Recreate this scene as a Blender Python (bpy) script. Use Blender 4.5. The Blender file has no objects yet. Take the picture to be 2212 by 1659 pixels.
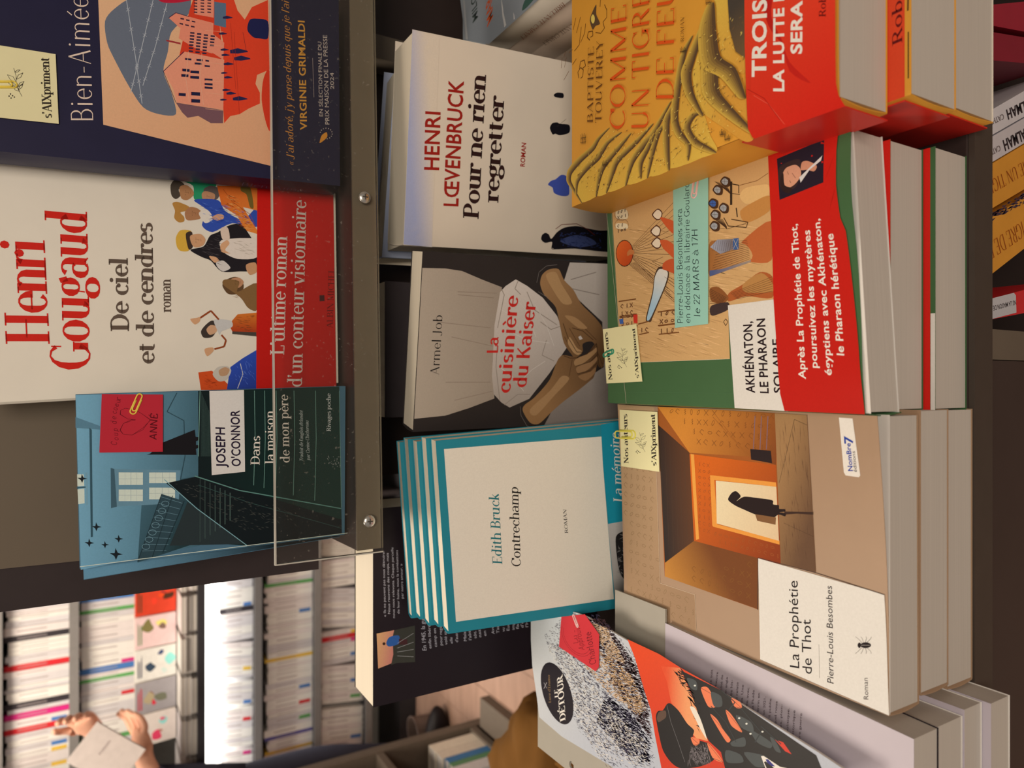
import bpy, bmesh, math, random
from mathutils import Vector, Matrix
from mathutils.geometry import tessellate_polygon
SC = bpy.context.scene
COL = SC.collection
R31 = math.radians(31.0)

# ---------------------------------------------------------------- camera
cam_data = bpy.data.cameras.new('camera')
cam = bpy.data.objects.new('camera', cam_data); COL.objects.link(cam)
cam_data.sensor_fit = 'HORIZONTAL'; cam_data.sensor_width = 36.0
cam_data.lens = 36.0 * 1530.0 / 2212.0
cam_data.clip_start = 0.01; cam_data.clip_end = 50
_F = Vector((0, math.cos(R31), -math.sin(R31))); _D = Vector((0, -math.sin(R31), -math.cos(R31))); _X = Vector((1, 0, 0))
# phone held on its side: image right = scene down, image up = scene right
cam.matrix_world = Matrix(((_D.x, _X.x, -_F.x, 0), (_D.y, _X.y, -_F.y, 0), (_D.z, _X.z, -_F.z, 1.17), (0, 0, 0, 1)))
cam_data.dof.use_dof = True; cam_data.dof.focus_distance = 0.46; cam_data.dof.aperture_fstop = 9.0
SC.camera = cam

# ---------------------------------------------------------------- world, lights, exposure
SC.view_settings.view_transform = 'Standard'; SC.view_settings.look = 'None'
SC.view_settings.gamma = 1.0; SC.view_settings.exposure = 0.0; SC.view_settings.use_curve_mapping = False
w = bpy.data.worlds.new('world'); SC.world = w; w.use_nodes = True
w.node_tree.nodes['Background'].inputs[0].default_value = (1.0, 0.86, 0.72, 1)
w.node_tree.nodes['Background'].inputs[1].default_value = 0.22
SC.cycles.max_bounces = 6; SC.cycles.transparent_max_bounces = 8
SC.cycles.use_denoising = True
def area(name, loc, size, power, col=(1, .84, .66), target=None, sy=None):
    d = bpy.data.lights.new(name, 'AREA'); d.energy = power; d.color = col; d.size = size
    if sy: d.shape = 'RECTANGLE'; d.size_y = sy
    o = bpy.data.objects.new(name, d); COL.objects.link(o); o.location = loc
    if target is not None:
        o.rotation_euler = (Vector(target) - Vector(loc)).to_track_quat('-Z', 'Y').to_euler()
    return o
area('ceiling_lamp_front', (0.2, -1.25, 2.15), 0.7, 20.2, target=(0.0, 0.4, 0.8))
area('ceiling_lamp_left', (-1.0, 0.2, 2.6), 0.6, 6.5, target=(-0.3, 0.5, 0.8))
area('ceiling_lamp_back', (-1.0, 1.5, 2.6), 0.9, 60, target=(-1.1, 2.6, 0.6))

# ---------------------------------------------------------------- materials
def lin(c):
    return tuple(((v / 255) / 12.92 if v / 255 <= .04045 else (((v / 255) + .055) / 1.055) ** 2.4) for v in c)
LF = (0.80, 0.70, 0.585)       # light on the tables: albedo = photographed colour / light
def alb(c):
    l = lin(c); return tuple(min(.86, l[i] / LF[i]) for i in range(3))
def newmat(name):
    m = bpy.data.materials.new(name); m.use_nodes = True
    return m, m.node_tree.nodes, m.node_tree.links, m.node_tree.nodes['Principled BSDF']
_mc = {}
def mat(name, c=None, rough=.55, metal=0, noise=.06, nscale=60, spec=.2, stretch=None, raw=False, bump=0):
    key = name
    if key in _mc: return _mc[key]
    m, N, L, B = newmat(name)
    a = c if raw else alb(c)
    B.inputs['Roughness'].default_value = rough; B.inputs['Metallic'].default_value = metal
    B.inputs['Specular IOR Level'].default_value = spec
    tc = N.new('ShaderNodeTexCoord'); mp = N.new('ShaderNodeMapping'); nz = N.new('ShaderNodeTexNoise')
    L.new(tc.outputs['Object'], mp.inputs[0]); L.new(mp.outputs[0], nz.inputs[0])
    if stretch: mp.inputs['Scale'].default_value = stretch
    nz.inputs['Scale'].default_value = nscale; nz.inputs['Detail'].default_value = 4
    mr = N.new('ShaderNodeMapRange'); mr.inputs['To Min'].default_value = 1 - noise; mr.inputs['To Max'].default_value = 1 + noise
    mr.inputs['From Min'].default_value = .25; mr.inputs['From Max'].default_value = .75
    L.new(nz.outputs[0], mr.inputs[0])
    mx = N.new('ShaderNodeVectorMath'); mx.operation = 'SCALE'; mx.inputs[0].default_value = a
    L.new(mr.outputs[0], mx.inputs['Scale']); L.new(mx.outputs[0], B.inputs['Base Color'])
    if bump:
        bp = N.new('ShaderNodeBump'); bp.inputs['Strength'].default_value = bump; bp.inputs['Distance'].default_value = .001
        L.new(nz.outputs[0], bp.inputs['Height']); L.new(bp.outputs[0], B.inputs['Normal'])
    _mc[key] = m
    return m
def printmat(name='printed_ink', rough=.55, spec=.1):
    if name in _mc: return _mc[name]
    m, N, L, B = newmat(name)
    at = N.new('ShaderNodeAttribute'); at.attribute_name = 'ink'
    tc = N.new('ShaderNodeTexCoord'); nz = N.new('ShaderNodeTexNoise'); nz.inputs['Scale'].default_value = 900; nz.inputs['Detail'].default_value = 3
    L.new(tc.outputs['Object'], nz.inputs[0])
    mr = N.new('ShaderNodeMapRange'); mr.inputs['To Min'].default_value = .93; mr.inputs['To Max'].default_value = 1.07
    L.new(nz.outputs[0], mr.inputs[0])
    mx = N.new('ShaderNodeVectorMath'); mx.operation = 'SCALE'; L.new(at.outputs['Color'], mx.inputs[0]); L.new(mr.outputs[0], mx.inputs['Scale'])
    L.new(mx.outputs[0], B.inputs['Base Color'])
    B.inputs['Roughness'].default_value = rough; B.inputs['Specular IOR Level'].default_value = spec
    _mc[name] = m
    return m
INK = printmat(); INK_GLOSS = printmat('printed_ink_gloss', .34, .09)
PAPER = mat('page_paper', (178, 164, 148), .8, noise=.07, nscale=3, stretch=(2, 2, 900))
PAPER_V = mat('page_paper_upright', (215, 198, 172), .8, noise=.07, nscale=3, stretch=(2, 900, 2))
CREAM = mat('cream_card', (214, 198, 176), .6, noise=.02)
WHITE = mat('white_card', (208, 196, 182), .5, noise=.02)
TAUPE = mat('taupe_laminate', (92, 80, 66), .42, noise=.05, nscale=30)
DARK = mat('dark_brown_laminate', (52, 41, 37), .4, noise=.06, nscale=30)
BLACKM = mat('black_laminate', (30, 24, 24), .5, noise=.06)

# ---------------------------------------------------------------- object helpers
def new_obj(name, verts, faces, m, parent=None, smooth=False):
    me = bpy.data.meshes.new(name); me.from_pydata([tuple(v) for v in verts], [], faces); me.update()
    if m is not None: me.materials.append(m)
    if smooth: me.polygons.foreach_set('use_smooth', [True] * len(me.polygons))
    o = bpy.data.objects.new(name, me); COL.objects.link(o)
    if parent is not None: o.parent = parent; o.matrix_parent_inverse = Matrix.Translation(parent.location).inverted()
    return o
def tag(o, label=None, cat=None, group=None, kind=None):
    if label: o['label'] = label
    if cat: o['category'] = cat
    if group: o['group'] = group
    if kind: o['kind'] = kind
    return o
def thing(name, label, cat, loc=(0, 0, 0), group=None):
    o = bpy.data.objects.new(name, None); COL.objects.link(o); o.empty_display_size = .02
    o.matrix_world = Matrix.Translation(Vector(loc))
    return tag(o, label, cat, group)
def boxv(x0, x1, y0, y1, z0, z1):
    v = [(x, y, z) for z in (z0, z1) for x, y in ((x0, y0), (x1, y0), (x1, y1), (x0, y1))]
    return v, [(3, 2, 1, 0), (4, 5, 6, 7), (0, 1, 5, 4), (1, 2, 6, 5), (2, 3, 7, 6), (3, 0, 4, 7)]
def box(name, x0, x1, y0, y1, z0, z1, m, parent=None, bevel=0):
    v, f = boxv(x0, x1, y0, y1, z0, z1)
    o = new_obj(name, v, f, m, parent)
    if bevel: bevel_obj(o, bevel)
    return o
def bevel_obj(o, wd, seg=2):
    bm = bmesh.new(); bm.from_mesh(o.data)
    bmesh.ops.bevel(bm, geom=bm.edges[:], offset=wd, segments=seg, affect='EDGES', profile=.5)
    bm.to_mesh(o.data); bm.free()
def struct(o): o['kind'] = 'structure'; return o
def tube(name, pts, r, m, parent=None, seg=8, closed=False):
    pts = [Vector(p) for p in pts]; V = []; F = []; n = len(pts)
    up = None
    for i, p in enumerate(pts):
        d = (pts[min(i + 1, n - 1)] - pts[max(i - 1, 0)]).normalized()
        if up is None: up = d.orthogonal().normalized()
        up = (up - d * up.dot(d)).normalized(); s = d.cross(up)
        for k in range(seg):
            a = 2 * math.pi * k / seg; V.append(p + up * (r * math.cos(a)) + s * (r * math.sin(a)))
    for i in range(n - 1):
        for k in range(seg): F.append((i * seg + k, i * seg + (k + 1) % seg, (i + 1) * seg + (k + 1) % seg, (i + 1) * seg + k))
    F.append(tuple(range(seg))[::-1]); F.append(tuple(range((n - 1) * seg, n * seg)))
    return new_obj(name, V, F, m, parent, True)

# ---------------------------------------------------------------- lettering: a small drawn serif alphabet (v stem, h bar, d diagonal, a arc, o dot)
GL = {
'a': (.6, 'v .46 .05 .46|a .27 .46 .19 .2 0 150|a .26 .2 .19 .19 50 310|d .46 .08 .58 .01 0'),
'b': (.62, 'v .14 0 1.05 l|a .33 .34 .2 .32 -150 150'),
'c': (.55, 'a .32 .34 .22 .32 50 315|o .47 .52'),
'd': (.64, 'v .48 0 1.05 lr|a .3 .34 .2 .32 30 330'),
'e': (.57, 'a .31 .34 .21 .32 0 320|h .37 .1 .52'),
'f': (.38, 'v .2 0 .85 b|a .34 .85 .14 .18 60 180|h .66 .05 .36'),
'g': (.56, 'a .27 .45 .17 .21 0 360|a .27 -.1 .22 .17 0 360|d .16 .28 .14 .1 0|d .4 .6 .53 .65 1'),
'h': (.66, 'v .14 0 1.05 bl|a .34 .46 .18 .2 0 140|v .52 0 .46 b'),
'i': (.32, 'v .16 0 .68 bl|o .16 .92'),
'j': (.32, 'v .18 -.1 .68 l|a .07 -.1 .11 .15 200 360|o .18 .92'),
'k': (.6, 'v .14 0 1.05 bl|d .16 .28 .46 .66 0|d .26 .38 .52 0 1'),
'l': (.32, 'v .16 0 1.05 bl'),
'm': (.96, 'v .14 0 .68 bl|a .31 .46 .17 .2 0 140|v .48 0 .46 b|a .65 .46 .17 .2 0 140|v .82 0 .46 b'),
'n': (.66, 'v .14 0 .68 bl|a .34 .46 .18 .2 0 140|v .52 0 .46 b'),
'o': (.64, 'a .32 .34 .22 .32 0 360'),
'p': (.62, 'v .14 -.3 .68 bl|a .33 .34 .2 .32 -150 150'),
'q': (.62, 'v .48 -.3 .68 b|a .3 .34 .2 .32 30 330'),
'r': (.46, 'v .14 0 .68 bl|a .33 .44 .18 .22 70 150|o .41 .6'),
's': (.47, 'a .24 .505 .14 .155 30 270|a .24 .19 .15 .17 -150 90'),
't': (.4, 'v .17 .12 .85|a .29 .13 .12 .12 180 300|h .66 .03 .36'),
'u': (.67, 'v .14 .2 .68 l|a .31 .2 .17 .19 180 340|v .51 0 .68 lr'),
'v': (.56, 'd .06 .68 .28 0 1 s|d .5 .68 .28 0 0 s'),
'w': (.84, 'd .06 .68 .24 0 1 s|d .42 .68 .24 0 0|d .42 .68 .6 0 1 s|d .78 .68 .6 0 0 s'),
'x': (.56, 'd .06 .68 .48 0 1 s|d .5 .68 .06 0 0 s'),
'y': (.56, 'd .06 .68 .28 0 1 s|d .5 .68 .18 -.28 0 s|o .12 -.26'),
'z': (.5, 'h .66 .06 .44|h .02 .06 .46|d .42 .66 .08 .02 1'),
'A': (.76, 'd .36 1 .08 0 0|d .36 1 .66 0 1|h .34 .18 .54|h .02 0 .18|h .02 .54 .78'),
'B': (.7, 'v .16 0 1 btr|a .34 .76 .2 .23 -90 90|a .36 .27 .24 .26 -90 90|h .98 .16 .36|h .02 .16 .38|h .53 .16 .38'),
'C': (.74, 'a .42 .5 .32 .49 45 315|v .68 .7 .96'),
'D': (.8, 'v .16 0 1 bt|a .34 .5 .36 .49 -90 90|h .98 .16 .36|h .02 .16 .36'),
'E': (.66, 'v .16 0 1 bt|h .98 .16 .58|h .02 .16 .6|h .52 .16 .46|v .58 .78 .98 z|v .6 .02 .22 z'),
'F': (.6, 'v .16 0 1 bt|h .98 .16 .56|h .52 .16 .44|v .56 .78 .98 z'),
'G': (.8, 'a .42 .5 .32 .49 45 330|v .68 .05 .4|h .41 .52 .8|v .66 .72 .96 z'),
'H': (.84, 'v .16 0 1 bt|v .66 0 1 bt|h .52 .16 .66'),
'I': (.34, 'v .17 0 1 bt'),
'J': (.46, 'v .28 .1 1 t|a .14 .1 .14 .16 190 360'),
'K': (.76, 'v .16 0 1 bt|d .18 .42 .6 .98 0 s|d .32 .58 .66 .02 1 s'),
'L': (.62, 'v .16 0 1 bt|h .02 .16 .58|v .58 .02 .26 z'),
'M': (.96, 'v .14 0 1 z|v .8 0 1 bt|d .14 1 .46 .05 1|d .8 1 .46 .05 0|h .02 .04 .24|h .98 .04 .16'),
'N': (.82, 'v .14 0 1 z|d .14 1 .66 0 1|v .68 0 1 z|h .02 .04 .24|h .98 .58 .78|h .98 .02 .16'),
'O': (.82, 'a .41 .5 .33 .49 0 360'),
'P': (.66, 'v .16 0 1 bt|a .34 .73 .23 .26 -90 90|h .98 .16 .36|h .47 .16 .36'),
'Q': (.82, 'a .41 .5 .33 .49 0 360|d .45 .1 .7 -.15 1'),
'R': (.74, 'v .16 0 1 bt|a .34 .75 .21 .24 -90 90|h .98 .16 .36|h .51 .16 .36|d .38 .5 .64 .02 1 s'),
'S': (.58, 'a .29 .745 .19 .24 35 270|a .29 .26 .21 .25 -150 90|v .5 .76 .94 z'),
'T': (.72, 'v .36 0 1 b|h .98 .06 .66|v .06 .8 .98 z|v .66 .8 .98 z'),
'U': (.8, 'v .16 .3 1 t|a .4 .3 .24 .29 180 360|v .64 .3 1 z|h .98 .54 .74'),
'V': (.74, 'd .08 1 .38 0 1 s|d .66 1 .38 0 0 s'),
'X': (.72, 'd .08 1 .62 0 1 s|d .62 1 .08 0 0 s'),
'Y': (.72, 'd .08 1 .36 .45 1 s|d .64 1 .36 .45 0 s|v .36 0 .45 b'),
'Z': (.62, 'h .98 .08 .56|h .02 .06 .58|d .54 .98 .1 .02 1'),
'.': (.26, 'o .12 .05'), ',': (.26, 'o .12 .05|d .14 .04 .08 -.14 0'), "'": (.22, 'o .1 .95|d .13 .94 .07 .76 0'),
'-': (.4, 'h .32 .06 .32'), '(': (.3, 'a .3 .4 .2 .62 130 230'), ')': (.3, 'a .0 .4 .2 .62 -50 50'),
'1': (.4, 'v .22 0 1 b|d .22 1 .06 .85 0'), '2': (.5, 'a .25 .75 .18 .23 0 170|d .42 .68 .08 .04 1|h .03 .06 .46'),
'4': (.54, 'v .38 0 1 b|d .38 .98 .06 .3 0|h .28 .06 .5'), '7': (.48, 'h .97 .06 .44|d .44 .96 .18 0 1'), '0': (.54, 'a .27 .5 .2 .48 0 360'),
'5': (.5, 'h .97 .14 .42|v .14 .55 .97 z|a .24 .3 .2 .3 -150 110'), '9': (.52, 'a .26 .7 .18 .28 0 360|d .43 .66 .16 0 1'),
' ': (.3, ''),
}
ACC = {'é': ('e', '/'), 'è': ('e', '\\'), 'ê': ('e', '^'), 'à': ('a', '\\'), 'É': ('E', '/'), 'ô': ('o', '^'), 'À': ('A', '\\'), 'ï': ('i', '/')}
def drawn_text(s, style):
    """returns (list of polygons, width) in cap-height units"""
    T, t, serif, shear = {'serif': (.135, .05, 1, 0), 'didone': (.2, .035, 1, 0), 'serifb': (.19, .07, 1, 0), 'italic': (.12, .045, 0, .22),
                          'hand': (.075, .075, 0, .12), 'light': (.075, .035, 0, 0), 'flare': (.1, .03, 0, 0), 'flareb': (.16, .06, 0, 0), 'marker': (.13, .13, 0, .1), 'obliq': (.06, .05, 0, .22)}[style]
    P = []; x = 0
    def line(x0, y0, x1, y1, wd):
        dx, dy = x1 - x0, y1 - y0; l = math.hypot(dx, dy) or 1; nx, ny = -dy / l * wd / 2, dx / l * wd / 2
        P.append([(x0 + nx, y0 + ny), (x0 - nx, y0 - ny), (x1 - nx, y1 - ny), (x1 + nx, y1 + ny)])
    def dot(cx, cy, r): P.append([(cx + r * math.cos(k * math.pi / 4), cy + r * math.sin(k * math.pi / 4)) for k in range(8)])
    for ch in s:
        acc = None
        if ch in ACC: ch, acc = ACC[ch]
        if ch == 'œ': sub = ['o', 'e']
        elif ch == 'Œ': sub = ['O', 'E']
        elif ch in '«»': sub = None; 
        else: sub = [ch if ch in GL else '-']
        if sub is None:
            sg = -1 if ch == '«' else 1
            for q in (0, .18):
                bx = x + .1 + q + (.12 if sg < 0 else 0)
                line(bx, .55, bx + sg * .12, .33, .06); line(bx + sg * .12, .33, bx, .11, .06)
            x += .5; continue
        for c in sub:
            adv, spec = GL[c]
            for e in spec.split('|'):
                if not e: continue
                q = e.split(); k = q[0]; fl = q[-1] if q[-1][0].isalpha() and len(q) > 1 else ''
                n = [float(a) for a in q[1:] if not a[0].isalpha()]
                if k == 'v':
                    wd = t if fl == 'z' else T
                    line(x + n[0], n[1], x + n[0], n[2], wd); sh = T / 2 + .075
                    if serif and fl != 'z':
                        if 'b' in fl: line(x + n[0] - sh, n[1] + t / 2, x + n[0] + sh, n[1] + t / 2, t)
                        if 't' in fl: line(x + n[0] - sh, n[2] - t / 2, x + n[0] + sh, n[2] - t / 2, t)
                        if 'l' in fl: line(x + n[0] - sh, n[2] - t / 2, x + n[0], n[2] - t / 2, t)
                        if 'r' in fl: line(x + n[0], n[1] + t / 2, x + n[0] + sh, n[1] + t / 2, t)
                elif k == 'h':
                    if serif or n[0] in (.34, .52, .66, .37, .53, .41, .47, .51, .28, .32) or c in 'EFLZTzBDPR2475-': line(x + n[1], n[0], x + n[2], n[0], t)
                elif k == 'd':
                    line(x + n[0], n[1], x + n[2], n[3], T if n[4] else t)
                    if serif and fl == 's': 
                        yy = n[1] if n[1] > n[3] else n[3]; xx = n[0] if n[1] > n[3] else n[2]
                        line(x + xx - T / 2 - .05, yy - t / 2, x + xx + T / 2 + .05, yy - t / 2, t)
                        if n[3] == 0 or n[3] == .02: line(x + n[2] - T / 2 - .03, t / 2, x + n[2] + T / 2 + .05, t / 2, t)
                elif k == 'a':
                    st = max(3, int(abs(n[5] - n[4]) / 24)); pr = None
                    for i in range(st + 1):
                        a = math.radians(n[4] + (n[5] - n[4]) * i / st); wd = t + (T - t) * abs(math.cos(a)) ** 1.5
                        cu = []
                        for sg in (.5, -.5):
                            cu.append((x + n[0] + (n[2] + sg * wd) * math.cos(a), n[1] + (n[3] + sg * (wd * .6 + t * .4)) * math.sin(a)))
                        if pr: P.append([pr[0], pr[1], cu[1], cu[0]])
                        pr = cu
                elif k == 'o': dot(x + n[0], n[1], max(T * .55, .05))
            if acc:
                mid = x + adv * .48; yb = (1.08 if c.isupper() else .78)
                if acc in '/^': line(mid - (.1 if acc == '^' else .04), yb, mid + (0 if acc == '^' else .12), yb + .2, T * .6)
                if acc in '\\^': line(mid + (.1 if acc == '^' else .04), yb, mid - (0 if acc == '^' else .12), yb + .2, T * .6)
            x += adv * (.9 if len(sub) == 2 and c == sub[0] else 1)
    if shear: P = [[(a + shear * b, b) for a, b in p] for p in P]
    return P, x
_tc = {}
def font_text(s, bold):
    if (s, bold) in _tc: return _tc[(s, bold)]
    cu = bpy.data.curves.new('lettering', 'FONT'); cu.body = s; cu.size = 1; cu.resolution_u = 3; cu.offset = bold; cu.space_character = 1 + bold * 2
    o = bpy.data.objects.new('lettering', cu); COL.objects.link(o)
    dg = bpy.context.evaluated_depsgraph_get(); me = o.evaluated_get(dg).to_mesh()
    V = [(v.co.x, v.co.y) for v in me.vertices]; Fc = [tuple(p.vertices) for p in me.polygons]
    o.evaluated_get(dg).to_mesh_clear(); bpy.data.objects.remove(o); bpy.data.curves.remove(cu)
    _tc[(s, bold)] = (V, Fc)
    return V, Fc
_cap = max(v[1] for v in font_text('H', 0)[0])

# ---------------------------------------------------------------- printed surfaces
class Surf:
    """a flat or gently bent sheet: a (mm right), b (mm down), c (mm out of it)"""
    def __init__(s, O, ex, ey, n, bend=None):
        s.O, s.ex, s.ey, s.n, s.bend = Vector(O), Vector(ex), Vector(ey), Vector(n), bend
    def pt(s, a, b, c=0):
        if s.bend: c = c + s.bend(a, b)
        return s.O + (s.ex * a + s.ey * b + s.n * c) * .001
class Ink:
    def __init__(s, surf, base=.12, step=.012): s.s = surf; s.V = []; s.F = []; s.C = []; s.c = base + (.03 if surf.bend else 0); s.b = s.c; s.top = s.c; s.R = []; s.st = .011
    def level(s, P):
        """lowest free layer above everything already printed under these points"""
        x0 = min(p[0] for p in P) - .3; x1 = max(p[0] for p in P) + .3; y0 = min(p[1] for p in P) - .3; y1 = max(p[1] for p in P) + .3
        c = s.b
        for r in s.R:
            if r[4] > c and r[0] < x1 and r[1] > x0 and r[2] < y1 and r[3] > y0: c = r[4]
        s.c = c + s.st; s.R.append((x0, x1, y0, y1, s.c)); s.top = max(s.top, s.c)
    def flush_poly(s, pts, col, col2=None, ax=None, maxlen=None):
        s.level(pts)
        tri = tessellate_polygon([[Vector((p[0], p[1], 0)) for p in pts]])
        ml = maxlen or (5 if s.s.bend else (6 if col2 else 0))
        P = [tuple(p) for p in pts]; T = [tuple(t) for t in tri]
        if ml:
            for _ in range(7):
                mid = {}; NT = []; done = True
                for t in T:
                    L = [(P[t[i]][0] - P[t[(i + 1) % 3]][0]) ** 2 + (P[t[i]][1] - P[t[(i + 1) % 3]][1]) ** 2 for i in range(3)]
                    i = L.index(max(L))
                    if L[i] <= ml * ml: NT.append(t); continue
                    done = False
                    a, b, c = t[i], t[(i + 1) % 3], t[(i + 2) % 3]; k = (min(a, b), max(a, b))
                    if k not in mid: mid[k] = len(P); P.append(((P[a][0] + P[b][0]) / 2, (P[a][1] + P[b][1]) / 2))
                    NT += [(a, mid[k], c), (mid[k], b, c)]
                T = NT
                if done: break
                if _ == 6 and len(T) < 4000: pass
        off = len(s.V); s.V += [s.s.pt(p[0], p[1], s.c) for p in P]
        for t in T:
            a, b, c = (P[i] for i in t)
            ar = (b[0] - a[0]) * (c[1] - a[1]) - (b[1] - a[1]) * (c[0] - a[0])
            s.F.append(tuple(off + i for i in (t if ar < 0 else t[::-1])))
        A = alb(col)
        if col2:
            B = alb(col2); (x0, y0), (x1, y1) = ax; d2 = (x1 - x0) ** 2 + (y1 - y0) ** 2 or 1
            for p in P:
                k = max(0, min(1, ((p[0] - x0) * (x1 - x0) + (p[1] - y0) * (y1 - y0)) / d2)); s.C.append(tuple(A[i] * (1 - k) + B[i] * k for i in range(3)))
        else: s.C += [A] * len(P)
    def raw_tris(s, V2, Fc, col):
        off = len(s.V); s.V += [s.s.pt(p[0], p[1], s.c) for p in V2]
        for f in Fc:
            a, b, c = (V2[f[0]], V2[f[1]], V2[f[2]])
            ar = (b[0] - a[0]) * (c[1] - a[1]) - (b[1] - a[1]) * (c[0] - a[0])
            s.F.append(tuple(off + i for i in (f if ar < 0 else f[::-1])))
        s.C += [alb(col)] * len(V2)
    def line(s, pts, wd, col):
        s.level(pts)
        for (x0, y0), (x1, y1) in zip(pts, pts[1:]):
            l = math.hypot(x1 - x0, y1 - y0) or 1; nx, ny = -(y1 - y0) / l * wd / 2, (x1 - x0) / l * wd / 2
            n = max(1, int(l / 6)) if s.s.bend else 1
            for i in range(n):
                a, b = i / n, (i + 1) / n; p = (x0 + (x1 - x0) * a, y0 + (y1 - y0) * a); q = (x0 + (x1 - x0) * b, y0 + (y1 - y0) * b)
                s.raw_tris([(p[0] + nx, p[1] + ny), (p[0] - nx, p[1] - ny), (q[0] - nx, q[1] - ny), (q[0] + nx, q[1] + ny)], [(0, 1, 2, 3)], col)
    def text(s, string, style, col, p0, p1, p2):
        """baseline p0..p1, p2 above p0 at cap height"""
        s.level([p0, p1, p2, (p1[0] + p2[0] - p0[0], p1[1] + p2[1] - p0[1])]); s.c += .05 if s.s.bend else .01
        U = (p1[0] - p0[0], p1[1] - p0[1]); W = (p2[0] - p0[0], p2[1] - p0[1])
        if style.startswith('sans'):
            V, Fc = font_text(string, {'sans': 0, 'sansb': .018, 'sansi': 0, 'sansbb': .03}[style])
            if not V: return
            x0 = min(v[0] for v in V); x1 = max(v[0] for v in V); sh = .2 if style == 'sansi' else 0
            f = lambda v: ((v[0] - x0) / (x1 - x0) + sh * v[1] * .1, v[1] / _cap)
            s.raw_tris([(p0[0] + U[0] * f(v)[0] + W[0] * f(v)[1], p0[1] + U[1] * f(v)[0] + W[1] * f(v)[1]) for v in V], Fc, col)
        else:
            P, wd = drawn_text(string, style)
            for p in P:
                s.raw_tris([(p0[0] + U[0] * a / wd + W[0] * b, p0[1] + U[1] * a / wd + W[1] * b) for a, b in p], [tuple(range(len(p)))], col)
    def build(s, name, parent, m=None):
        me = bpy.data.meshes.new(name); me.from_pydata([tuple(v) for v in s.V], [], s.F); me.update()
        at = me.color_attributes.new('ink', 'FLOAT_COLOR', 'POINT')
        at.data.foreach_set('color', [x for c in s.C for x in (c[0], c[1], c[2], 1)])
        me.materials.append(m or INK)
        o = bpy.data.objects.new(name, me); COL.objects.link(o); o.parent = parent
        if parent: o.matrix_parent_inverse = Matrix.Translation(parent.location).inverted()
        return o
def inside(p, poly):
    r = False; n = len(poly); j = n - 1
    for i in range(n):
        (xi, yi), (xj, yj) = poly[i], poly[j]
        if (yi > p[1]) != (yj > p[1]) and p[0] < (xj - xi) * (p[1] - yi) / (yj - yi) + xi: r = not r
        j = i
    return r
def ell(cx, cy, rx, ry, rot=0, n=28):
    c, q = math.cos(rot), math.sin(rot)
    return [(cx + rx * math.cos(k * 2 * math.pi / n) * c - ry * math.sin(k * 2 * math.pi / n) * q, cy + rx * math.cos(k * 2 * math.pi / n) * q + ry * math.sin(k * 2 * math.pi / n) * c) for k in range(n)]
def smooth_poly(p, it=4):
    """closed Catmull-Rom curve through the points"""
    n = len(p); q = []
    for i in range(n):
        a, b, c, d = p[i - 1], p[i], p[(i + 1) % n], p[(i + 2) % n]
        for k in range(it):
            t = k / it
            q.append(tuple((2 * t ** 3 - 3 * t ** 2 + 1) * b[j] + (t ** 3 - 2 * t ** 2 + t) * .42 * (c[j] - a[j]) + (3 * t ** 2 - 2 * t ** 3) * c[j] + (t ** 3 - t ** 2) * .42 * (d[j] - b[j]) for j in (0, 1)))
    return q
def art(key, surf, parent, m=None, base=.12, names=None):
    """the printed picture and lettering of one cover; a paper band is a mesh of its own"""
    name = 'cover_print'; cur = []; c = base; out = []
    for it in ART[key]['i'] + [['n', None]]:
        if it[0] == 'n':
            if cur:
                k = Ink(surf, c); paint(k, cur); c = k.top + .05; out.append(k.build(name, parent, m if name == 'cover_print' else INK_GLOSS))
            cur = []; name = it[1]
        else: cur.append(it)
    return out
def asurf(key, bend=None): return Surf(*ART[key]['f'], bend)
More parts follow.
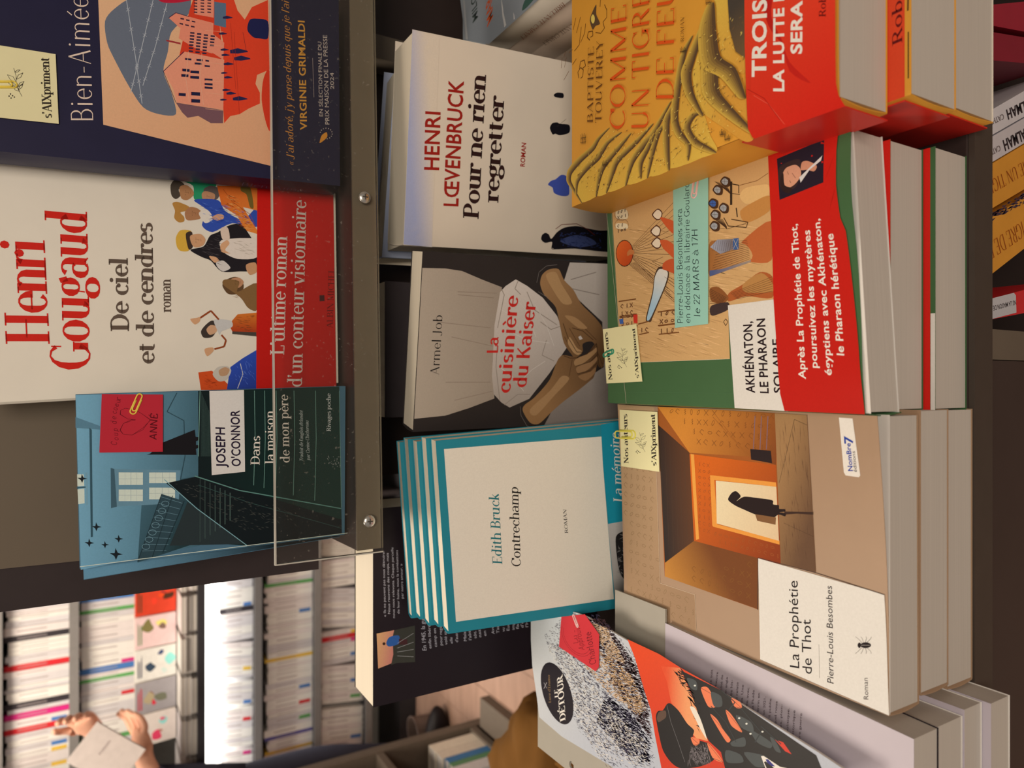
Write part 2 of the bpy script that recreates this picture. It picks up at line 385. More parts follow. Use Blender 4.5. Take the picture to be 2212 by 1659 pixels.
def paint(ink, items):
    for it in items:
        k = it[0]; fl = it[-1]
        pr = lambda a: [(a[i] / 10, a[i + 1] / 10) for i in range(0, len(a), 2)]
        if k == 'p': ink.flush_poly(pr(it[2]), it[1])
        elif k == 's': ink.flush_poly(smooth_poly(pr(it[2])), it[1])
        elif k == 'g': a = pr(it[4]); ink.flush_poly(pr(it[3]), it[1], it[2], (a[0], a[1]))
        elif k == 'G': a = pr(it[4]); ink.flush_poly(smooth_poly(pr(it[3])), it[1], it[2], (a[0], a[1]))
        elif k == 'l': ink.line(pr(it[3]), it[2] / 10, it[1])
        elif k == 't': a = pr(it[4]); ink.text(it[3], it[2], it[1], a[0], a[1], a[2])
        elif k == 'r':   # random strokes inside a polygon: col, n, len, width, (dx,dy), jitter, seed
            _, col, n, ln, wd, d, jit, seed, poly = it
            rg = random.Random(seed); P = pr(poly); xs = [p[0] for p in P]; ys = [p[1] for p in P]; ink.level(P)
            V = []; Fc = []; l0 = math.hypot(*d); m = 0
            for _ in range(n * 6):
                if m >= n: break
                p = (rg.uniform(min(xs), max(xs)), rg.uniform(min(ys), max(ys)))
                if not inside(p, P): continue
                a = math.atan2(d[1], d[0]) + rg.gauss(0, jit); L2 = ln * rg.uniform(.4, 1.3) / 2; q = wd * rg.uniform(.5, 1.3) / 2
                if not inside((p[0] + math.cos(a) * L2, p[1] + math.sin(a) * L2), P) or not inside((p[0] - math.cos(a) * L2, p[1] - math.sin(a) * L2), P): continue
                m += 1; o = len(V); ca, sa = math.cos(a), math.sin(a)
                V += [(p[0] - ca * L2, p[1] - sa * L2), (p[0] - sa * q, p[1] + ca * q), (p[0] + ca * L2, p[1] + sa * L2), (p[0] + sa * q, p[1] - ca * q)]
                Fc.append((o, o + 1, o + 2, o + 3))
            ink.raw_tris(V, Fc, col)
        elif k == 'y':   # small random glyphs
            _, col, wd, sz, seed, poly = it
            rg = random.Random(seed); P = pr(poly); xs = [p[0] for p in P]; ys = [p[1] for p in P]
            x = min(xs) + sz / 2
            while x < max(xs):
                y = min(ys) + sz / 2
                while y < max(ys):
                    if inside((x, y), P):
                        t = rg.randrange(5); s2 = sz * .3
                        if t == 0: q = [(x - s2, y - s2), (x + s2, y + s2)]; ink.line([(x + s2, y - s2), (x - s2, y + s2)], wd, col)
                        elif t == 1: q = [(x - s2 + i * s2 * .4, y + (s2 * .3 if i % 2 else -s2 * .3)) for i in range(6)]
                        elif t == 2: q = ell(x, y, s2 * .5, s2, 0, 9); q.append(q[0])
                        elif t == 3: q = [(x - s2, y + s2 * .5), (x, y - s2), (x + s2, y), (x + s2 * .4, y + s2)]
                        else: q = ell(x, y, s2, s2 * .45, rg.random(), 9); q.append(q[0])
                        ink.line(q, wd, col)
                    y += sz * rg.uniform(.9, 1.2)
                x += sz * 1.05

# ---------------------------------------------------------------- books
def lerp2(Q, u, v):
    (a, b, c, d) = Q   # TL TR BR BL
    return tuple(a[i] * (1 - u) * (1 - v) + b[i] * u * (1 - v) + c[i] * u * v + d[i] * (1 - u) * v for i in (0, 1))
def sheet(name, S, Q, c0, th, m, parent, nu=None, nv=None):
    if nu is None: nu, nv = (26, 36) if S.bend else (2, 2)
    V = []; F = []
    for k in (0, 1):
        for j in range(nv + 1):
            for i in range(nu + 1):
                a, b = lerp2(Q, i / nu, j / nv); V.append(S.pt(a, b, c0 - k * th))
    W = nu + 1; O = W * (nv + 1)
    for j in range(nv):
        for i in range(nu):
            p = j * W + i
            F.append((p, p + W, p + W + 1, p + 1)); F.append((O + p, O + p + 1, O + p + W + 1, O + p + W))
    for i in range(nu):
        F.append((i, i + 1, O + i + 1, O + i)); p = nv * W + i; F.append((p + 1, p, O + p, O + p + 1))
    for j in range(nv):
        p = j * W; F.append((p + W, p, O + p, O + p + W)); p += nu; F.append((p, p + W, O + p + W, O + p))
    return new_obj(name, V, F, m, parent)
def block(name, S, Q, c0, c1, m, parent, fan=None, lay=8):
    """page block between depth c0 and c1; fan(k) may shift a layer (da, db) in mm"""
    V = []; F = []
    for k in range(lay + 1):
        q = k / lay; c = c0 + (c1 - c0) * q; sh = fan(q) if fan else (0, 0)
        for a, b in Q: V.append(S.O + (S.ex * (a + sh[0]) + S.ey * (b + sh[1]) + S.n * c) * .001)
    F.append((0, 3, 2, 1)); n = lay * 4; F.append((n, n + 1, n + 2, n + 3))
    for k in range(lay):
        for i in range(4):
            j = (i + 1) % 4; F.append((k * 4 + i, k * 4 + j, k * 4 + 4 + j, k * 4 + 4 + i))
    return new_obj(name, V, F, m, parent)
def inset(Q, l, t, r, b):
    (a, bb, c, d) = Q
    return [(a[0] + l, a[1] + t), (bb[0] - r, bb[1] + t), (c[0] - r, c[1] - b), (d[0] + l, d[1] - b)]
def book(label, S, Q, th, cov, group=None, pages=None, flat=None, cat='book', spine=True, fan=None, name='book', back=None, spine_m=None, gap=0, cq=None):
    base = S.O + (S.ex * (Q[3][0] + Q[2][0]) / 2 + S.ey * Q[2][1] - S.n * th) * .001
    t = thing(name, label, cat, base, group)
    FL = Surf(S.O, S.ex, S.ey, S.n)
    sheet('front_cover', S, cq or Q, 0, .35, cov, t)
    sheet('back_cover', FL, Q, -th + .35, .35, back or cov, t)
    block('page_block', FL, inset(Q, 1.0 if spine else .3, .6, .5, .6), -.5 - gap, -th + .45, pages or PAPER, t, fan)
    if spine:
        (a, b, c, d) = Q
        V = []; F = []; n = 6
        for e, (p0) in enumerate((a, d)):
            for k in range(n + 1):
                ang = math.pi * k / n; bulge = math.sin(ang) * min(1.2, th * .08)
                V.append(FL.pt(p0[0] - bulge, p0[1], -.0 - th * k / n)); V.append(FL.pt(p0[0] - bulge + .5, p0[1], -.2 - (th - .4) * k / n))
        o = 2 * (n + 1)
        for k in range(n):
            p = 2 * k; F += [(p, p + 2, o + p + 2, o + p), (p + 1, o + p + 1, o + p + 3, p + 3), (p, p + 1, p + 3, p + 2), (o + p, o + p + 2, o + p + 3, o + p + 1)]
        new_obj('spine', V, F, spine_m or cov, t, True)
    return t
# ---------------------------------------------------------------- artwork of the covers, in tenths of a millimetre on each cover
ART = {
"gougaud":{"f":[[-0.01,0.537,1.17],[0.99863,0.05234,0.0],[0.00219,-0.04182,-0.99912],[0.05229,-0.99775,0.04188]],"i":[["t",[196,34,24],"didone","Henri",[360,-201,1018,-230,354,-431]],["t",[196,34,24],"didone","Gougaud",[193,24,1230,3,192,-199]],["t",[92,76,64],"serifb","De ciel",[455,244,945,238,451,138]],["t",[92,76,64],"serifb","et de cendres",[236,396,1200,387,235,292]],["t",[92,76,64],"serifb","roman",[594,499,820,497,591,434]],["s",[40,140,95],[1532,551,1554,758,1514,793,1386,699,1405,647,1494,642]],["s",[72,62,52],[1475,500,1516,523,1515,562,1487,590,1456,551,1414,562,1385,533,1407,506]],["s",[170,120,80],[1470,556,1494,596,1468,636,1431,647,1388,607,1395,567]],["s",[90,80,75],[1477,711,1509,758,1492,823,1425,805,1394,757,1428,722]],["s",[180,130,95],[1444,699,1466,723,1454,781,1416,781,1391,740,1406,705]],["s",[48,75,160],[1393,647,1412,804,1340,851,1289,972,1392,1071,1247,1070,1255,899,1177,767,1220,698,1327,733]],["g",[205,95,35],[220,125,50],[1515,799,1545,1073,1366,1073,1381,972,1220,1069,1194,1069,1212,983,1311,935,1376,828],[1516,805,1207,1069]],["l",[150,60,20],3,[1494,841,1411,900,1334,1021,1246,1057]],["s",[110,90,40],[1530,962,1532,1023,1389,1046,1386,1021,1476,998,1497,961]],["s",[175,125,60],[1351,511,1367,539,1354,590,1338,618,1311,601,1294,561,1265,584,1233,583,1224,549,1252,522,1303,527]],["s",[165,115,78],[1297,589,1338,618,1338,664,1310,698,1264,686,1244,617,1254,595]],["s",[225,215,200],[1308,681,1338,722,1310,757,1266,768,1236,721,1277,687]],["s",[205,150,110],[1279,762,1308,798,1307,839,1281,839,1263,797]],["s",[32,28,32],[1036,622,1069,708,1149,750,1180,803,1241,886,1243,971,1076,1068,931,1066,909,944,900,824,971,754,992,696]],["s",[215,200,185],[1125,826,1155,1069,1023,1067,999,932,1042,837]],["s",[210,185,165],[1208,821,1219,868,1136,880,1132,832]],["s",[205,160,60],[1115,532,1168,560,1174,617,1150,634,1035,616,1024,560,1053,537]],["s",[60,45,38],[1146,594,1163,634,1063,639,1041,611]],["s",[195,145,105],[1137,623,1156,686,1121,720,1075,703,1057,651,1087,628]],["s",[205,155,115],[1092,820,1128,862,1104,879,1056,849,1033,885,1041,825]],["s",[205,155,115],[1002,743,999,789,969,813,960,777]],["s",[200,190,180],[961,789,978,837,930,884,901,836,924,801]],["s",[92,66,42],[798,829,837,847,867,907,857,949,807,973,754,954,738,894,748,858]],["s",[180,130,95],[813,859,854,895,863,943,833,973,792,943,782,883]],["s",[125,92,55],[759,930,832,1065,639,1063,646,1002,721,948,804,835,844,847,837,943]],["s",[190,140,100],[964,993,982,1054,918,1066,888,1017,925,992]],["g",[200,110,40],[165,55,25],[551,892,598,929,617,1063,441,1061,474,892,512,874],[605,941,476,940]],["s",[60,50,45],[467,687,512,716,546,757,534,792,503,797,432,762,424,704]],["s",[195,150,115],[481,722,514,751,503,792,464,785,444,744]],["s",[190,185,178],[553,774,551,881,506,892,472,821,446,809,484,791]],["l",[140,65,30],12,[554,804,615,752,561,682]],["l",[140,65,30],12,[446,820,409,850,364,837,344,773]],["s",[200,150,110],[550,619,560,659,568,682,536,679,514,647]],["s",[200,150,110],[343,709,356,761,331,767,293,726]],["p",[70,62,55],[474,892,473,1055,443,1055,455,892]],["p",[200,75,30],[179,668,192,754,142,818,66,888,56,864,57,684]],["g",[45,75,170],[35,55,130],[219,878,284,962,343,1054,59,1057,60,853,142,865],[283,890,65,1045]],["l",[210,215,230],4,[66,924,168,961,245,944]],["s",[190,180,165],[167,760,218,795,225,854,193,883,130,853,117,800]],["s",[180,140,105],[193,801,218,842,200,872,161,854,155,812]],["l",[90,54,36],1.4,[1439,589,1444,614,1433,614]],["l",[126,66,50],1.6,[1450,626,1432,627]],["l",[60,40,30],1.6,[1454,594,1446,595]],["l",[60,40,30],1.6,[1428,594,1419,595]],["l",[90,54,36],1.4,[1298,632,1304,657,1292,657]],["l",[126,66,50],1.6,[1309,668,1291,669]],["l",[60,40,30],1.6,[1314,636,1305,637]],["l",[60,40,30],1.6,[1287,636,1279,637]],["l",[90,54,36],1.4,[1111,653,1116,679,1104,678]],["l",[126,66,50],1.6,[1121,690,1103,691]],["l",[60,40,30],1.6,[1126,658,1118,659]],["l",[60,40,30],1.6,[1100,658,1091,659]],["l",[90,54,36],1.4,[831,912,836,938,824,938]],["l",[126,66,50],1.6,[841,950,822,951]],["l",[60,40,30],1.6,[847,917,838,918]],["l",[60,40,30],1.6,[820,916,811,918]],["l",[90,54,36],1.4,[1424,727,1430,753,1419,753]],["l",[126,66,50],1.6,[1436,765,1418,766]],["l",[60,40,30],1.6,[1440,732,1432,733]],["l",[60,40,30],1.6,[1413,732,1405,733]],["r",[34,52,130],40,4.5,0.35,[-0.24,1.15],0.2,256,[1382,664,1389,828,1337,1046,1259,1057,1248,839,1237,733]],["r",[90,120,200],30,4.5,0.35,[-0.24,1.15],0.2,440,[1382,664,1389,828,1337,1046,1259,1057,1248,839,1237,733]],["r",[240,160,90],40,4.5,0.35,[-0.23,1.19],0.2,530,[1491,817,1455,937,1259,1057,1206,1057,1209,959,1366,852]],["r",[150,60,24],40,4.5,0.35,[-0.23,1.19],0.2,274,[1491,817,1455,937,1259,1057,1206,1057,1209,959,1366,852]],["r",[70,64,66],40,4.5,0.35,[-0.28,1.15],0.2,240,[1053,674,1137,755,1184,838,926,836,995,731]],["r",[170,156,140],24,4.5,0.35,[-0.27,1.19],0.2,490,[1120,850,1140,1056,1035,1055,1013,945]],["r",[130,94,60],24,4.5,0.35,[-0.32,1.19],0.2,308,[724,882,754,954,682,1051,603,1051,703,966]],["r",[110,60,30],24,4.5,0.35,[-0.08,1.2],0.1,91,[590,905,603,1051,454,1049,488,916]],["r",[80,110,200],24,4,0.35,[-1.01,0.71],0.2,92,[232,914,311,1041,91,1045,79,888]],["r",[150,50,20],20,4,0.35,[-0.24,1.15],0.2,93,[167,691,142,795,67,794,67,690]],["n","paper_band"],["g",[196,30,24],[178,28,22],[1551,1073,1566,1630,81,1630,56,1050],[1487,1070,95,1630]],["t",[236,200,190],"serif","L'ultime roman",[312,1248,1195,1282,310,1149]],["t",[236,200,190],"serif","d'un conteur visionnaire",[72,1373,1482,1425,72,1270]],["t",[110,20,18],"serif","ALBIN MICHEL",[523,1609,982,1630,521,1563]],["p",[70,30,30],[769,1513,772,1550,727,1551,723,1513]]]},
"gougaud_q":[[-2.2,-64],[149.5,-64],[156.7,164.6],[10.6,164.6]],
"oconnor":{"f":[[-0.1162,0.5225,1.1734],[0.99954,-0.01909,0.02371],[0.0229,-0.04163,-0.99887],[-0.02005,-0.99895,0.04118]],"i":[["g",[112,160,182],[62,95,108],[1093,2,1097,773,53,693,-9,3],[821,-3,779,699]],["g",[62,95,108],[30,52,56],[496,362,525,699,77,690,-9,320],[449,361,296,689]],["p",[84,122,140],[956,-2,893,129,870,129,888,-3]],["p",[50,80,92],[885,71,872,84,192,74,191,62]],["p",[96,132,148],[614,202,573,586,354,570,371,211]],["p",[60,88,100],[621,182,614,202,369,211,363,178]],["p",[196,206,206],[589,226,577,364,496,362,508,225]],["l",[130,150,155],2,[583,295,502,293]],["l",[130,150,155],1.5,[548,226,536,363]],["l",[150,165,168],1,[586,262,505,260]],["l",[150,165,168],1,[580,328,499,326]],["p",[196,206,206],[574,400,561,558,490,557,504,398]],["l",[130,150,155],2,[568,478,497,477]],["l",[130,150,155],1.5,[539,399,525,558]],["l",[150,165,168],1,[571,436,501,435]],["l",[150,165,168],1,[564,521,493,519]],["p",[196,206,206],[479,224,466,361,390,359,404,222]],["l",[130,150,155],2,[473,292,397,290]],["l",[130,150,155],1.5,[442,223,428,360]],["l",[150,165,168],1,[476,259,401,257]],["l",[150,165,168],1,[470,325,394,324]],["p",[196,206,206],[475,398,460,551,383,549,398,396]],["l",[130,150,155],2,[468,474,391,472]],["l",[130,150,155],1.5,[437,397,422,550]],["l",[150,165,168],1,[471,434,395,433]],["l",[150,165,168],1,[464,513,387,512]],["p",[196,206,206],[596,-2,593,33,520,35,520,-2]],["p",[196,206,206],[501,-2,503,35,410,34,407,0]],["p",[60,92,104],[516,-6,516,44,507,44,507,-6]],["p",[110,150,166],[604,43,603,54,399,51,398,40]],["p",[22,30,36],[261,69,258,89,282,93,258,102,249,123,246,102,225,94,245,87]],["p",[22,30,36],[164,28,161,48,185,52,161,60,151,81,148,60,128,53,148,46]],["p",[22,30,36],[139,118,137,134,157,138,137,145,129,163,127,145,109,139,126,133]],["p",[22,30,36],[168,192,166,211,188,215,165,223,157,243,154,223,135,216,153,210]],["p",[22,30,36],[75,164,71,191,104,197,71,209,57,238,54,209,26,198,53,189]],["p",[22,30,36],[574,-1,572,19,596,23,572,32,564,52,560,31,539,24,558,17]],["g",[14,26,28],[20,48,42],[1099,706,1106,1660,12,1660,13,991,78,684],[779,699,719,1660]],["p",[16,24,27],[525,699,119,1660,12,1660,6,997,495,498]],["p",[38,48,50],[357,624,27,980,77,510,213,567]],["l",[78,100,92],1.5,[77,695,513,705]],["l",[78,100,92],2.1,[97,727,493,735]],["l",[78,100,92],2.7,[117,759,473,766]],["l",[78,100,92],3.3,[138,791,453,797]],["l",[78,100,92],3.9,[158,823,433,829]],["l",[78,100,92],4.5,[179,855,413,860]],["l",[78,100,92],5.1,[200,888,393,892]],["l",[110,150,136],3.2,[430,1047,757,1063,1092,1065]],["l",[110,150,136],3.2,[406,1115,753,1131,1090,1133]],["l",[110,150,136],3.2,[378,1193,748,1210,1088,1211]],["l",[110,150,136],3.2,[334,1315,741,1333,1084,1334]],["l",[110,150,136],3.2,[280,1466,732,1485,1080,1486]],["l",[110,150,136],3.2,[210,1660,720,1660,1075,1660]],["l",[110,150,136],4,[1099,717,658,697]],["l",[62,84,78],1.4,[1092,726,657,714]],["l",[62,84,78],1.4,[1079,730,657,719]],["l",[62,84,78],1.4,[1067,734,657,723]],["l",[62,84,78],1.4,[1055,738,656,728]],["l",[62,84,78],1.4,[1043,743,656,732]],["l",[62,84,78],1.4,[1030,747,656,737]],["l",[62,84,78],1.4,[1018,751,655,741]],["l",[62,84,78],1.4,[1006,755,655,746]],["l",[62,84,78],1.4,[994,759,655,750]],["l",[62,84,78],1.4,[981,764,654,754]],["l",[62,84,78],1.4,[969,768,654,759]],["l",[62,84,78],1.4,[957,772,654,763]],["l",[62,84,78],1.4,[945,776,653,768]],["l",[62,84,78],1.4,[932,780,653,772]],["l",[120,160,165],5,[520,488,309,678,12,997]],["l",[90,130,120],7,[528,672,404,952,201,1660]],["l",[46,70,66],4,[465,693,310,1021,54,1660]],["r",[60,62,58],150,3.5,0.5,[-0.45,1.06],0.3,3,[492,530,466,682,247,1261,168,1385,85,1016]],["p",[44,66,74],[426,470,365,603,47,467,-3,320]],["l",[104,138,150],2,[409,464,352,592]],["l",[104,138,150],2,[366,450,314,579]],["l",[104,138,150],2,[322,435,276,566]],["l",[104,138,150],2,[279,420,238,553]],["l",[104,138,150],2,[236,406,200,541]],["l",[104,138,150],2,[193,391,162,528]],["l",[104,138,150],2,[150,377,124,516]],["l",[104,138,150],2,[107,362,86,503]],["l",[104,138,150],2,[64,348,49,490]],["l",[30,48,54],4,[426,470,-3,320]],["l",[30,48,54],4,[408,534,8,403]],["l",[30,48,54],4,[365,603,35,467]],["l",[110,145,156],2.5,[357,513,344,506,340,489,348,473,362,467,374,474,378,490,371,507,357,513]],["l",[110,145,156],2.5,[311,493,299,486,295,469,302,453,316,447,329,454,333,470,326,486,311,493]],["l",[110,145,156],2.5,[266,473,253,466,250,449,257,433,271,427,284,434,288,450,280,466,266,473]],["l",[110,145,156],2.5,[221,453,208,446,205,429,212,413,226,407,239,414,243,430,235,446,221,453]],["l",[110,145,156],2.5,[176,433,163,426,160,409,168,393,182,387,194,394,198,410,190,426,176,433]],["l",[110,145,156],2.5,[131,413,119,406,115,390,123,374,137,367,149,374,153,390,145,407,131,413]],["l",[110,145,156],2.5,[87,393,74,386,71,370,78,354,93,348,105,355,108,371,101,387,87,393]],["l",[44,70,80],5,[1090,575,968,514,904,614,664,615,511,584]],["p",[22,20,24],[697,408,763,478,840,679,792,683,789,699,767,699,762,685,738,684,734,698,716,698,710,683,669,686,689,439,692,387]],["p",[206,198,192],[1097,775,1099,996,530,992,525,778]],["t",[34,24,44],"sansb","JOSEPH",[570,867,845,867,575,809]],["t",[34,24,44],"sansb","O'CONNOR",[571,964,959,964,575,907]],["t",[225,228,222],"serif","Dans",[570,1089,774,1097,575,1029]],["t",[225,228,222],"serif","la maison",[570,1189,946,1193,574,1127]],["t",[225,228,222],"serif","de mon père",[568,1295,1056,1292,573,1231]],["t",[170,175,170],"italic","Traduit de l'anglais (Irlande)",[572,1389,937,1393,574,1364]],["t",[170,175,170],"italic","par Carine Chichereau",[577,1437,865,1432,578,1412]],["t",[190,190,184],"serif","Rivages poche",[778,1592,1056,1596,780,1561]],["r",[150,150,145],30,1.5,0.35,[-0.83,0.64],0.8,5,[609,1561,598,1660,505,1660,517,1559]]]},
"oconnor_q":[[0.0,-0.3],[109.7,0.1],[110.8,170.7],[0.4,168.1]],
"note_anne":[[109.6,14.4],[108.2,49.2],[70.6,48.3],[72.5,12.2]],
"note_anne_s":{"f":[[-0.1162,0.5225,1.1734],[0.99954,-0.01909,0.02371],[0.0229,-0.04163,-0.99887],[-0.02005,-0.99895,0.04118]],"i":[["t",[96,14,26],"hand","C",[764,221,787,220,766,188]],["t",[96,14,26],"hand","o",[793,230,816,229,795,200]],["t",[96,14,26],"hand","u",[823,229,846,227,825,199]],["t",[96,14,26],"hand","p",[851,227,874,226,853,198]],["t",[96,14,26],"hand","d",[899,223,922,221,901,189]],["t",[96,14,26],"hand","e",[928,221,951,220,930,191]],["t",[96,14,26],"hand","c",[963,224,985,223,964,194]],["t",[96,14,26],"hand","o",[985,230,1008,228,986,200]],["t",[96,14,26],"hand","e",[1008,237,1031,236,1009,207]],["t",[96,14,26],"hand","u",[1033,246,1056,244,1034,216]],["t",[96,14,26],"hand","r",[1048,250,1071,249,1049,220]],["l",[96,14,26],2.2,[919,413,857,370,826,308,834,257,864,240,903,259,918,305,923,330,931,285,962,242,988,246,1001,271,987,332,956,372,919,413]],["l",[96,14,26],2.2,[919,417,869,370,826,308,834,257,858,240,903,259,925,305,923,330,931,285,962,245,988,246,1001,271,987,332,956,372,919,417]],["t",[96,14,26],"marker","ANNÉ",[785,447,956,458,787,406]]]},
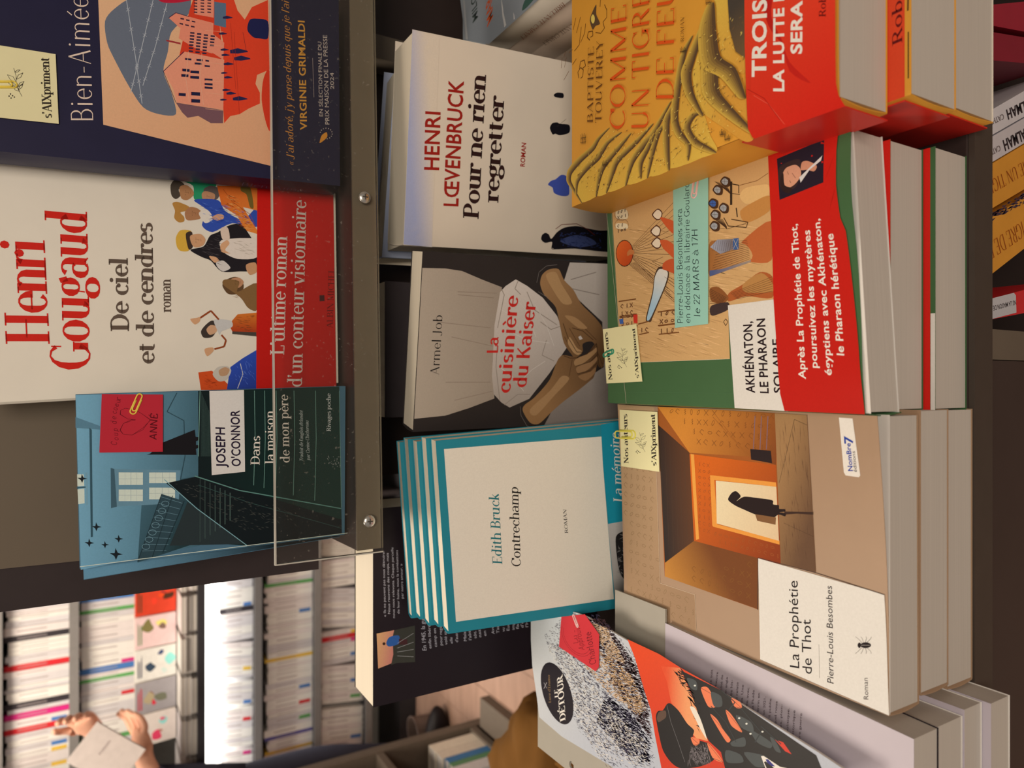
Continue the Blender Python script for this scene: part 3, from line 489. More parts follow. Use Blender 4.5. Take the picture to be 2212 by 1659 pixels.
"bien":{"f":[[0.147,0.5145,1.17],[0.99863,0.05234,0.0],[0.00219,-0.04182,-0.99912],[0.05229,-0.99775,0.04188]],"i":[["g",[214,168,128],[206,150,112],[1031,62,163,91,47,1116,1314,1104],[965,74,83,1084]],["s",[98,104,116],[832,101,927,153,1041,274,1169,570,1015,591,855,482,717,460,579,433,445,480,306,506,288,406,318,313,442,232,600,152,696,113]],["s",[176,28,52],[1117,378,1187,635,1125,635,1066,526,1044,419]],["p",[208,62,36],[857,801,1214,736,1245,850,1106,895,1054,941,1155,989,1235,1097,734,1101,679,1019,613,1007,555,1036,479,1035,427,958,378,900,355,842,299,802,409,797]],["s",[198,54,32],[507,1047,662,1061,722,1103,314,1105,347,1075]],["p",[200,58,34],[683,524,1028,591,1187,635,1221,758,854,789,407,786,426,631,514,523]],["p",[232,140,112],[585,433,740,562,739,806,390,797,385,512,471,491]],["p",[226,130,104],[947,466,991,504,983,634,979,740,766,732,771,644,822,525,892,536]],["p",[226,132,106],[1186,630,1217,747,1017,741,1011,623]],["p",[226,132,106],[794,584,776,721,738,800,858,807,913,722,910,612]],["p",[112,78,84],[384,506,387,797,297,794,284,718,319,641,295,575,325,543]],["l",[40,30,60],4,[579,433,739,556]],["l",[40,30,60],4,[947,466,992,509,985,590]],["l",[40,30,60],3,[579,433,384,506]],["p",[84,104,124],[1130,746,1137,820,967,819,968,745]],["p",[150,46,50],[796,450,795,535,783,537,785,452]],["p",[30,30,58],[453,523,458,566,438,565,433,522]],["l",[200,60,34],2.5,[453,523,433,522]],["p",[30,30,58],[474,598,482,653,458,653,451,598]],["l",[200,60,34],2.5,[474,598,451,598]],["p",[30,30,58],[426,598,433,653,410,652,403,598]],["l",[200,60,34],2.5,[426,598,403,598]],["p",[30,30,58],[621,545,627,590,609,590,603,545]],["l",[200,60,34],2.5,[621,545,603,545]],["p",[30,30,58],[584,539,589,583,571,582,565,539]],["l",[200,60,34],2.5,[584,539,565,539]],["p",[30,30,58],[619,594,627,648,609,648,601,594]],["l",[200,60,34],2.5,[619,594,601,594]],["p",[30,30,58],[583,593,591,648,572,648,565,593]],["l",[200,60,34],2.5,[583,593,565,593]],["p",[30,30,58],[583,681,590,731,576,731,569,681]],["l",[200,60,34],2.5,[583,681,569,681]],["p",[30,30,58],[552,681,559,731,545,731,539,681]],["l",[200,60,34],2.5,[552,681,539,681]],["p",[30,30,58],[528,681,534,731,521,731,514,681]],["l",[200,60,34],2.5,[528,681,514,681]],["p",[30,30,58],[675,682,679,715,668,715,664,682]],["l",[200,60,34],2.5,[675,682,664,682]],["p",[30,30,58],[713,688,714,710,703,710,702,687]],["l",[200,60,34],2.5,[713,688,702,687]],["p",[30,30,58],[697,562,702,601,689,601,684,562]],["l",[200,60,34],2.5,[697,562,684,562]],["p",[30,30,58],[707,632,712,670,698,670,694,632]],["l",[200,60,34],2.5,[707,632,694,632]],["p",[30,30,58],[680,621,686,665,673,665,667,621]],["l",[200,60,34],2.5,[680,621,667,621]],["p",[48,36,58],[882,595,886,621,875,621,871,595]],["p",[48,36,58],[861,593,865,620,854,620,850,593]],["p",[48,36,58],[840,592,843,618,832,618,829,592]],["p",[48,36,58],[818,590,822,616,811,616,807,590]],["p",[48,36,58],[797,588,801,614,790,614,786,588]],["p",[48,36,58],[776,586,780,613,769,613,765,586]],["p",[48,36,58],[755,585,758,611,747,611,744,585]],["p",[48,36,58],[885,637,889,663,877,663,874,637]],["p",[48,36,58],[863,635,867,661,856,661,852,635]],["p",[48,36,58],[842,633,846,660,835,660,831,633]],["p",[48,36,58],[821,631,824,658,813,658,810,631]],["p",[48,36,58],[800,630,803,656,792,656,788,630]],["p",[48,36,58],[778,628,782,654,771,654,767,628]],["p",[48,36,58],[757,626,761,653,750,652,746,626]],["p",[48,36,58],[887,679,891,705,880,705,876,679]],["p",[48,36,58],[866,677,870,704,859,704,855,677]],["p",[48,36,58],[845,675,848,702,837,702,833,675]],["p",[48,36,58],[823,673,827,700,816,700,812,673]],["p",[48,36,58],[802,672,806,698,794,698,791,671]],["p",[48,36,58],[781,670,784,696,773,696,769,670]],["p",[48,36,58],[759,668,763,695,752,694,748,668]],["p",[48,36,58],[890,721,894,748,883,748,879,721]],["p",[48,36,58],[869,719,872,746,861,746,857,719]],["p",[48,36,58],[847,717,851,744,840,744,836,717]],["p",[48,36,58],[826,716,829,742,818,742,814,716]],["p",[60,36,52],[1133,619,1137,641,1128,641,1125,619]],["p",[60,36,52],[1112,618,1116,641,1107,640,1104,618]],["p",[60,36,52],[1091,618,1095,640,1086,640,1083,618]],["p",[60,36,52],[1070,618,1074,640,1065,640,1062,618]],["p",[60,36,52],[1049,618,1053,640,1044,640,1041,618]],["p",[60,36,52],[1029,618,1032,640,1023,640,1020,618]],["p",[60,36,52],[1144,661,1148,683,1139,683,1136,661]],["p",[60,36,52],[1123,660,1127,683,1118,683,1115,660]],["p",[60,36,52],[1102,660,1106,682,1097,682,1094,660]],["p",[60,36,52],[1081,660,1085,682,1076,682,1073,660]],["p",[60,36,52],[1060,660,1064,682,1055,682,1052,660]],["p",[60,36,52],[1039,660,1042,682,1034,682,1031,660]],["p",[60,36,52],[1156,703,1159,725,1151,725,1147,703]],["p",[60,36,52],[1135,703,1138,725,1129,725,1126,703]],["p",[60,36,52],[1113,703,1117,725,1108,725,1105,703]],["p",[60,36,52],[1092,702,1096,725,1087,725,1084,702]],["p",[60,36,52],[1071,702,1075,725,1066,725,1063,702]],["p",[60,36,52],[1050,702,1053,725,1045,724,1041,702]],["p",[60,36,52],[965,536,966,558,956,558,955,536]],["p",[60,36,52],[930,531,930,552,920,552,920,530]],["p",[60,36,52],[964,571,964,592,955,592,954,571]],["p",[60,36,52],[928,565,929,587,919,587,919,565]],["p",[60,36,52],[963,606,963,627,954,627,953,605]],["p",[60,36,52],[927,600,928,622,918,622,917,600]],["l",[244,160,130],2,[917,689,932,801]],["l",[244,160,130],2,[818,688,832,801]],["l",[244,160,130],2,[695,687,707,800]],["l",[244,160,130],2,[572,687,583,799]],["l",[244,160,130],2,[486,686,496,798]],["l",[244,160,130],2,[376,685,384,797]],["l",[244,160,130],3,[745,584,559,566,406,587]],["l",[244,160,130],3,[751,666,565,653,398,674]],["s",[30,32,70],[1008,958,1063,976,1081,1024,1080,1095,957,1094,943,1034,941,998,971,963]],["p",[38,34,70],[815,843,840,893,836,957,828,960,802,893,793,845]],["p",[38,34,70],[770,869,793,915,788,973,781,976,757,915,750,871]],["p",[38,34,70],[485,858,505,900,499,952,493,954,473,899,468,860]],["p",[38,34,70],[808,783,819,806,817,835,814,836,802,806,798,784]],["p",[38,34,70],[713,802,727,829,724,864,720,865,706,829,702,803]],["p",[38,34,70],[917,773,929,796,927,824,924,825,912,796,908,774]],["p",[38,34,70],[531,793,541,815,538,844,535,845,524,815,521,794]],["p",[38,34,70],[512,817,525,845,521,879,517,880,504,845,500,819]],["p",[38,34,70],[646,786,655,804,653,826,650,827,641,804,638,786]],["p",[38,34,70],[620,805,631,827,628,856,625,857,613,827,610,806]],["p",[38,34,70],[772,789,783,812,781,840,777,841,766,811,762,790]],["p",[38,34,70],[1037,799,1052,826,1050,861,1045,862,1030,826,1025,800]],["p",[38,34,70],[459,778,467,797,465,819,462,820,453,796,451,779]],["l",[60,24,40],2,[962,928,828,950]],["l",[150,40,30],1.5,[1006,848,549,878]],["l",[150,40,30],1.5,[948,870,378,900]],["l",[165,168,172],4,[1004,221,627,273,340,308]],["l",[175,176,180],2,[950,220,935,242]],["l",[175,176,180],2,[958,240,927,220]],["l",[175,176,180],2,[589,269,573,291]],["l",[175,176,180],2,[596,289,565,269]],["l",[175,176,180],2,[825,237,809,259]],["l",[175,176,180],2,[832,257,801,237]],["l",[175,176,180],2,[493,280,477,303]],["l",[175,176,180],2,[500,301,470,280]],["l",[175,176,180],2,[699,254,683,276]],["l",[175,176,180],2,[706,274,676,254]],["l",[175,176,180],2,[398,292,381,314]],["l",[175,176,180],2,[404,312,374,292]],["l",[165,168,172],4,[1057,377,743,314,398,244]],["l",[175,176,180],2,[1013,356,998,379]],["l",[175,176,180],2,[1021,377,990,356]],["l",[175,176,180],2,[694,292,678,315]],["l",[175,176,180],2,[701,313,671,292]],["l",[175,176,180],2,[909,335,893,358]],["l",[175,176,180],2,[916,356,885,335]],["l",[175,176,180],2,[579,269,563,291]],["l",[175,176,180],2,[586,289,556,269]],["l",[175,176,180],2,[804,314,788,337]],["l",[175,176,180],2,[812,335,780,314]],["l",[175,176,180],2,[465,245,448,268]],["l",[175,176,180],2,[471,266,441,245]],["l",[165,168,172],4,[1042,456,736,387,459,313]],["l",[175,176,180],2,[1000,434,984,457]],["l",[175,176,180],2,[1007,455,975,434]],["l",[175,176,180],2,[699,364,683,387]],["l",[175,176,180],2,[706,385,675,364]],["l",[175,176,180],2,[897,411,881,434]],["l",[175,176,180],2,[905,432,873,411]],["l",[175,176,180],2,[606,339,590,362]],["l",[175,176,180],2,[613,360,583,339]],["l",[175,176,180],2,[796,388,780,411]],["l",[175,176,180],2,[803,409,772,388]],["l",[175,176,180],2,[514,315,498,338]],["l",[175,176,180],2,[521,336,491,315]],["t",[214,190,170],"light","Bien-Aimée",[165,37,969,10,144,-81]],["t",[196,130,60],"italic","« J'ai adoré, j'y pense depuis que je l'ai",[71,1263,1262,1241,64,1212]],["t",[214,150,60],"sansb","VIRGINIE GRIMALDI",[347,1355,1146,1349,339,1309]],["l",[190,170,160],2,[596,1408,885,1403]],["t",[196,178,168],"sans","EN SÉLECTION FINALE DU",[467,1471,1019,1468,463,1445]],["t",[196,178,168],"sans","PRIX MAISON DE LA PRESSE",[416,1517,1079,1510,411,1487]],["t",[196,178,168],"sans","2024",[685,1555,808,1554,680,1529]],["s",[214,140,50],[268,1445,323,1459,355,1495,323,1500,293,1477]],["l",[214,140,50],2,[268,1442,326,1478]],["p",[196,178,168],[347,1454,343,1451,344,1447,348,1447,351,1451]],["p",[196,178,168],[364,1462,360,1460,360,1455,365,1455,367,1460]],["p",[196,178,168],[377,1477,373,1474,373,1470,378,1470,380,1474]],["p",[196,178,168],[384,1495,380,1492,381,1488,386,1488,388,1493]],["p",[196,178,168],[385,1514,380,1511,381,1507,386,1507,388,1511]],["p",[196,178,168],[378,1529,373,1526,374,1522,379,1522,381,1526]],["p",[196,178,168],[365,1538,361,1536,361,1531,366,1531,368,1536]],["p",[196,178,168],[348,1540,344,1537,345,1533,349,1533,352,1538]],["p",[196,178,168],[331,1534,327,1531,328,1527,332,1527,334,1531]],["p",[196,178,168],[317,1521,312,1518,313,1514,318,1514,320,1518]],["p",[196,178,168],[307,1503,303,1500,304,1496,308,1496,311,1501]]]},
"bien_q":[[-9.8,-66],[130,-66],[137,160],[-2.8,158.8]],
"bien_note":[[54.2,-54.5],[55.5,-16.2],[12.3,-14.5],[10.3,-54.3]],
"bien_note_s":{"f":[[0.147,0.5145,1.17],[0.99863,0.05234,0.0],[0.00219,-0.04182,-0.99912],[0.05229,-0.99775,0.04188]],"i":[["t",[52,44,36],"serifb","s'AIXpriment",[151,-180,525,-196,143,-227]],["l",[52,44,36],2.4,[257,-331,318,-361,377,-361,422,-373]],["l",[52,44,36],2.4,[285,-343,309,-355,314,-379,290,-366,285,-343]],["l",[52,44,36],2.4,[316,-357,333,-377,329,-402,311,-383,316,-357]],["l",[52,44,36],2.4,[340,-361,369,-376,375,-404,347,-389,340,-361]],["l",[52,44,36],2.4,[355,-361,373,-338,403,-327,385,-350,355,-361]],["l",[52,44,36],2.4,[312,-352,326,-332,351,-321,338,-342,312,-352]],["l",[52,44,36],2.4,[398,-367,403,-352,418,-341,414,-356,398,-367]],["l",[52,44,36],2.4,[294,-349,312,-332,337,-327,319,-344,294,-349]],["p",[52,44,36],[262,-384,257,-386,256,-390,260,-392,265,-390,265,-386]],["p",[52,44,36],[253,-374,249,-376,248,-380,252,-382,256,-380,257,-376]],["p",[52,44,36],[247,-391,243,-393,242,-397,246,-399,250,-397,251,-393]],["p",[52,44,36],[237,-382,233,-383,232,-387,236,-389,240,-387,241,-383]],["p",[52,44,36],[246,-365,242,-367,241,-371,245,-373,249,-371,250,-367]]]},
"loev":{"f":[[0.1082,0.5139,0.9591],[0.97836,-0.20262,0.04199],[0.03015,-0.06116,-0.99767],[-0.20471,-0.97735,0.05373]],"i":[["g",[158,160,186],[212,194,172],[1549,4,1547,216,-7,233,0,-2],[807,9,830,191]],["t",[150,32,24],"sansb","HENRI",[582,260,1008,250,573,142]],["t",[150,32,24],"sansb","LŒVENBRUCK",[323,437,1260,429,318,316]],["t",[48,26,24],"serifb","Pour ne rien",[241,622,1328,616,240,485]],["t",[48,26,24],"serifb","regretter",[386,790,1192,785,381,654]],["t",[150,32,24],"sansb","ROMAN",[688,1010,874,1009,688,969]],["s",[22,20,26],[113,1218,151,1222,172,1252,161,1288,126,1316,186,1368,229,1440,251,1561,239,1671,229,1800,226,1963,57,1983,57,1565,40,1366,54,1323,39,1359,44,1324,101,1325,88,1260]],["s",[60,70,110],[112,1405,173,1553,157,1712,109,1781,72,1594]],["r",[40,50,90],60,4,1,[-0.15,1.53],0.5,8,[186,1368,218,1833,74,1850,47,1381]],["l",[110,40,34],5,[210,1350,252,1407,270,1559,233,1672,186,1757]],["s",[22,20,26],[1019,1220,1059,1239,1072,1284,1065,1314,1067,1403,1007,1409,975,1323,981,1278,973,1250]],["s",[22,20,26],[1280,1233,1302,1263,1305,1321,1270,1324,1265,1252]],["s",[64,80,160],[569,1243,602,1270,619,1312,661,1368,643,1429,509,1458,489,1384,507,1308,549,1289]],["l",[60,50,40],2,[1040,1287,1110,1369]]]},
"loev_q":[[-0.4,-0.4],[155.0,0.4],[155.3,213.1],[0.6,206.6]],
"kaiser":{"f":[[-0.0362,0.4967,0.9583],[0.98233,-0.18492,0.02889],[0.01502,-0.07597,-0.997],[-0.18656,-0.97981,0.07185]],"i":[["g",[168,152,134],[150,134,118],[1226,7,1232,186,1221,319,1167,483,1116,658,1058,649,848,620,541,619,242,656,173,449,118,251,102,0],[722,2,731,641]],["l",[136,120,104],5,[1066,292,1069,616]],["l",[136,120,104],5,[1044,294,1033,593]],["l",[136,120,104],5,[726,264,660,608]],["l",[136,120,104],5,[836,138,801,585]],["l",[136,120,104],5,[236,318,301,634]],["l",[136,120,104],5,[379,236,374,615]],["g",[196,182,170],[160,146,134],[1079,644,1127,687,1182,770,1138,872,1050,1022,910,1166,814,1218,654,1283,442,1139,232,969,165,797,208,720,277,649,422,622,825,615],[1106,678,174,816]],["l",[140,126,114],6,[1105,652,1060,681,802,643]],["l",[140,126,114],6,[1169,790,1110,769,1066,825]],["l",[140,126,114],6,[731,648,494,652,226,705]],["l",[140,126,114],6,[1091,876,952,955,837,1173]],["l",[140,126,114],6,[188,748,272,863,269,973]],["l",[140,126,114],6,[858,1018,799,1120,826,1202]],["l",[140,126,114],6,[713,1086,590,1056,541,1173]],["g",[176,164,152],[120,108,100],[1190,1203,1341,1244,1352,1613,877,1789,-16,1958,5,1129,125,1190,312,1353,489,1664,872,1606,1039,1367],[1233,1347,-6,1550]],["l",[130,118,108],7,[1205,1265,1278,1502]],["l",[130,118,108],7,[1133,1286,1096,1552]],["l",[130,118,108],7,[101,1508,306,1731]],["l",[130,118,108],7,[160,1295,166,1532]],["G",[150,112,74],[104,74,46],[1155,989,1227,999,1274,1056,1282,1145,1201,1202,1122,1301,1015,1384,908,1528,822,1612,670,1651,515,1664,483,1634,515,1600,643,1579,706,1519,686,1433,617,1440,566,1372,598,1332,691,1251,838,1198,982,1145,1074,1033],[1218,1068,618,1634]],["G",[146,108,70],[96,68,44],[134,918,183,932,243,1017,385,1144,541,1201,591,1253,573,1386,605,1486,694,1566,554,1599,412,1574,380,1547,292,1429,198,1291,112,1184,20,1078,33,993],[242,1087,554,1566]],["l",[70,46,30],4,[740,1253,617,1338]],["l",[70,46,30],4,[815,1289,667,1405]],["l",[70,46,30],4,[818,1434,720,1563]],["l",[70,46,30],4,[554,1402,643,1541]],["l",[70,46,30],4,[490,1409,554,1566]],["l",[70,46,30],4,[426,1415,464,1560]],["l",[70,46,30],4,[554,1344,415,1328]],["l",[70,46,30],4,[643,1571,515,1646]],["s",[168,130,88],[1228,1033,1257,1120,1165,1184,1024,1297,1009,1213,1102,1120]],["s",[160,122,82],[912,1237,903,1338,819,1463,817,1375]],["s",[164,126,86],[144,983,291,1153,415,1256,389,1331,252,1200,92,1044]],["s",[172,134,92],[741,1303,654,1377,623,1432,592,1398,617,1345,691,1287]],["s",[160,122,82],[554,1373,617,1514,656,1570,618,1574,528,1464,503,1378]],["s",[150,112,76],[490,1394,541,1537,579,1581,541,1585,464,1500,439,1414]],["s",[144,106,70],[414,1416,451,1532,489,1580,438,1578,374,1495]],["l",[62,40,26],5,[851,1228,741,1282,617,1381,617,1440]],["l",[62,40,26],5,[569,1386,602,1486,688,1569]],["l",[62,40,26],5,[499,1386,535,1523,599,1588]],["l",[62,40,26],5,[433,1403,464,1530,528,1593]],["l",[62,40,26],5,[694,1566,515,1608,483,1634]],["l",[62,40,26],5,[816,1318,793,1422,719,1533]],["l",[62,40,26],5,[585,1261,566,1321,569,1401]],["l",[120,86,56],3,[808,1435,738,1509]],["l",[120,86,56],3,[819,1463,745,1542]],["p",[190,178,168],[742,1383,755,1404,728,1428,717,1400]],["l",[200,188,176],4,[943,664,899,759,661,725]],["l",[200,188,176],4,[1063,759,950,875,736,988]],["l",[200,188,176],4,[493,685,420,797,295,915]],["l",[200,188,176],4,[1000,951,835,1075,665,1161]],["l",[200,188,176],4,[370,868,468,970,541,1088]],["l",[200,188,176],4,[780,742,711,908,689,1117]],["l",[116,106,100],3,[1166,957,1249,970,1301,1033,1316,1128]],["l",[116,106,100],3,[1096,977,1052,1070]],["l",[116,106,100],3,[172,891,97,904,6,967,-23,1054]],["t",[24,20,20],"flare","Armel Job",[434,180,890,183,435,109]],["t",[186,40,34],"flareb","La",[599,658,731,654,598,564]],["t",[186,40,34],"flareb","cuisinière",[281,789,1053,801,283,674]],["t",[186,40,34],"flareb","du Kaiser",[324,930,1009,961,326,811]],["t",[186,40,34],"flareb","La",[600,660,731,657,599,567]],["t",[186,40,34],"flareb","cuisinière",[282,792,1053,804,284,677]],["t",[186,40,34],"flareb","du Kaiser",[325,932,1010,964,327,814]]]},
"kaiser_q":[[0.0,-0.5],[134.7,0.4],[135.7,209.8],[0.0,205.9]],
"contre":{"f":[[-0.1796,0.46,0.947],[0.99804,-0.01658,0.0603],[0.05694,-0.15769,-0.98585],[-0.02585,-0.98735,0.15643]],"i":[["p",[222,208,184],[1334,33,1315,1307,1107,1310,19,1364,77,61]],["t",[36,108,112],"serif","Edith Bruck",[439,437,968,433,455,361]],["t",[34,30,28],"serif","Contrechamp",[396,584,999,589,411,510]],["t",[60,56,52],"serif","ROMAN",[596,986,784,978,600,958]],["p",[24,128,146],[1409,1307,1107,1310,516,1352,563,1835,1451,1826]],["g",[168,162,154],[132,124,116],[622,1335,639,1838,-119,1808,24,1373],[625,1365,-43,1378]],["s",[30,28,28],[510,1402,545,1466,529,1529,431,1698,130,1686,128,1513,208,1431,361,1404]],["r",[110,105,100],70,5,0.7,[-1.68,4.14],0.6,4,[545,1411,517,1614,144,1599,214,1398]],["p",[24,104,118],[18,1368,-43,1811,-196,1805,-64,1369]],["t",[210,220,220],"serif","La mémoire",[777,1476,1331,1465,795,1393]]]},
"contre_q":[[-0.1,0.2],[139.8,-2.5],[140.9,201.9],[-8.4,192.7]],
"black":{"f":[[-0.2575,0.54,0.9745],[1.0,0.0,0.0],[0.0,0.0,-1.0],[0.0,-1.0,0.0]],"i":[["t",[178,170,172],"sans","« Ils ne peuvent pas nous détruire.",[704,108,1232,95,707,88]],["t",[178,170,172],"sans","Nous recevons des coups, mais",[723,144,1215,129,726,124]],["t",[178,170,172],"sans","nous nous relevons. Chaque parcelle",[682,184,1254,170,686,164]],["t",[178,170,172],"sans","de leur haine, nous la combattons",[710,224,1228,210,713,204]],["t",[178,170,172],"sans","par notre amour. »",[829,258,1112,248,832,237]],["t",[178,170,172],"sans","En 1945, la guerre",[366,462,713,437,373,426]],["t",[178,170,172],"sans","enfin libéré. À",[373,507,626,493,378,482]],["t",[178,170,172],"sans","camp en",[376,557,532,547,381,532]],["t",[178,170,172],"sans","pour regar",[381,608,558,600,386,582]],["t",[178,170,172],"sans","volé sa",[377,654,495,644,382,628]],["t",[178,170,172],"sans","elle",[378,705,432,699,383,679]],["t",[178,170,172],"sans","d'autr",[380,754,463,751,385,727]],["t",[178,170,172],"sans","Mais",[374,836,455,828,379,809]],["t",[178,170,172],"sans","l'abs",[374,884,454,873,379,857]],["t",[178,170,172],"sans","tôt, ",[378,934,444,926,383,907]],["t",[178,170,172],"sans","nazi",[381,980,457,969,386,952]],["t",[178,170,172],"sans","en v",[382,1029,468,1019,387,1002]],["t",[178,170,172],"sans","Avec",[384,1112,475,1096,389,1084]],["t",[178,170,172],"sans","Tass",[382,1159,466,1152,387,1131]],["t",[178,170,172],"sans","vu u",[386,1215,455,1210,391,1186]],["t",[178,170,172],"sans","Euro",[387,1263,474,1260,392,1234]],["t",[178,170,172],"sans","imp",[384,1317,452,1312,389,1288]],["t",[178,170,172],"sans","fac",[383,1361,458,1358,388,1331]],["t",[178,170,172],"sans","d'o",[385,1410,449,1407,391,1380]],["t",[178,170,172],"sans","l'Hi",[384,1460,455,1457,389,1430]],["g",[214,160,110],[200,120,110],[584,29,585,177,329,197,302,42],[456,32,425,190]],["p",[60,58,50],[585,177,591,358,290,360,316,197,307,150,391,170,531,164]],["s",[50,90,150],[491,110,536,137,534,217,470,220,460,137]],["p",[60,36,30],[489,104,481,100,479,91,485,81,494,78,502,81,504,91,499,100]],["p",[70,40,40],[508,217,488,292,444,292,460,220]],["l",[165,160,155],3,[473,204,530,347]],["l",[165,160,155],3,[435,204,457,347]],["l",[165,160,155],3,[403,204,397,347]],["l",[165,160,155],3,[372,204,336,347]]]},
"thot":{"f":[[-0.1636,0.4106,0.83],[1.0,0.0,0.0],[0.0,-1.0,0.0],[0.0,0.0,1.0]],"i":[["g",[168,136,100],[150,118,88],[1484,-19,1478,374,260,437,263,763,26,777,32,476,75,98],[1203,53,383,767]],["y",[132,104,72],0.35,6.5,5,[1037,40,1070,369,250,428,252,757,43,771,50,487,101,116]],["l",[205,180,150],2.2,[1478,378,260,437,263,763,26,777]],["p",[150,82,34],[1479,414,1467,1621,614,1658,607,1432,610,1267,305,1270,317,483]],["g",[40,34,32],[92,56,34],[1353,419,1184,717,613,757,409,485],[771,454,821,787]],["l",[72,54,40],2,[1307,437,424,485]],["l",[72,54,40],2,[1276,485,461,528]],["l",[72,54,40],2,[1246,533,497,571]],["l",[72,54,40],2,[1216,579,532,613]],["l",[72,54,40],2,[1187,625,567,654]],["l",[72,54,40],2,[1158,671,601,695]],["g",[196,124,48],[120,62,28],[1479,414,1469,1424,1171,1401,1202,1202,1184,717],[1456,727,1170,1394]],["y",[120,70,30],0.35,6,9,[1456,520,1459,1394,1233,1378,1238,1202,1255,787]],["l",[120,92,100],6,[1447,1251,1247,1238]],["l",[120,92,100],6,[1448,1299,1251,1287]],["l",[120,92,100],6,[1450,1347,1255,1334]],["l",[150,88,36],4,[1462,920,1228,1168]],["l",[150,88,36],4,[1427,920,1199,1210]],["g",[182,122,52],[110,62,30],[412,487,613,757,615,1267,307,1269,317,485],[249,520,559,920]],["y",[120,76,34],0.35,6,11,[432,727,568,1251,337,1251,339,767]],["g",[196,92,26],[128,52,22],[1177,717,1171,1401,607,1432,613,757],[1120,883,663,1424]],["y",[150,74,30],0.3,4,12,[1139,787,1136,901,697,901,677,787]],["y",[146,76,34],0.3,4,13,[700,920,698,1409,630,1416,630,993]],["p",[226,146,62],[1178,727,1177,757,633,802,622,775]],["p",[40,28,28],[1248,1215,1250,1366,1178,1375,1186,1221]],["p",[222,140,58],[1057,896,1071,1401,1046,1404,1030,920]],["p",[222,140,58],[1057,896,1058,929,742,957,739,915]],["p",[222,140,58],[756,915,742,1424,718,1424,734,920]],["g",[222,196,156],[208,178,138],[1028,944,1046,1404,739,1420,759,952],[986,948,788,1409]],["g",[150,112,72],[96,68,48],[1468,1397,1467,1621,614,1658,607,1432],[1042,1394,953,1655]],["r",[88,60,42],60,9,0.3,[-1.52,0.15],0.05,3,[1441,1424,1442,1614,635,1641,630,1447]],["l",[66,46,34],2,[1071,1424,1439,1535,1412,1621]],["l",[66,46,34],1.5,[847,1454,806,1648]],["p",[58,38,30],[913,1457,940,1648,925,1648,914,1543,896,1462]],["s",[34,22,22],[922,1044,967,1073,982,1108,956,1143,922,1110,957,1168,963,1267,965,1375,942,1381,943,1421,923,1424,927,1463,914,1463,903,1424,904,1466,886,1463,889,1418,858,1370,861,1267,879,1168,895,1096]],["p",[120,82,50],[865,1251,870,1401,827,1397,828,1267]],["p",[212,202,188],[608,1272,592,2047,-2,2067,16,1287]],["l",[52,40,40],3,[302,1267,611,1272,611,1658,591,2047]],["l",[60,46,40],1.5,[16,1287,-2,2067]],["t",[32,24,26],"sansi","La Prophétie",[55,1554,539,1544,37,1493]],["t",[32,24,26],"sansi","de Thot",[51,1634,347,1626,33,1575]],["l",[32,24,26],1.5,[47,1681,227,1677]],["t",[32,24,26],"sansi","Pierre-Louis Besombes",[46,1765,562,1757,35,1728]],["t",[60,50,50],"sansi","Roman",[37,1960,145,1956,28,1935]],["l",[32,24,26],1.6,[306,1938,329,1903,334,1889]],["l",[32,24,26],1.6,[306,1938,262,1903,247,1889]],["l",[32,24,26],1.6,[306,1938,336,1927,343,1919]],["l",[32,24,26],1.6,[306,1938,270,1927,256,1919]],["l",[32,24,26],1.6,[306,1938,343,1950,352,1948]],["l",[32,24,26],1.6,[306,1938,278,1950,266,1948]],["l",[32,24,26],1.6,[306,1938,350,1973,360,1976]],["l",[32,24,26],1.6,[306,1938,285,1973,275,1976]],["p",[32,24,26],[317,1974,312,1973,307,1969,301,1962,297,1954,293,1945,291,1936,291,1928,292,1922,295,1918,299,1916,304,1918,309,1922,314,1928,319,1936,323,1945,325,1954,325,1962,324,1969,321,1973]],["p",[32,24,26],[300,1921,296,1921,292,1919,288,1917,285,1915,283,1912,283,1908,284,1906,287,1904,290,1902,294,1902,298,1902,303,1904,306,1906,309,1908,311,1912,311,1915,310,1917,308,1919,304,1921]],["l",[200,190,175],1,[300,1920,315,1968]],["p",[216,208,198],[1462,1829,1461,1914,1173,1942,1163,1933,1163,1855,1179,1845]],["t",[40,62,140],"sansb","NomBre",[1191,1900,1334,1893,1188,1872]],["t",[40,62,140],"sansb","7",[1331,1909,1371,1908,1328,1858]],["t",[60,60,66],"sansi","éditions",[1188,1924,1294,1918,1186,1904]]]},
"thot_q":[[0,6.0],[148.0,0],[148.0,206.0],[-0.6,206.5]],
"thot_note":[[144.5,1.5],[144.2,41.9],[103.0,43.9],[102.8,3.3]],
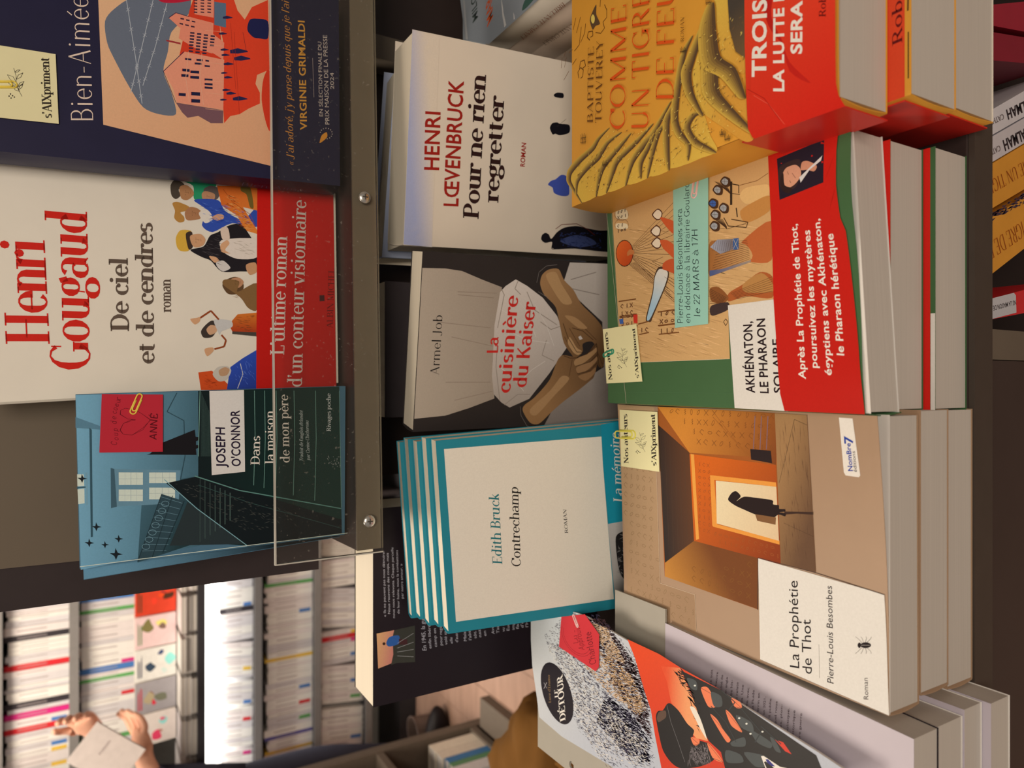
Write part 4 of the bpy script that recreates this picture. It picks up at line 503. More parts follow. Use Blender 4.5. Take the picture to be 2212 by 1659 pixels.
"thot_note_s":{"f":[[-0.1636,0.4106,0.83],[1.0,0.0,0.0],[0.0,-1.0,0.0],[0.0,0.0,1.0]],"i":[["t",[52,44,36],"serifb","Nos auteurs",[1056,116,1417,101,1051,66]],["t",[52,44,36],"serifb","s'AIXpriment",[1068,412,1429,396,1063,365]],["l",[52,44,36],1.8,[1155,297,1205,253,1253,253,1290,235]],["l",[52,44,36],1.8,[1177,279,1197,261,1203,226,1183,245,1177,279]],["l",[52,44,36],1.8,[1203,258,1218,229,1216,190,1201,220,1203,258]],["l",[52,44,36],1.8,[1223,253,1247,230,1255,188,1230,211,1223,253]],["l",[52,44,36],1.8,[1235,253,1248,286,1272,302,1259,269,1235,253]],["l",[52,44,36],1.8,[1200,265,1210,295,1230,311,1220,281,1200,265]],["l",[52,44,36],1.8,[1270,244,1273,267,1285,283,1282,260,1270,244]],["l",[52,44,36],1.8,[1185,271,1199,295,1218,302,1205,278,1185,271]],["p",[52,44,36],[1161,218,1157,215,1157,209,1160,206,1163,209,1164,215]],["p",[52,44,36],[1153,232,1150,229,1149,223,1153,220,1156,223,1157,229]],["p",[52,44,36],[1149,207,1145,204,1145,198,1148,195,1152,198,1152,204]],["p",[52,44,36],[1141,221,1137,218,1137,213,1140,210,1143,213,1144,218]],["p",[52,44,36],[1147,246,1144,243,1143,238,1146,235,1150,238,1151,243]]]},
"akh":{"f":[[-0.0138,0.4115,0.84],[1.0,0.0,0.0],[0.0,-1.0,0.0],[0.0,0.0,1.0]],"i":[["g",[208,170,114],[192,150,98],[1456,43,1466,1439,607,1482,610,1141,288,1155,290,149],[-68269,9990,297,-3536]],["r",[166,124,78],260,14,0.35,[-0.56,2.05],0.05,21,[1304,81,1039,1447,632,1447,619,1141,303,1147,303,166]],["r",[212,170,118],200,12,0.5,[-0.56,2.05],0.05,22,[1304,81,1039,1447,632,1447,619,1141,303,1147,303,166]],["l",[196,178,150],2.4,[1474,-27,1,207]],["l",[196,178,150],1.6,[1463,34,290,149]],["l",[196,178,150],2,[289,149,288,1155]],["l",[80,110,76],1,[77,64,84,1185]],["l",[74,44,28],2.4,[1108,267,1334,690]],["l",[74,44,28],2.4,[1101,268,1290,690]],["l",[74,44,28],2.4,[1095,269,1247,690]],["l",[74,44,28],2.4,[1088,270,1203,690]],["l",[74,44,28],2.4,[1082,271,1160,690]],["l",[74,44,28],2.4,[1075,272,1117,690]],["l",[74,44,28],2.4,[1069,273,1073,690]],["l",[74,44,28],2.4,[1062,274,1030,690]],["l",[74,44,28],2.4,[1056,275,986,690]],["l",[74,44,28],2.4,[1049,276,904,690]],["l",[74,44,28],2.4,[1043,277,860,690]],["l",[74,44,28],2.4,[1036,278,817,690]],["l",[74,44,28],2.4,[1030,279,773,690]],["l",[74,44,28],2.4,[1023,280,730,690]],["l",[74,44,28],2.4,[1017,281,687,690]],["l",[74,44,28],2.2,[991,232,675,690]],["l",[74,44,28],2.2,[991,245,698,676]],["l",[74,44,28],2.2,[991,258,721,662]],["l",[74,44,28],2.2,[992,271,744,648]],["l",[74,44,28],2.2,[992,283,768,634]],["l",[74,44,28],2.2,[992,296,792,620]],["p",[74,40,24],[1057,285,1029,280,1005,267,987,246,977,220,976,191,985,161,1003,134,1028,112,1057,98,1088,93,1117,98,1142,112,1160,134,1169,161,1168,191,1158,220,1140,246,1116,267,1087,280]],["g",[206,92,36],[170,62,26],[1058,279,1028,273,1003,257,987,233,981,203,987,171,1004,141,1030,118,1061,103,1095,100,1125,109,1148,128,1161,155,1163,186,1154,218,1134,246,1106,266,1075,277],[1155,115,981,264]],["s",[180,110,60],[1073,219,1090,248,1078,288,1051,293,1053,248,1046,224]],["s",[80,44,28],[1291,474,1319,533,1284,577,1243,562,1245,519]],["s",[216,196,168],[1287,486,1312,530,1284,568,1250,557,1253,521]],["s",[80,44,28],[1181,459,1211,519,1176,562,1134,548,1136,504]],["s",[216,196,168],[1177,471,1203,516,1176,554,1141,542,1144,507]],["s",[80,44,28],[1097,466,1128,526,1094,570,1052,555,1053,511]],["s",[216,196,168],[1093,478,1120,523,1093,561,1059,549,1061,514]],["s",[190,84,44],[1101,555,1088,627,1037,694,958,694,1008,627,1045,584]],["s",[190,84,44],[1252,555,1243,598,1195,694,1116,694,1168,627]],["s",[70,50,36],[565,439,591,415,765,481,865,499,923,541,898,627,847,638,767,598,601,489,563,466]],["G",[150,176,206],[206,196,180],[573,444,593,427,754,487,859,505,909,549,887,621,849,627,773,590,607,478],[663,481,894,584]],["s",[184,80,42],[940,584,958,627,953,694,865,694,887,627,905,581]],["l",[70,40,26],2,[985,584,970,481,915,584]],["l",[70,40,26],2,[852,598,791,694]],["l",[110,66,32],8,[734,124,733,312]],["l",[110,66,32],8,[616,132,616,322]],["y",[96,56,34],0.6,5,1,[728,136,728,299,618,306,624,142]],["l",[110,66,32],8,[625,132,627,320]],["l",[110,66,32],8,[543,141,545,329]],["y",[96,56,34],0.6,5,6,[618,144,622,307,541,314,547,151]],["l",[110,66,32],8,[622,533,624,704]],["l",[110,66,32],8,[529,541,531,712]],["y",[96,56,34],0.6,5,2,[616,543,619,693,530,698,535,549]],["l",[110,66,32],8,[531,533,534,724]],["l",[110,66,32],8,[472,541,474,733]],["y",[96,56,34],0.6,5,3,[525,543,529,713,467,719,474,549]],["l",[110,66,32],8,[555,336,566,436]],["l",[110,66,32],8,[482,344,491,445]],["y",[96,56,34],0.6,5,4,[549,347,560,424,486,430,486,353]],["p",[60,90,150],[606,129,607,174,570,177,570,136]],["p",[190,50,36],[626,283,624,328,561,328,568,288]],["l",[96,60,36],2.2,[1339,233,1322,224,1312,200,1312,166,1322,130,1339,99,1360,81,1380,81,1394,99,1399,130,1394,166,1380,200,1360,224,1339,233]],["s",[214,196,160],[1396,89,1402,112,1378,212,1315,220,1339,103]],["y",[70,50,40],0.5,3.6,1395,[1399,103,1377,207,1323,207,1344,103]],["l",[96,60,36],2.2,[1269,233,1252,224,1241,200,1241,166,1250,130,1267,99,1288,81,1308,81,1322,99,1327,130,1322,166,1309,200,1289,224,1269,233]],["s",[214,196,160],[1295,89,1302,112,1279,212,1243,220,1265,103]],["y",[70,50,40],0.5,3.6,1487,[1298,103,1278,207,1224,207,1244,103]],["s",[176,92,48],[979,1255,1054,1457,834,1457,849,1299,907,1210]],["G",[150,96,50],[196,150,96],[997,991,1017,1034,999,1141,949,1277,863,1320,827,1141,811,991],[890,1022,908,1363]],["l",[70,46,30],2,[817,1009,865,1309]],["l",[70,46,30],2,[834,1014,875,1307]],["l",[70,46,30],2,[850,1019,885,1305]],["l",[70,46,30],2,[865,1024,895,1303]],["l",[70,46,30],2,[881,1029,905,1301]],["l",[70,46,30],2,[897,1034,915,1299]],["l",[70,46,30],2,[913,1039,925,1296]],["l",[70,46,30],2,[929,1043,935,1294]],["l",[70,46,30],2,[945,1048,945,1292]],["l",[70,46,30],2,[961,1053,955,1290]],["l",[70,46,30],2,[976,1058,965,1288]],["l",[70,46,30],2,[992,1063,975,1285]],["g",[74,84,120],[150,130,110],[838,995,834,1094,857,1315,843,1309,816,1106,801,995],[834,1022,865,1309]],["g",[150,150,160],[110,100,100],[982,1000,1018,1058,1002,1175,939,1175,927,1082],[982,1022,993,1175]],["l",[70,54,44],1.6,[955,1022,1015,1036]],["l",[70,54,44],1.6,[952,1039,1012,1053]],["l",[70,54,44],1.6,[949,1056,1009,1070]],["l",[70,54,44],1.6,[947,1072,1006,1087]],["l",[70,54,44],1.6,[944,1089,1004,1103]],["l",[70,54,44],1.6,[941,1106,1001,1120]],["l",[70,54,44],1.6,[939,1122,998,1136]],["l",[70,54,44],1.6,[936,1138,995,1152]],["l",[70,54,44],1.6,[933,1155,992,1169]],["p",[60,86,130],[1003,1178,999,1223,931,1223,937,1178]],["l",[200,180,140],2,[1001,1182,934,1219]],["l",[200,180,140],2,[940,1182,994,1219]],["s",[160,84,42],[682,1147,723,1255,777,1374,740,1462,622,1462,650,1277,632,1147]],["s",[170,120,66],[723,1255,772,1384,702,1462,656,1462,672,1277]],["l",[80,50,30],2,[678,1164,740,1462]],["l",[80,50,30],2,[672,1171,727,1462]],["l",[80,50,30],2,[666,1178,713,1462]],["l",[80,50,30],2,[660,1185,700,1462]],["l",[80,50,30],2,[654,1192,686,1462]],["l",[80,50,30],2,[648,1198,673,1462]],["l",[80,50,30],2,[641,1205,659,1462]],["s",[130,78,40],[726,997,727,1070,655,1147,624,1094,650,1009]],["l",[60,40,28],2,[724,1000,657,1129]],["l",[60,40,28],2,[713,1000,652,1124]],["l",[60,40,28],2,[702,1000,648,1120]],["l",[60,40,28],2,[690,1000,644,1115]],["l",[60,40,28],2,[679,1000,640,1110]],["l",[60,40,28],2,[668,1000,636,1106]],["l",[60,40,28],2,[657,1000,632,1101]],["l",[60,40,28],2,[646,1000,628,1096]],["l",[60,40,28],2,[635,1000,624,1091]],["s",[60,46,44],[622,1016,628,1141,583,1141,557,1022,587,997]],["l",[60,40,28],4,[513,1106,530,1123,511,1141,489,1123,513,1106]],["l",[66,44,30],2.5,[1378,1037,1294,1138,1277,1156,1234,1302]],["l",[66,44,30],2.5,[1373,1049,1294,1141,1277,1156,1234,1302]],["l",[66,44,30],2.5,[1368,1061,1293,1143,1277,1156,1234,1302]],["l",[66,44,30],2.5,[1363,1073,1293,1145,1277,1156,1234,1302]],["l",[66,44,30],2.5,[1359,1085,1292,1148,1277,1156,1234,1302]],["l",[66,44,30],2.5,[1354,1097,1291,1150,1277,1156,1234,1302]],["l",[66,44,30],2.5,[1349,1109,1291,1152,1277,1156,1234,1302]],["l",[66,44,30],2.5,[1345,1121,1290,1155,1277,1156,1234,1302]],["l",[66,44,30],2.5,[1166,1013,1086,1115,1069,1132,1075,1280]],["l",[66,44,30],2.5,[1161,1025,1086,1117,1069,1132,1075,1280]],["l",[66,44,30],2.5,[1157,1037,1085,1120,1069,1132,1075,1280]],["l",[66,44,30],2.5,[1153,1049,1085,1122,1069,1132,1075,1280]],["l",[66,44,30],2.5,[1149,1061,1084,1124,1069,1132,1075,1280]],["l",[66,44,30],2.5,[1144,1073,1084,1127,1069,1132,1075,1280]],["l",[66,44,30],2.5,[1140,1085,1083,1129,1069,1132,1075,1280]],["l",[66,44,30],2.5,[1136,1097,1083,1131,1069,1132,1075,1280]],["s",[70,46,30],[1367,1080,1390,1111,1363,1158,1322,1156,1328,1114]],["s",[150,150,150],[1365,1090,1379,1114,1359,1142,1337,1137,1339,1114]],["l",[60,40,30],1.5,[1365,1090,1351,1144]],["l",[60,40,30],1.5,[1381,1114,1336,1118]],["s",[70,46,30],[1331,1020,1355,1052,1327,1099,1285,1097,1292,1054]],["s",[150,150,150],[1329,1030,1343,1054,1323,1083,1301,1078,1303,1054]],["l",[60,40,30],1.5,[1329,1030,1316,1085]],["l",[60,40,30],1.5,[1345,1054,1300,1059]],["s",[70,46,30],[1256,983,1280,1015,1253,1064,1211,1061,1217,1018]],["s",[60,90,150],[1253,993,1268,1018,1249,1047,1226,1042,1228,1018]],["l",[60,40,30],1.5,[1253,993,1241,1049]],["l",[60,40,30],1.5,[1270,1018,1225,1023]],["s",[70,46,30],[1209,1069,1234,1099,1207,1146,1166,1144,1171,1102]],["s",[150,150,150],[1207,1078,1222,1102,1204,1130,1181,1125,1182,1102]],["l",[60,40,30],1.5,[1207,1078,1196,1132]],["l",[60,40,30],1.5,[1224,1102,1180,1107]],["s",[70,46,30],[1182,1002,1207,1034,1180,1082,1139,1079,1143,1036]],["s",[150,150,150],[1180,1012,1195,1036,1176,1065,1153,1060,1155,1036]],["l",[60,40,30],1.5,[1180,1012,1168,1067]],["l",[60,40,30],1.5,[1197,1036,1152,1041]],["s",[70,46,30],[1113,996,1139,1027,1113,1076,1071,1073,1075,1030]],["s",[150,150,150],[1111,1005,1127,1030,1109,1059,1086,1054,1086,1030]],["l",[60,40,30],1.5,[1111,1005,1101,1061]],["l",[60,40,30],1.5,[1129,1030,1084,1035]],["p",[48,34,26],[1348,1158,1344,1174,1205,1174,1208,1158]],["l",[48,34,26],5,[1332,1167,1310,1224,1263,1224]],["l",[48,34,26],7,[1181,1204,1125,1213]],["s",[206,166,108],[1246,1230,1281,1269,1278,1356,1260,1439,1198,1439,1179,1356,1193,1269]],["l",[120,74,34],3,[1308,1230,1304,1356,1327,1434]],["s",[180,124,64],[1156,1235,1192,1356,1197,1444,1112,1444,1077,1280]],["l",[70,46,30],5,[1142,1109,1085,1144,1050,1280,1079,1291,1121,1167]],["p",[206,196,182],[610,1141,612,1507,-11,1566,-5,1193]],["t",[34,20,24],"sansb","AKHÉNATON,",[86,1342,500,1320,87,1279]],["t",[34,20,24],"sansb","LE PHARAON",[85,1438,510,1412,86,1380]],["t",[34,20,24],"sansb","SOLAIRE",[87,1529,389,1517,88,1475]],["n","paper_band"],["g",[192,34,24],[172,28,20],[1462,1433,1498,1655,1484,1877,1333,1867,1154,1873,980,1894,909,1921,770,1935,601,1953,297,1986,-12,2015,-10,1545,81,1517,207,1503,611,1472,994,1462],[2570,865,-805,1557]],["t",[226,208,196],"sansb","Après La Prophétie de Thot,",[164,1680,1003,1631,167,1637]],["t",[226,208,196],"sansb","poursuivez les mystères",[222,1752,955,1711,225,1711]],["t",[226,208,196],"sansb","égyptiens avec Akhénaton,",[182,1836,1002,1773,185,1796]],["t",[226,208,196],"sansb","le Pharaon hérétique",[282,1906,910,1849,286,1865]],["p",[36,30,40],[1391,1496,1412,1793,1184,1797,1157,1517]],["s",[54,40,40],[1326,1505,1353,1559,1346,1646,1263,1655,1199,1617,1211,1530]],["s",[196,142,112],[1293,1535,1324,1559,1325,1617,1296,1650,1255,1655,1219,1617,1210,1569,1246,1540]],["s",[46,32,30],[1272,1520,1300,1540,1231,1550,1203,1598,1179,1579,1211,1530]],["s",[190,134,104],[1326,1660,1326,1692,1298,1738,1277,1755,1258,1738,1278,1692,1287,1655]],["p",[200,196,200],[1249,1646,1328,1786,1303,1778,1273,1710,1218,1655]],["l",[90,50,40],2,[1285,1598,1251,1622]],["l",[60,30,24],2,[1302,1567,1283,1575]],["l",[60,30,24],2,[1248,1584,1234,1590]]]},
"akh_q":[[0,0],[143.0,-1.0],[143,194.0],[-1.1,203.0]],
"akh_note":[[54.4,-4.8],[55.7,32.5],[15.5,38.7],[14.2,-0.4]],
"akh_blue":[[50.4,70.4],[146.3,68.6],[144.7,99.1],[50.9,99.0]],
"akh_note_s":{"f":[[-0.0138,0.4115,0.84],[1.0,0.0,0.0],[0.0,-1.0,0.0],[0.0,0.0,1.0]],"i":[["t",[52,44,36],"serifb","Nos auteurs",[167,64,520,7,165,22]],["t",[52,44,36],"serifb","s'AIXpriment",[178,355,531,310,176,323]],["l",[52,44,36],2,[258,225,312,180,359,180,398,162]],["l",[52,44,36],2,[282,207,303,188,313,152,291,172,282,207]],["l",[52,44,36],2,[309,185,327,156,330,115,311,146,309,185]],["l",[52,44,36],2,[330,180,356,157,368,113,341,137,330,180]],["l",[52,44,36],2,[342,180,351,214,373,231,364,196,342,180]],["l",[52,44,36],2,[306,193,312,223,330,239,324,209,306,193]],["l",[52,44,36],2,[378,171,378,194,388,211,388,188,378,171]],["l",[52,44,36],2,[290,198,301,223,320,231,309,206,290,198]],["p",[52,44,36],[271,144,268,141,268,135,272,132,275,135,275,141]],["p",[52,44,36],[263,158,259,155,259,149,263,146,266,149,266,155]],["p",[52,44,36],[261,132,257,129,258,124,261,121,264,124,264,129]],["p",[52,44,36],[251,147,248,144,248,138,251,135,254,138,254,144]],["p",[52,44,36],[255,173,252,170,252,164,255,161,259,164,259,170]]]},
"akh_blue_s":{"f":[[-0.0138,0.4115,0.84],[1.0,0.0,0.0],[0.0,-1.0,0.0],[0.0,0.0,1.0]],"i":[["t",[22,34,40],"hand","Pierre-Louis Besombes sera",[524,777,1269,768,523,727]],["t",[22,34,40],"hand","en dédicace à la librairie Goulard",[522,842,1423,831,521,795]],["t",[22,34,40],"hand","le 22 MARS à 17H",[553,927,1117,903,553,876]]]},
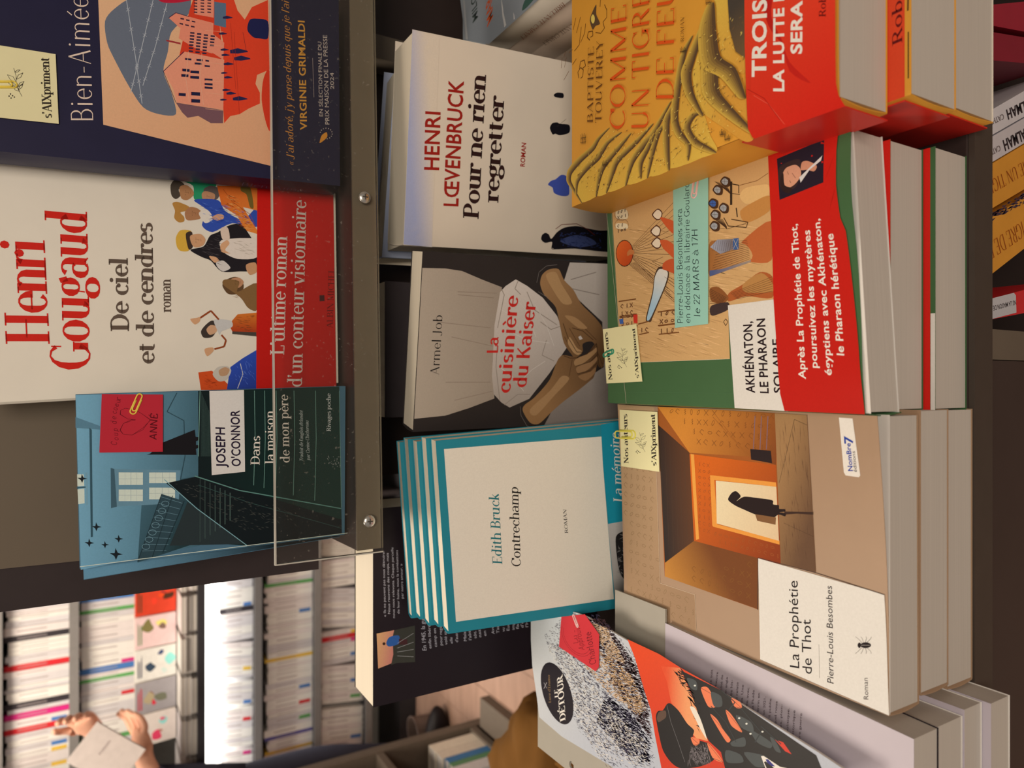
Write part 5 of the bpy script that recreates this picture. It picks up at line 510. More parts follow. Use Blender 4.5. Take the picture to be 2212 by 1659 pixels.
"tou":{"f":[[0.1254,0.4085,0.875],[1.0,0.0,0.0],[0.0,-1.0,0.0],[0.0,0.0,1.0]],"i":[["G",[204,164,66],[198,140,54],[194,-10,237,9,281,124,322,277,374,342,415,437,325,603,312,453,250,390,240,277,189,159,156,80,73,75],[194,-10,325,603]],["G",[204,164,66],[198,140,54],[74,71,153,93,207,210,243,342,316,437,348,559,318,689,267,574,220,499,170,390,19,310,4,124],[74,71,318,689]],["G",[204,164,66],[198,140,54],[11,301,110,350,176,406,246,544,310,654,283,745,205,689,169,544,97,483,8,421],[11,301,283,745]],["G",[204,164,66],[198,140,54],[10,414,112,499,169,544,235,718,305,854,271,932,203,827,96,745,12,610],[10,414,305,854]],["G",[204,164,66],[198,140,54],[12,610,130,689,207,814,242,880,381,1008,315,1045,243,996,115,1008,10,827],[12,610,381,1008]],["G",[204,164,66],[198,140,54],[14,814,151,880,244,932,273,983,151,1008,11,1002],[14,814,273,983]],["G",[204,164,66],[198,140,54],[12,998,135,1002,292,1008,364,1057,303,1082,180,1088,74,1153,12,1284],[12,998,303,1082]],["G",[204,164,66],[198,140,54],[23,1153,104,1171,192,1106,305,1076,598,1130,695,1188,554,1200,452,1153,326,1171,243,1268,112,1312,9,1355],[23,1153,554,1200]],["G",[204,164,66],[198,140,54],[384,1200,492,1182,566,1211,741,1295,728,1344,596,1344,485,1377,380,1440,241,1560,57,1599,3,1599,12,1541,113,1419,243,1268,312,1211],[384,1200,380,1440]],["G",[204,164,66],[198,140,54],[805,1355,876,1344,772,1565,373,1565,425,1470,509,1398,670,1366],[805,1355,373,1565]],["s",[191,153,63],[415,437,374,342,322,277,281,124,237,9,194,-10,137,27,9,124,8,110,135,-11,205,-72,277,-53,325,75,357,234,397,311,424,426]],["s",[175,139,60],[415,437,374,342,322,277,281,124,237,9,194,-10,137,27,9,124,8,112,135,-6,204,-64,272,-45,319,82,352,239,394,315,423,427]],["s",[158,125,56],[415,437,374,342,322,277,281,124,237,9,194,-10,137,27,9,124,8,114,135,-1,202,-56,266,-37,313,88,348,245,391,319,422,429]],["s",[140,110,53],[415,437,374,342,322,277,281,124,237,9,194,-10,137,27,9,124,8,115,136,4,201,-48,261,-29,308,94,343,251,388,323,421,430]],["s",[122,94,49],[415,437,374,342,322,277,281,124,237,9,194,-10,137,27,9,124,9,117,136,9,199,-40,256,-21,302,101,339,256,385,327,419,432]],["s",[103,78,45],[415,437,374,342,322,277,281,124,237,9,194,-10,137,27,9,124,9,119,136,14,198,-31,251,-13,296,107,334,262,382,331,418,433]],["s",[84,62,42],[415,437,374,342,322,277,281,124,237,9,194,-10,137,27,9,124,9,121,137,18,196,-23,246,-5,291,113,329,267,379,335,417,435]],["s",[191,153,63],[348,559,316,437,243,342,207,210,153,93,74,71,80,51,177,48,245,165,280,295,343,403,360,547]],["s",[175,139,60],[348,559,316,437,243,342,207,210,153,93,74,71,79,54,174,54,240,171,275,301,340,408,359,549]],["s",[158,125,56],[348,559,316,437,243,342,207,210,153,93,74,71,78,56,171,60,235,177,270,308,336,412,357,550]],["s",[140,110,53],[348,559,316,437,243,342,207,210,153,93,74,71,78,59,168,66,230,182,265,314,333,417,356,552]],["s",[122,94,49],[348,559,316,437,243,342,207,210,153,93,74,71,77,62,164,71,225,188,260,320,329,421,354,553]],["s",[103,78,45],[348,559,316,437,243,342,207,210,153,93,74,71,76,64,161,77,220,194,256,326,326,425,353,555]],["s",[84,62,42],[348,559,316,437,243,342,207,210,153,93,74,71,75,67,158,83,215,200,251,332,322,430,351,556]],["s",[191,153,63],[310,654,246,544,176,406,110,350,11,301,19,281,131,305,208,358,274,509,322,639]],["s",[175,139,60],[310,654,246,544,176,406,110,350,11,301,18,284,128,311,204,364,270,513,320,641]],["s",[158,125,56],[310,654,246,544,176,406,110,350,11,301,17,286,126,316,200,370,267,518,319,643]],["s",[140,110,53],[310,654,246,544,176,406,110,350,11,301,16,289,123,322,196,377,263,523,317,645]],["s",[122,94,49],[310,654,246,544,176,406,110,350,11,301,15,292,120,328,191,383,260,527,316,647]],["s",[103,78,45],[310,654,246,544,176,406,110,350,11,301,14,294,118,334,187,389,256,532,314,649]],["s",[84,62,42],[310,654,246,544,176,406,110,350,11,301,13,297,115,340,183,395,252,536,313,651]],["s",[191,153,63],[305,854,235,718,169,544,97,483,10,414,20,394,121,439,204,498,264,685,317,840]],["s",[175,139,60],[305,854,235,718,169,544,97,483,10,414,19,396,117,444,199,504,261,689,316,842]],["s",[158,125,56],[305,854,235,718,169,544,97,483,10,414,17,399,114,450,195,510,257,693,314,844]],["s",[140,110,53],[305,854,235,718,169,544,97,483,10,414,16,402,111,456,190,516,253,698,312,845]],["s",[122,94,49],[305,854,235,718,169,544,97,483,10,414,15,404,108,462,186,522,249,702,311,847]],["s",[103,78,45],[305,854,235,718,169,544,97,483,10,414,14,407,105,468,181,528,245,706,309,849]],["s",[84,62,42],[305,854,235,718,169,544,97,483,10,414,12,409,102,474,176,534,241,710,308,851]],["s",[191,153,63],[381,1008,242,880,207,814,130,689,12,610,23,589,158,645,245,767,271,839,392,991]],["s",[175,139,60],[381,1008,242,880,207,814,130,689,12,610,21,592,154,651,240,773,267,845,391,993]],["s",[158,125,56],[381,1008,242,880,207,814,130,689,12,610,20,595,151,657,235,779,263,850,389,995]],["s",[140,110,53],[381,1008,242,880,207,814,130,689,12,610,18,598,147,662,230,786,259,855,388,998]],["s",[122,94,49],[381,1008,242,880,207,814,130,689,12,610,17,600,143,668,225,792,256,861,386,1000]],["s",[103,78,45],[381,1008,242,880,207,814,130,689,12,610,16,603,140,674,220,798,252,866,385,1002]],["s",[84,62,42],[381,1008,242,880,207,814,130,689,12,610,14,606,136,680,215,804,248,871,383,1004]],["s",[191,153,63],[273,983,244,932,151,880,14,814,23,793,172,838,269,893,287,968]],["s",[175,139,60],[273,983,244,932,151,880,14,814,22,796,170,843,266,898,285,970]],["s",[158,125,56],[273,983,244,932,151,880,14,814,21,799,167,849,263,903,283,972]],["s",[140,110,53],[273,983,244,932,151,880,14,814,19,801,164,854,260,908,282,974]],["s",[122,94,49],[273,983,244,932,151,880,14,814,18,804,161,860,256,913,280,976]],["s",[103,78,45],[273,983,244,932,151,880,14,814,17,807,159,865,253,918,278,978]],["s",[84,62,42],[273,983,244,932,151,880,14,814,16,809,156,871,250,924,276,980]],["s",[191,153,63],[364,1057,292,1008,135,1002,12,998,19,972,152,945,316,953,379,1034]],["s",[175,139,60],[364,1057,292,1008,135,1002,12,998,18,975,150,953,313,960,377,1037]],["s",[158,125,56],[364,1057,292,1008,135,1002,12,998,17,979,147,960,310,967,375,1040]],["s",[140,110,53],[364,1057,292,1008,135,1002,12,998,16,982,145,968,307,974,373,1043]],["s",[122,94,49],[364,1057,292,1008,135,1002,12,998,15,986,143,975,304,982,371,1046]],["s",[103,78,45],[364,1057,292,1008,135,1002,12,998,14,989,141,982,300,989,369,1049]],["s",[84,62,42],[364,1057,292,1008,135,1002,12,998,13,992,138,990,297,996,367,1052]],["s",[191,153,63],[242,880,166,827,100,766,20,752,27,731,121,722,191,786,253,861]],["s",[175,139,60],[242,880,166,827,100,766,20,752,26,734,118,727,187,791,252,864]],["s",[158,125,56],[242,880,166,827,100,766,20,752,25,736,115,733,184,797,250,866]],["s",[140,110,53],[242,880,166,827,100,766,20,752,24,739,113,739,181,802,249,869]],["s",[122,94,49],[242,880,166,827,100,766,20,752,23,742,110,745,178,807,247,871]],["s",[103,78,45],[242,880,166,827,100,766,20,752,22,745,107,751,175,813,246,874]],["s",[84,62,42],[242,880,166,827,100,766,20,752,21,748,105,756,172,818,245,876]],["s",[191,153,63],[695,1188,598,1130,305,1076,192,1106,104,1171,23,1153,30,1135,109,1127,192,1048,328,1013,622,1085,706,1171]],["s",[175,139,60],[695,1188,598,1130,305,1076,192,1106,104,1171,23,1153,29,1137,108,1133,192,1056,325,1021,619,1091,705,1173]],["s",[158,125,56],[695,1188,598,1130,305,1076,192,1106,104,1171,23,1153,28,1140,108,1138,192,1063,322,1029,616,1096,703,1175]],["s",[140,110,53],[695,1188,598,1130,305,1076,192,1106,104,1171,23,1153,27,1142,107,1144,192,1071,319,1038,613,1102,702,1178]],["s",[122,94,49],[695,1188,598,1130,305,1076,192,1106,104,1171,23,1153,26,1144,106,1150,192,1078,316,1046,610,1108,700,1180]],["s",[103,78,45],[695,1188,598,1130,305,1076,192,1106,104,1171,23,1153,25,1147,105,1155,192,1086,313,1054,607,1114,699,1182]],["s",[84,62,42],[695,1188,598,1130,305,1076,192,1106,104,1171,23,1153,24,1149,105,1161,192,1093,310,1062,603,1120,697,1184]],["s",[191,153,63],[243,1268,244,1211,198,1171,114,1223,46,1312,9,1355,1,1345,26,1288,96,1180,213,1111,277,1179,257,1261]],["s",[175,139,60],[243,1268,244,1211,198,1171,114,1223,46,1312,9,1355,2,1346,29,1292,98,1186,211,1118,273,1183,255,1262]],["s",[158,125,56],[243,1268,244,1211,198,1171,114,1223,46,1312,9,1355,3,1348,31,1295,101,1191,209,1126,269,1187,254,1263]],["s",[140,110,53],[243,1268,244,1211,198,1171,114,1223,46,1312,9,1355,4,1349,34,1298,103,1197,207,1134,264,1192,252,1264]],["s",[122,94,49],[243,1268,244,1211,198,1171,114,1223,46,1312,9,1355,5,1350,37,1301,105,1202,205,1142,260,1196,250,1264]],["s",[103,78,45],[243,1268,244,1211,198,1171,114,1223,46,1312,9,1355,6,1352,39,1304,108,1208,203,1150,256,1200,248,1265]],["s",[84,62,42],[243,1268,244,1211,198,1171,114,1223,46,1312,9,1355,7,1353,42,1307,110,1213,201,1158,252,1204,246,1266]],["s",[191,153,63],[741,1295,566,1211,492,1182,384,1200,243,1268,243,1241,393,1133,527,1098,606,1145,759,1268]],["s",[175,139,60],[741,1295,566,1211,492,1182,384,1200,243,1268,243,1245,392,1142,522,1109,601,1154,757,1272]],["s",[158,125,56],[741,1295,566,1211,492,1182,384,1200,243,1268,243,1248,391,1151,518,1120,596,1162,755,1275]],["s",[140,110,53],[741,1295,566,1211,492,1182,384,1200,243,1268,243,1252,390,1159,513,1131,591,1171,752,1279]],["s",[122,94,49],[741,1295,566,1211,492,1182,384,1200,243,1268,243,1255,388,1168,509,1142,585,1180,750,1282]],["s",[103,78,45],[741,1295,566,1211,492,1182,384,1200,243,1268,243,1258,387,1177,504,1153,580,1188,748,1286]],["s",[84,62,42],[741,1295,566,1211,492,1182,384,1200,243,1268,243,1262,386,1185,500,1164,575,1197,745,1289]],["s",[191,153,63],[728,1344,596,1344,485,1377,334,1387,228,1460,57,1599,47,1573,207,1390,351,1266,521,1251,628,1249,745,1305]],["s",[175,139,60],[728,1344,596,1344,485,1377,334,1387,228,1460,57,1599,48,1576,210,1399,349,1282,516,1267,624,1262,743,1310]],["s",[158,125,56],[728,1344,596,1344,485,1377,334,1387,228,1460,57,1599,49,1580,213,1408,346,1298,512,1284,619,1274,741,1316]],["s",[140,110,53],[728,1344,596,1344,485,1377,334,1387,228,1460,57,1599,51,1583,216,1417,344,1314,507,1301,615,1287,739,1321]],["s",[122,94,49],[728,1344,596,1344,485,1377,334,1387,228,1460,57,1599,52,1587,218,1427,342,1330,502,1317,611,1299,736,1326]],["s",[103,78,45],[728,1344,596,1344,485,1377,334,1387,228,1460,57,1599,53,1590,221,1436,340,1345,498,1333,607,1312,734,1331]],["s",[84,62,42],[728,1344,596,1344,485,1377,334,1387,228,1460,57,1599,55,1593,224,1445,338,1361,493,1349,603,1324,732,1336]],["s",[191,153,63],[805,1355,670,1366,509,1398,405,1501,240,1565,243,1518,393,1398,511,1258,713,1236,828,1300]],["s",[175,139,60],[805,1355,670,1366,509,1398,405,1501,240,1565,242,1524,394,1411,511,1276,707,1254,825,1307]],["s",[158,125,56],[805,1355,670,1366,509,1398,405,1501,240,1565,242,1530,396,1425,510,1295,702,1271,822,1314]],["s",[140,110,53],[805,1355,670,1366,509,1398,405,1501,240,1565,241,1536,398,1438,510,1313,696,1288,819,1322]],["s",[122,94,49],[805,1355,670,1366,509,1398,405,1501,240,1565,241,1543,399,1452,510,1332,690,1305,816,1329]],["s",[103,78,45],[805,1355,670,1366,509,1398,405,1501,240,1565,241,1549,401,1465,510,1350,685,1321,813,1336]],["s",[84,62,42],[805,1355,670,1366,509,1398,405,1501,240,1565,240,1555,403,1478,510,1368,679,1338,810,1343]],["g",[66,58,50],[110,84,50],[829,1445,772,1565,432,1565,493,1501,629,1460],[714,1450,373,1565]],["r",[110,80,44],260,2.2,0.5,[0.58,1.09],0.6,31,[240,0,405,437,305,854,368,1045,598,1130,744,1290,665,1560,69,1560,29,1312,20,827,18,227]],["r",[224,186,92],200,2.2,0.5,[0.58,1.09],0.6,32,[240,0,405,437,305,854,368,1045,598,1130,744,1290,665,1560,69,1560,29,1312,20,827,18,227]],["t",[100,60,24],"flare","BAPTISTE",[502,277,1018,287,523,210]],["t",[100,60,24],"flare","TOUVEREY",[472,371,1021,387,494,301]],["t",[206,78,26],"flare","COMME",[350,610,1151,625,397,456]],["t",[206,78,26],"light","COMME",[350,610,1151,625,397,456]],["t",[206,78,26],"flare","UN TIGRE",[284,827,1143,838,331,672]],["t",[206,78,26],"light","UN TIGRE",[284,827,1143,838,331,672]],["t",[206,78,26],"flare","DE FEU",[385,1042,1080,1051,435,896]],["t",[206,78,26],"light","DE FEU",[385,1042,1080,1051,435,896]],["t",[100,60,24],"flare","ROMAN",[697,1127,842,1127,708,1099]],["l",[100,60,24],5,[943,-112,980,-37]],["l",[100,60,24],5,[1045,-150,1117,-138]],["l",[100,60,24],5,[1032,-102,1091,-74]],["l",[100,60,24],5,[1005,9,1027,62]],["l",[100,60,24],5,[1109,-37,1112,9]],["l",[100,60,24],5,[1247,18,1316,54]],["l",[100,60,24],5,[1207,62,1294,115]],["l",[100,60,24],5,[1091,36,1108,98,1222,124]],["l",[100,60,24],5,[1116,115,1162,167,1221,176]],["l",[100,60,24],5,[1259,342,1326,350]],["l",[100,60,24],5,[1106,-112,1139,-83]],["l",[100,60,24],6,[878,93,925,80,943,115,914,150,871,141,868,115]],["l",[100,60,24],6,[939,98,985,115,977,162,930,176,928,141]],["l",[100,60,24],6,[1085,227,1119,196,1149,210,1133,260,1101,263,1102,235]],["l",[100,60,24],5,[1109,293,1079,350,1097,390,1144,374,1157,414,1206,414,1252,390]],["s",[90,66,44],[1219,227,1259,252,1293,301,1227,301,1148,342,1154,293,1143,260]],["p",[214,186,90],[1204,285,1195,284,1187,281,1183,276,1181,270,1182,263,1187,257,1194,251,1203,246,1213,243,1223,242,1232,243,1239,246,1243,251,1245,257,1244,263,1239,270,1232,276,1223,281,1213,284]],["l",[60,44,30],3,[434,138,471,131]],["l",[60,44,30],3,[430,150,475,147]],["l",[60,44,30],3,[427,162,462,162]],["l",[60,44,30],3,[423,174,466,178]],["l",[60,44,30],3,[420,186,453,193]],["l",[60,44,30],3,[447,128,433,196]],["l",[60,44,30],3,[403,138,440,131]],["l",[60,44,30],3,[399,150,444,147]],["l",[60,44,30],3,[396,162,431,162]],["l",[60,44,30],3,[392,174,435,178]],["l",[60,44,30],3,[389,186,422,193]],["l",[60,44,30],3,[416,128,402,196]],["l",[60,44,30],3,[644,1101,676,1096]],["l",[60,44,30],3,[641,1109,678,1107]],["l",[60,44,30],3,[637,1118,667,1118]],["l",[60,44,30],3,[634,1126,669,1128]],["l",[60,44,30],3,[631,1134,658,1139]],["l",[60,44,30],3,[656,1094,642,1141]],["l",[60,44,30],3,[832,1296,863,1292]],["l",[60,44,30],3,[829,1304,865,1302]],["l",[60,44,30],3,[825,1312,854,1312]],["l",[60,44,30],3,[822,1319,856,1322]],["l",[60,44,30],3,[818,1327,844,1331]],["l",[60,44,30],3,[844,1290,829,1334]],["l",[60,44,30],3,[80,1394,109,1389]],["l",[60,44,30],3,[77,1401,112,1399]],["l",[60,44,30],3,[75,1408,103,1408]],["l",[60,44,30],3,[73,1416,106,1418]],["l",[60,44,30],3,[71,1423,97,1427]],["l",[60,44,30],3,[90,1387,82,1429]],["l",[60,44,30],3,[46,1425,75,1421]],["l",[60,44,30],3,[44,1432,78,1430]],["l",[60,44,30],3,[42,1440,69,1440]],["l",[60,44,30],3,[40,1447,73,1449]],["l",[60,44,30],3,[38,1454,64,1458]],["l",[60,44,30],3,[56,1419,49,1460]],["l",[60,44,30],3,[182,384,217,377]],["l",[60,44,30],3,[179,395,222,391]],["l",[60,44,30],3,[176,406,210,406]],["l",[60,44,30],3,[173,417,214,420]],["l",[60,44,30],3,[170,428,202,434]],["l",[60,44,30],3,[194,374,184,437]],["n","paper_band"],["g",[206,60,36],[190,34,24],[1451,1555,507,1562,64,1578,13,1604,1,1618,-2,2122,56,2092,115,2081,1123,2078],[673,1711,-60,1886]],["s",[170,30,24],[745,1656,705,1738,574,1729,409,1800,537,1711]],["l",[214,90,70],2,[221,1618,144,1711,17,1800]],["l",[160,30,22],3,[266,1580,183,1684,48,1774]],["s",[178,34,26],[454,1783,307,1835,162,1952,263,1835]],["t",[226,208,196],"sansbb","TROIS",[286,1695,676,1700,317,1611]],["t",[226,208,196],"sansbb","LA LUTTE P",[176,1802,663,1804,198,1742]],["t",[226,208,196],"sansbb","SERA",[318,1904,572,1906,342,1844]],["t",[90,20,20],"serif","Robert",[438,2031,600,2034,453,1996]]]},
"tou_q":[[0,0],[156.0,0],[156.0,208.7],[5.0,208.7]],
"page":{"f":[[-0.31,0.358,0.834],[1.0,0.0,0.0],[0.0,-1.0,0.0],[0.0,0.0,1.0]],"i":[["t",[84,66,70],"sansi","ce soit",[1216,418,1314,430,1207,399]],["t",[84,66,70],"sansi","Histoire",[1209,459,1314,474,1200,441]],["t",[84,66,70],"sansi","côté de",[1210,503,1310,513,1201,486]],["t",[84,66,70],"sansi","un angle",[1199,539,1310,551,1190,522]],["t",[84,66,70],"sansi","ube his-",[1194,583,1307,590,1185,565]],["t",[84,66,70],"sansi","ui relate",[1192,625,1309,633,1183,608]],["t",[84,66,70],"sansi","els. Une",[1188,663,1307,673,1180,646]],["t",[84,66,70],"sansi","iée avec",[1185,700,1306,714,1176,684]],["t",[84,66,70],"sansi","ez Fluide",[1182,744,1305,752,1173,728]],["t",[84,66,70],"sansi","Perrin en",[1173,781,1303,791,1164,765]],["t",[84,66,70],"sansi",") en 2021,",[1169,823,1297,833,1161,808]],["t",[84,66,70],"sansi","i, il publie",[1165,862,1301,872,1156,847]],["t",[84,66,70],"sansi","quel nous",[1162,903,1301,913,1153,888]],["t",[84,66,70],"sansi","ais, plon-",[1157,940,1298,948,1149,926]],["t",[84,66,70],"sansi","politique.",[1150,984,1294,993,1142,969]],["t",[84,66,70],"sansi","historique",[1143,1020,1296,1031,1135,1005]],["t",[84,66,70],"sansi","ière guerre",[1139,1061,1297,1074,1131,1047]]]},
"page_q":[[-9.6,0.3],[148.1,0.3],[141.7,168.4],[9.4,168.4]],
"comic":{"f":[[-0.17,0.505,0.848],[1.0,0.0,0.0],[0.0,-1.0,0.0],[0.0,0.0,1.0]],"i":[["g",[192,188,180],[168,168,172],[-164,2,-56,619,-45,772,-82,1260,-96,1566,-129,2172,-190,2739,-221,2954,-1190,1879,-1035,1079,-1085,458,-1063,131,-915,96,-673,24,-453,2],[-252,24,-1099,962]],["r",[44,40,62],2600,3.6,0.42,[-0.07,2.31],0.3,41,[-353,198,-156,443,14,921,-180,1460,-572,1521,-833,1536,-1068,1030,-934,651,-589,611,-459,266]],["r",[44,40,62],1500,3.6,0.6,[0.07,2.23],0.25,42,[-395,312,-298,770,-424,1367,-875,1445,-968,847,-855,549]],["r",[66,42,46],2200,4.2,0.7,[0.2,1.93],0.2,43,[-63,770,1,994,-284,1460,-682,1506,-469,1101]],["r",[40,34,54],1200,4.2,0.8,[0.11,1.8],0.2,49,[-542,994,-575,1335,-688,1491,-833,1491,-879,1203,-791,884]],["r",[206,164,118],900,4.2,0.38,[0.56,2.35],0.13,44,[-428,731,-237,958,-298,1302,-472,1460,-562,1367,-529,1030]],["r",[214,176,136],500,4,0.35,[0.32,1.91],0.2,46,[-75,809,-57,1030,-250,1253,-270,1030]],["r",[218,210,202],1300,3.4,0.4,[-0.04,2.29],0.3,45,[-423,221,-340,486,-607,1030,-701,1460,-854,1491,-1050,921,-786,570]],["p",[26,22,30],[-959,525,-973,496,-982,464,-987,429,-985,394,-979,358,-967,322,-950,288,-929,256,-903,228,-873,203,-841,183,-806,168,-771,159,-735,156,-700,158,-667,167,-637,182,-610,202,-587,226,-569,254,-556,286,-549,320,-547,356,-550,392,-559,427,-573,462,-591,494,-614,524,-640,550,-669,572,-700,590,-732,603,-765,611,-799,614,-831,611,-862,604,-891,591,-917,573,-940,551]],["t",[140,110,70],"italic","Luce d'Eramo",[-875,307,-657,289,-896,271]],["t",[216,208,204],"serifb","LE",[-790,411,-729,402,-817,360]],["t",[216,208,204],"serifb","DÉTOUR",[-931,511,-589,469,-982,432]],["l",[200,190,190],3,[-800,202,-734,244]],["l",[200,190,190],3,[-751,202,-782,244]],["g",[206,64,26],[190,48,24],[-71,1249,-70,1565,-93,1766,-111,2095,-143,2288,-176,2453,-234,2644,-445,2644,-878,1766,-808,1589,-619,1527,-469,1488,-371,1429,-175,1328],[-114,1389,-706,1584]],["g",[226,140,90],[206,70,34],[-96,1757,-293,1903,-457,1993,-481,1895,-428,1784,-343,1677,-227,1640,-143,1584],[-163,1818,-163,1640]],["p",[24,22,24],[-90,1757,-109,1792,-111,2095,-143,2288,-197,2644,-210,2733,-358,2819,-659,2209,-558,2126,-478,2095,-454,2001,-390,1936,-305,1903,-213,1852,-125,1784]],["r",[20,18,20],60,7,0.9,[-0.21,1.27],0.5,47,[-111,1677,-75,1784,-243,1936,-460,2001,-476,1936,-276,1818]],["s",[24,22,24],[-496,1537,-449,1556,-424,1603,-370,1640,-353,1677,-372,1748,-420,1818,-439,1878,-480,1869,-486,1911,-472,2001,-535,2049,-635,1936,-726,1766,-729,1677,-685,1603,-596,1565]],["s",[84,62,50],[-499,1546,-452,1565,-418,1626,-458,1631,-503,1584,-519,1560]],["l",[110,106,104],3,[-376,1640,-472,1677,-582,1748,-672,1801]],["r",[120,110,110],120,6,0.5,[-0.51,0.25],0.4,48,[-537,1852,-467,1985,-597,2017,-696,1818]],["s",[222,112,72],[-157,1936,-133,1985,-161,2025,-221,2057,-248,2001,-209,1961]],["l",[40,24,24],2,[-157,1936,-161,2025,-221,2057]],["s",[222,112,72],[-129,2171,-127,2238,-157,2249,-170,2201]],["l",[40,24,24],2,[-129,2171,-157,2249,-170,2201]],["s",[222,112,72],[-216,2130,-222,2171,-279,2245,-297,2245,-287,2171]],["l",[40,24,24],2,[-216,2130,-279,2245,-297,2245]],["s",[222,112,72],[-287,2009,-295,2064,-335,2111,-370,2168,-399,2141,-354,2080]],["l",[40,24,24],2,[-287,2009,-335,2111,-370,2168]],["s",[222,112,72],[-493,1852,-477,1920,-507,1920,-532,1878]],["l",[40,24,24],2,[-493,1852,-507,1920,-532,1878]],["s",[222,112,72],[-467,1985,-492,2064,-530,2111,-542,2033]],["l",[40,24,24],2,[-467,1985,-530,2111,-542,2033]],["p",[196,48,30],[-239,2479,-230,2531,-271,2585,-273,2544]],["s",[62,66,66],[-138,1818,-129,1895,-182,1903,-188,1852]],["s",[62,66,66],[-152,2017,-146,2095,-202,2103,-227,2041]],["s",[62,66,66],[-213,2209,-210,2316,-261,2331,-268,2245]],["s",[62,66,66],[-255,2316,-264,2453,-300,2446,-305,2358]],["s",[62,66,66],[-386,2171,-316,2267,-364,2274,-403,2186]],["s",[62,66,66],[-239,2446,-242,2479,-290,2518,-296,2479]],["s",[62,66,66],[-402,2267,-356,2420,-408,2426,-446,2344]],["s",[62,66,66],[-449,2134,-426,2238,-462,2260,-516,2141]],["l",[40,44,46],6,[-111,2095,-141,2201,-205,2156]],["l",[40,44,46],6,[-159,2245,-237,2386,-311,2344]],["l",[40,44,46],6,[-236,2017,-285,2134,-370,2209]],["l",[40,44,46],6,[-204,2386,-246,2518]],["p",[206,202,196],[-157,1896,-162,1893,-166,1886,-167,1879,-164,1876,-159,1879,-155,1886,-154,1893]],["p",[206,202,196],[-218,2241,-223,2238,-227,2232,-228,2226,-225,2223,-220,2226,-216,2232,-215,2238]],["p",[206,202,196],[-228,2293,-233,2291,-237,2285,-238,2279,-235,2276,-230,2279,-226,2285,-225,2291]],["p",[206,202,196],[-227,2404,-231,2402,-235,2396,-236,2390,-234,2388,-229,2390,-225,2396,-224,2402]],["p",[206,202,196],[-273,2321,-278,2319,-282,2313,-283,2307,-280,2305,-275,2307,-271,2313,-270,2319]],["s",[214,200,180],[-310,1844,-299,1886,-353,1936,-449,1985,-414,1936,-370,1895]],["p",[224,214,204],[-371,2386,-361,2403,-371,2512,-358,2557,-339,2644,-371,2644,-424,2486,-441,2426]],["p",[40,38,110],[-374,2416,-366,2433,-384,2479,-402,2440]],["p",[26,22,24],[-395,2406,-385,2416,-397,2479,-422,2426]]]},
"comic_q":[[-111.6,18.0],[14.2,-4.9],[-29.3,272.3],[-106.8,184.0]],
"comic_note":[[-13.5,46.5],[-3.0,77.0],[-12.8,94.4],[-36.9,94.0],[-41.3,90.3],[-38.1,43.2]],
"comic_note_s":{"f":[[-0.17,0.505,0.848],[1.0,0.0,0.0],[0.0,-1.0,0.0],[0.0,0.0,1.0]],"i":[["l",[120,18,28],2.4,[-165,834,-192,852,-221,861,-250,861,-279,850,-305,831,-328,803,-346,768,-359,728,-366,684,-365,639,-358,595,-344,554,-324,519,-298,493,-270,475,-239,468,-208,473]],["l",[120,18,28],2.4,[-173,815,-197,831,-222,839,-248,839,-273,829,-297,812,-317,787,-333,757,-344,721,-350,682,-349,643,-343,604,-330,568,-313,538,-290,515,-265,499,-238,493,-211,497]],["t",[120,18,28],"hand","Lu &",[-275,691,-177,661,-306,631]],["t",[120,18,28],"hand","Approuvé",[-298,770,-124,701,-326,701]],["t",[90,12,24],"hand","Charlotte",[-355,912,-134,847,-398,837]]]},
"mil":{"f":[[0.298,0.588,0.87],[1.0,0.0,0.0],[0.0,-1.0,0.0],[0.0,0.0,1.0]],"i":[["g",[150,152,152],[128,130,132],[827,-102,761,32,17,1555,-6,1282,-26,500,199,52],[590,2,216,2]],["p",[170,166,160],[585,12,573,37,179,103,200,57]],["l",[190,184,176],8,[257,717,161,742,7,767]],["p",[186,180,172],[246,713,161,742,11,796,5,767,110,734]],["p",[182,176,170],[69,910,31,929,-1,937,5,914]],["t",[64,72,66],"sansb","MILO",[297,297,537,261,285,201]],["t",[196,82,36],"sansb","MAR",[185,572,407,544,133,470]],["s",[60,84,74],[19,1046,57,1061,84,1107,33,1225,16,1159,11,1092]]]},
"mil_q":[[0,0],[150,0],[150,155],[0,155]],
"low":{"f":[[0.0,0.225,0.73],[1.0,0.0,0.0],[0.0,0.0,-1.0],[0.0,-1.0,0.0]],"i":[["t",[44,34,36],"sansb","ALMAH",[1879,925,1747,625,1823,953]],["t",[110,96,92],"sans","CATHERINE",[1716,586,1595,310,1686,602]],["t",[44,34,36],"sansb","ALMAH",[1673,865,1544,581,1613,898]],["t",[110,96,92],"sans","CATHERINE",[1509,543,1399,286,1477,558]],["t",[150,70,20],"light","ME UN TIGRE",[1481,912,1224,322,1408,953]],["t",[150,70,20],"light","TIGRE DE FEU",[1092,898,812,262,1001,947]],["r",[60,46,60],60,9,1.2,[0.92,2.44],0.2,3,[1042,382,1308,981,1228,981,992,382]],["p",[176,168,164],[513,334,588,724,573,750,462,758,385,334]],["t",[50,40,40],"sansb","NS LA MAISON DE MON",[542,747,470,363,514,755]]]},
"low_q":[[[223.8,45.6],[237.6,45.6],[265.9,132.8],[238.2,132.8]],[[200.2,35.8],[218.8,35.8],[235.4,132.8],[218.8,132.8]],[[150.8,35.8],[167.2,35.8],[216.7,135.8],[198.0,135.8]],[[133.9,35.8],[150.5,35.8],[197.7,135.8],[180.2,135.8]],[[104.8,34.6],[133.7,35.8],[180.0,135.8],[148.4,135.8]],[[63.4,34.6],[100.5,35.8],[144.6,135.8],[111.9,135.8]],[[38.6,34.6],[51.5,34.6],[71.4,132.8],[52.8,132.8]]],
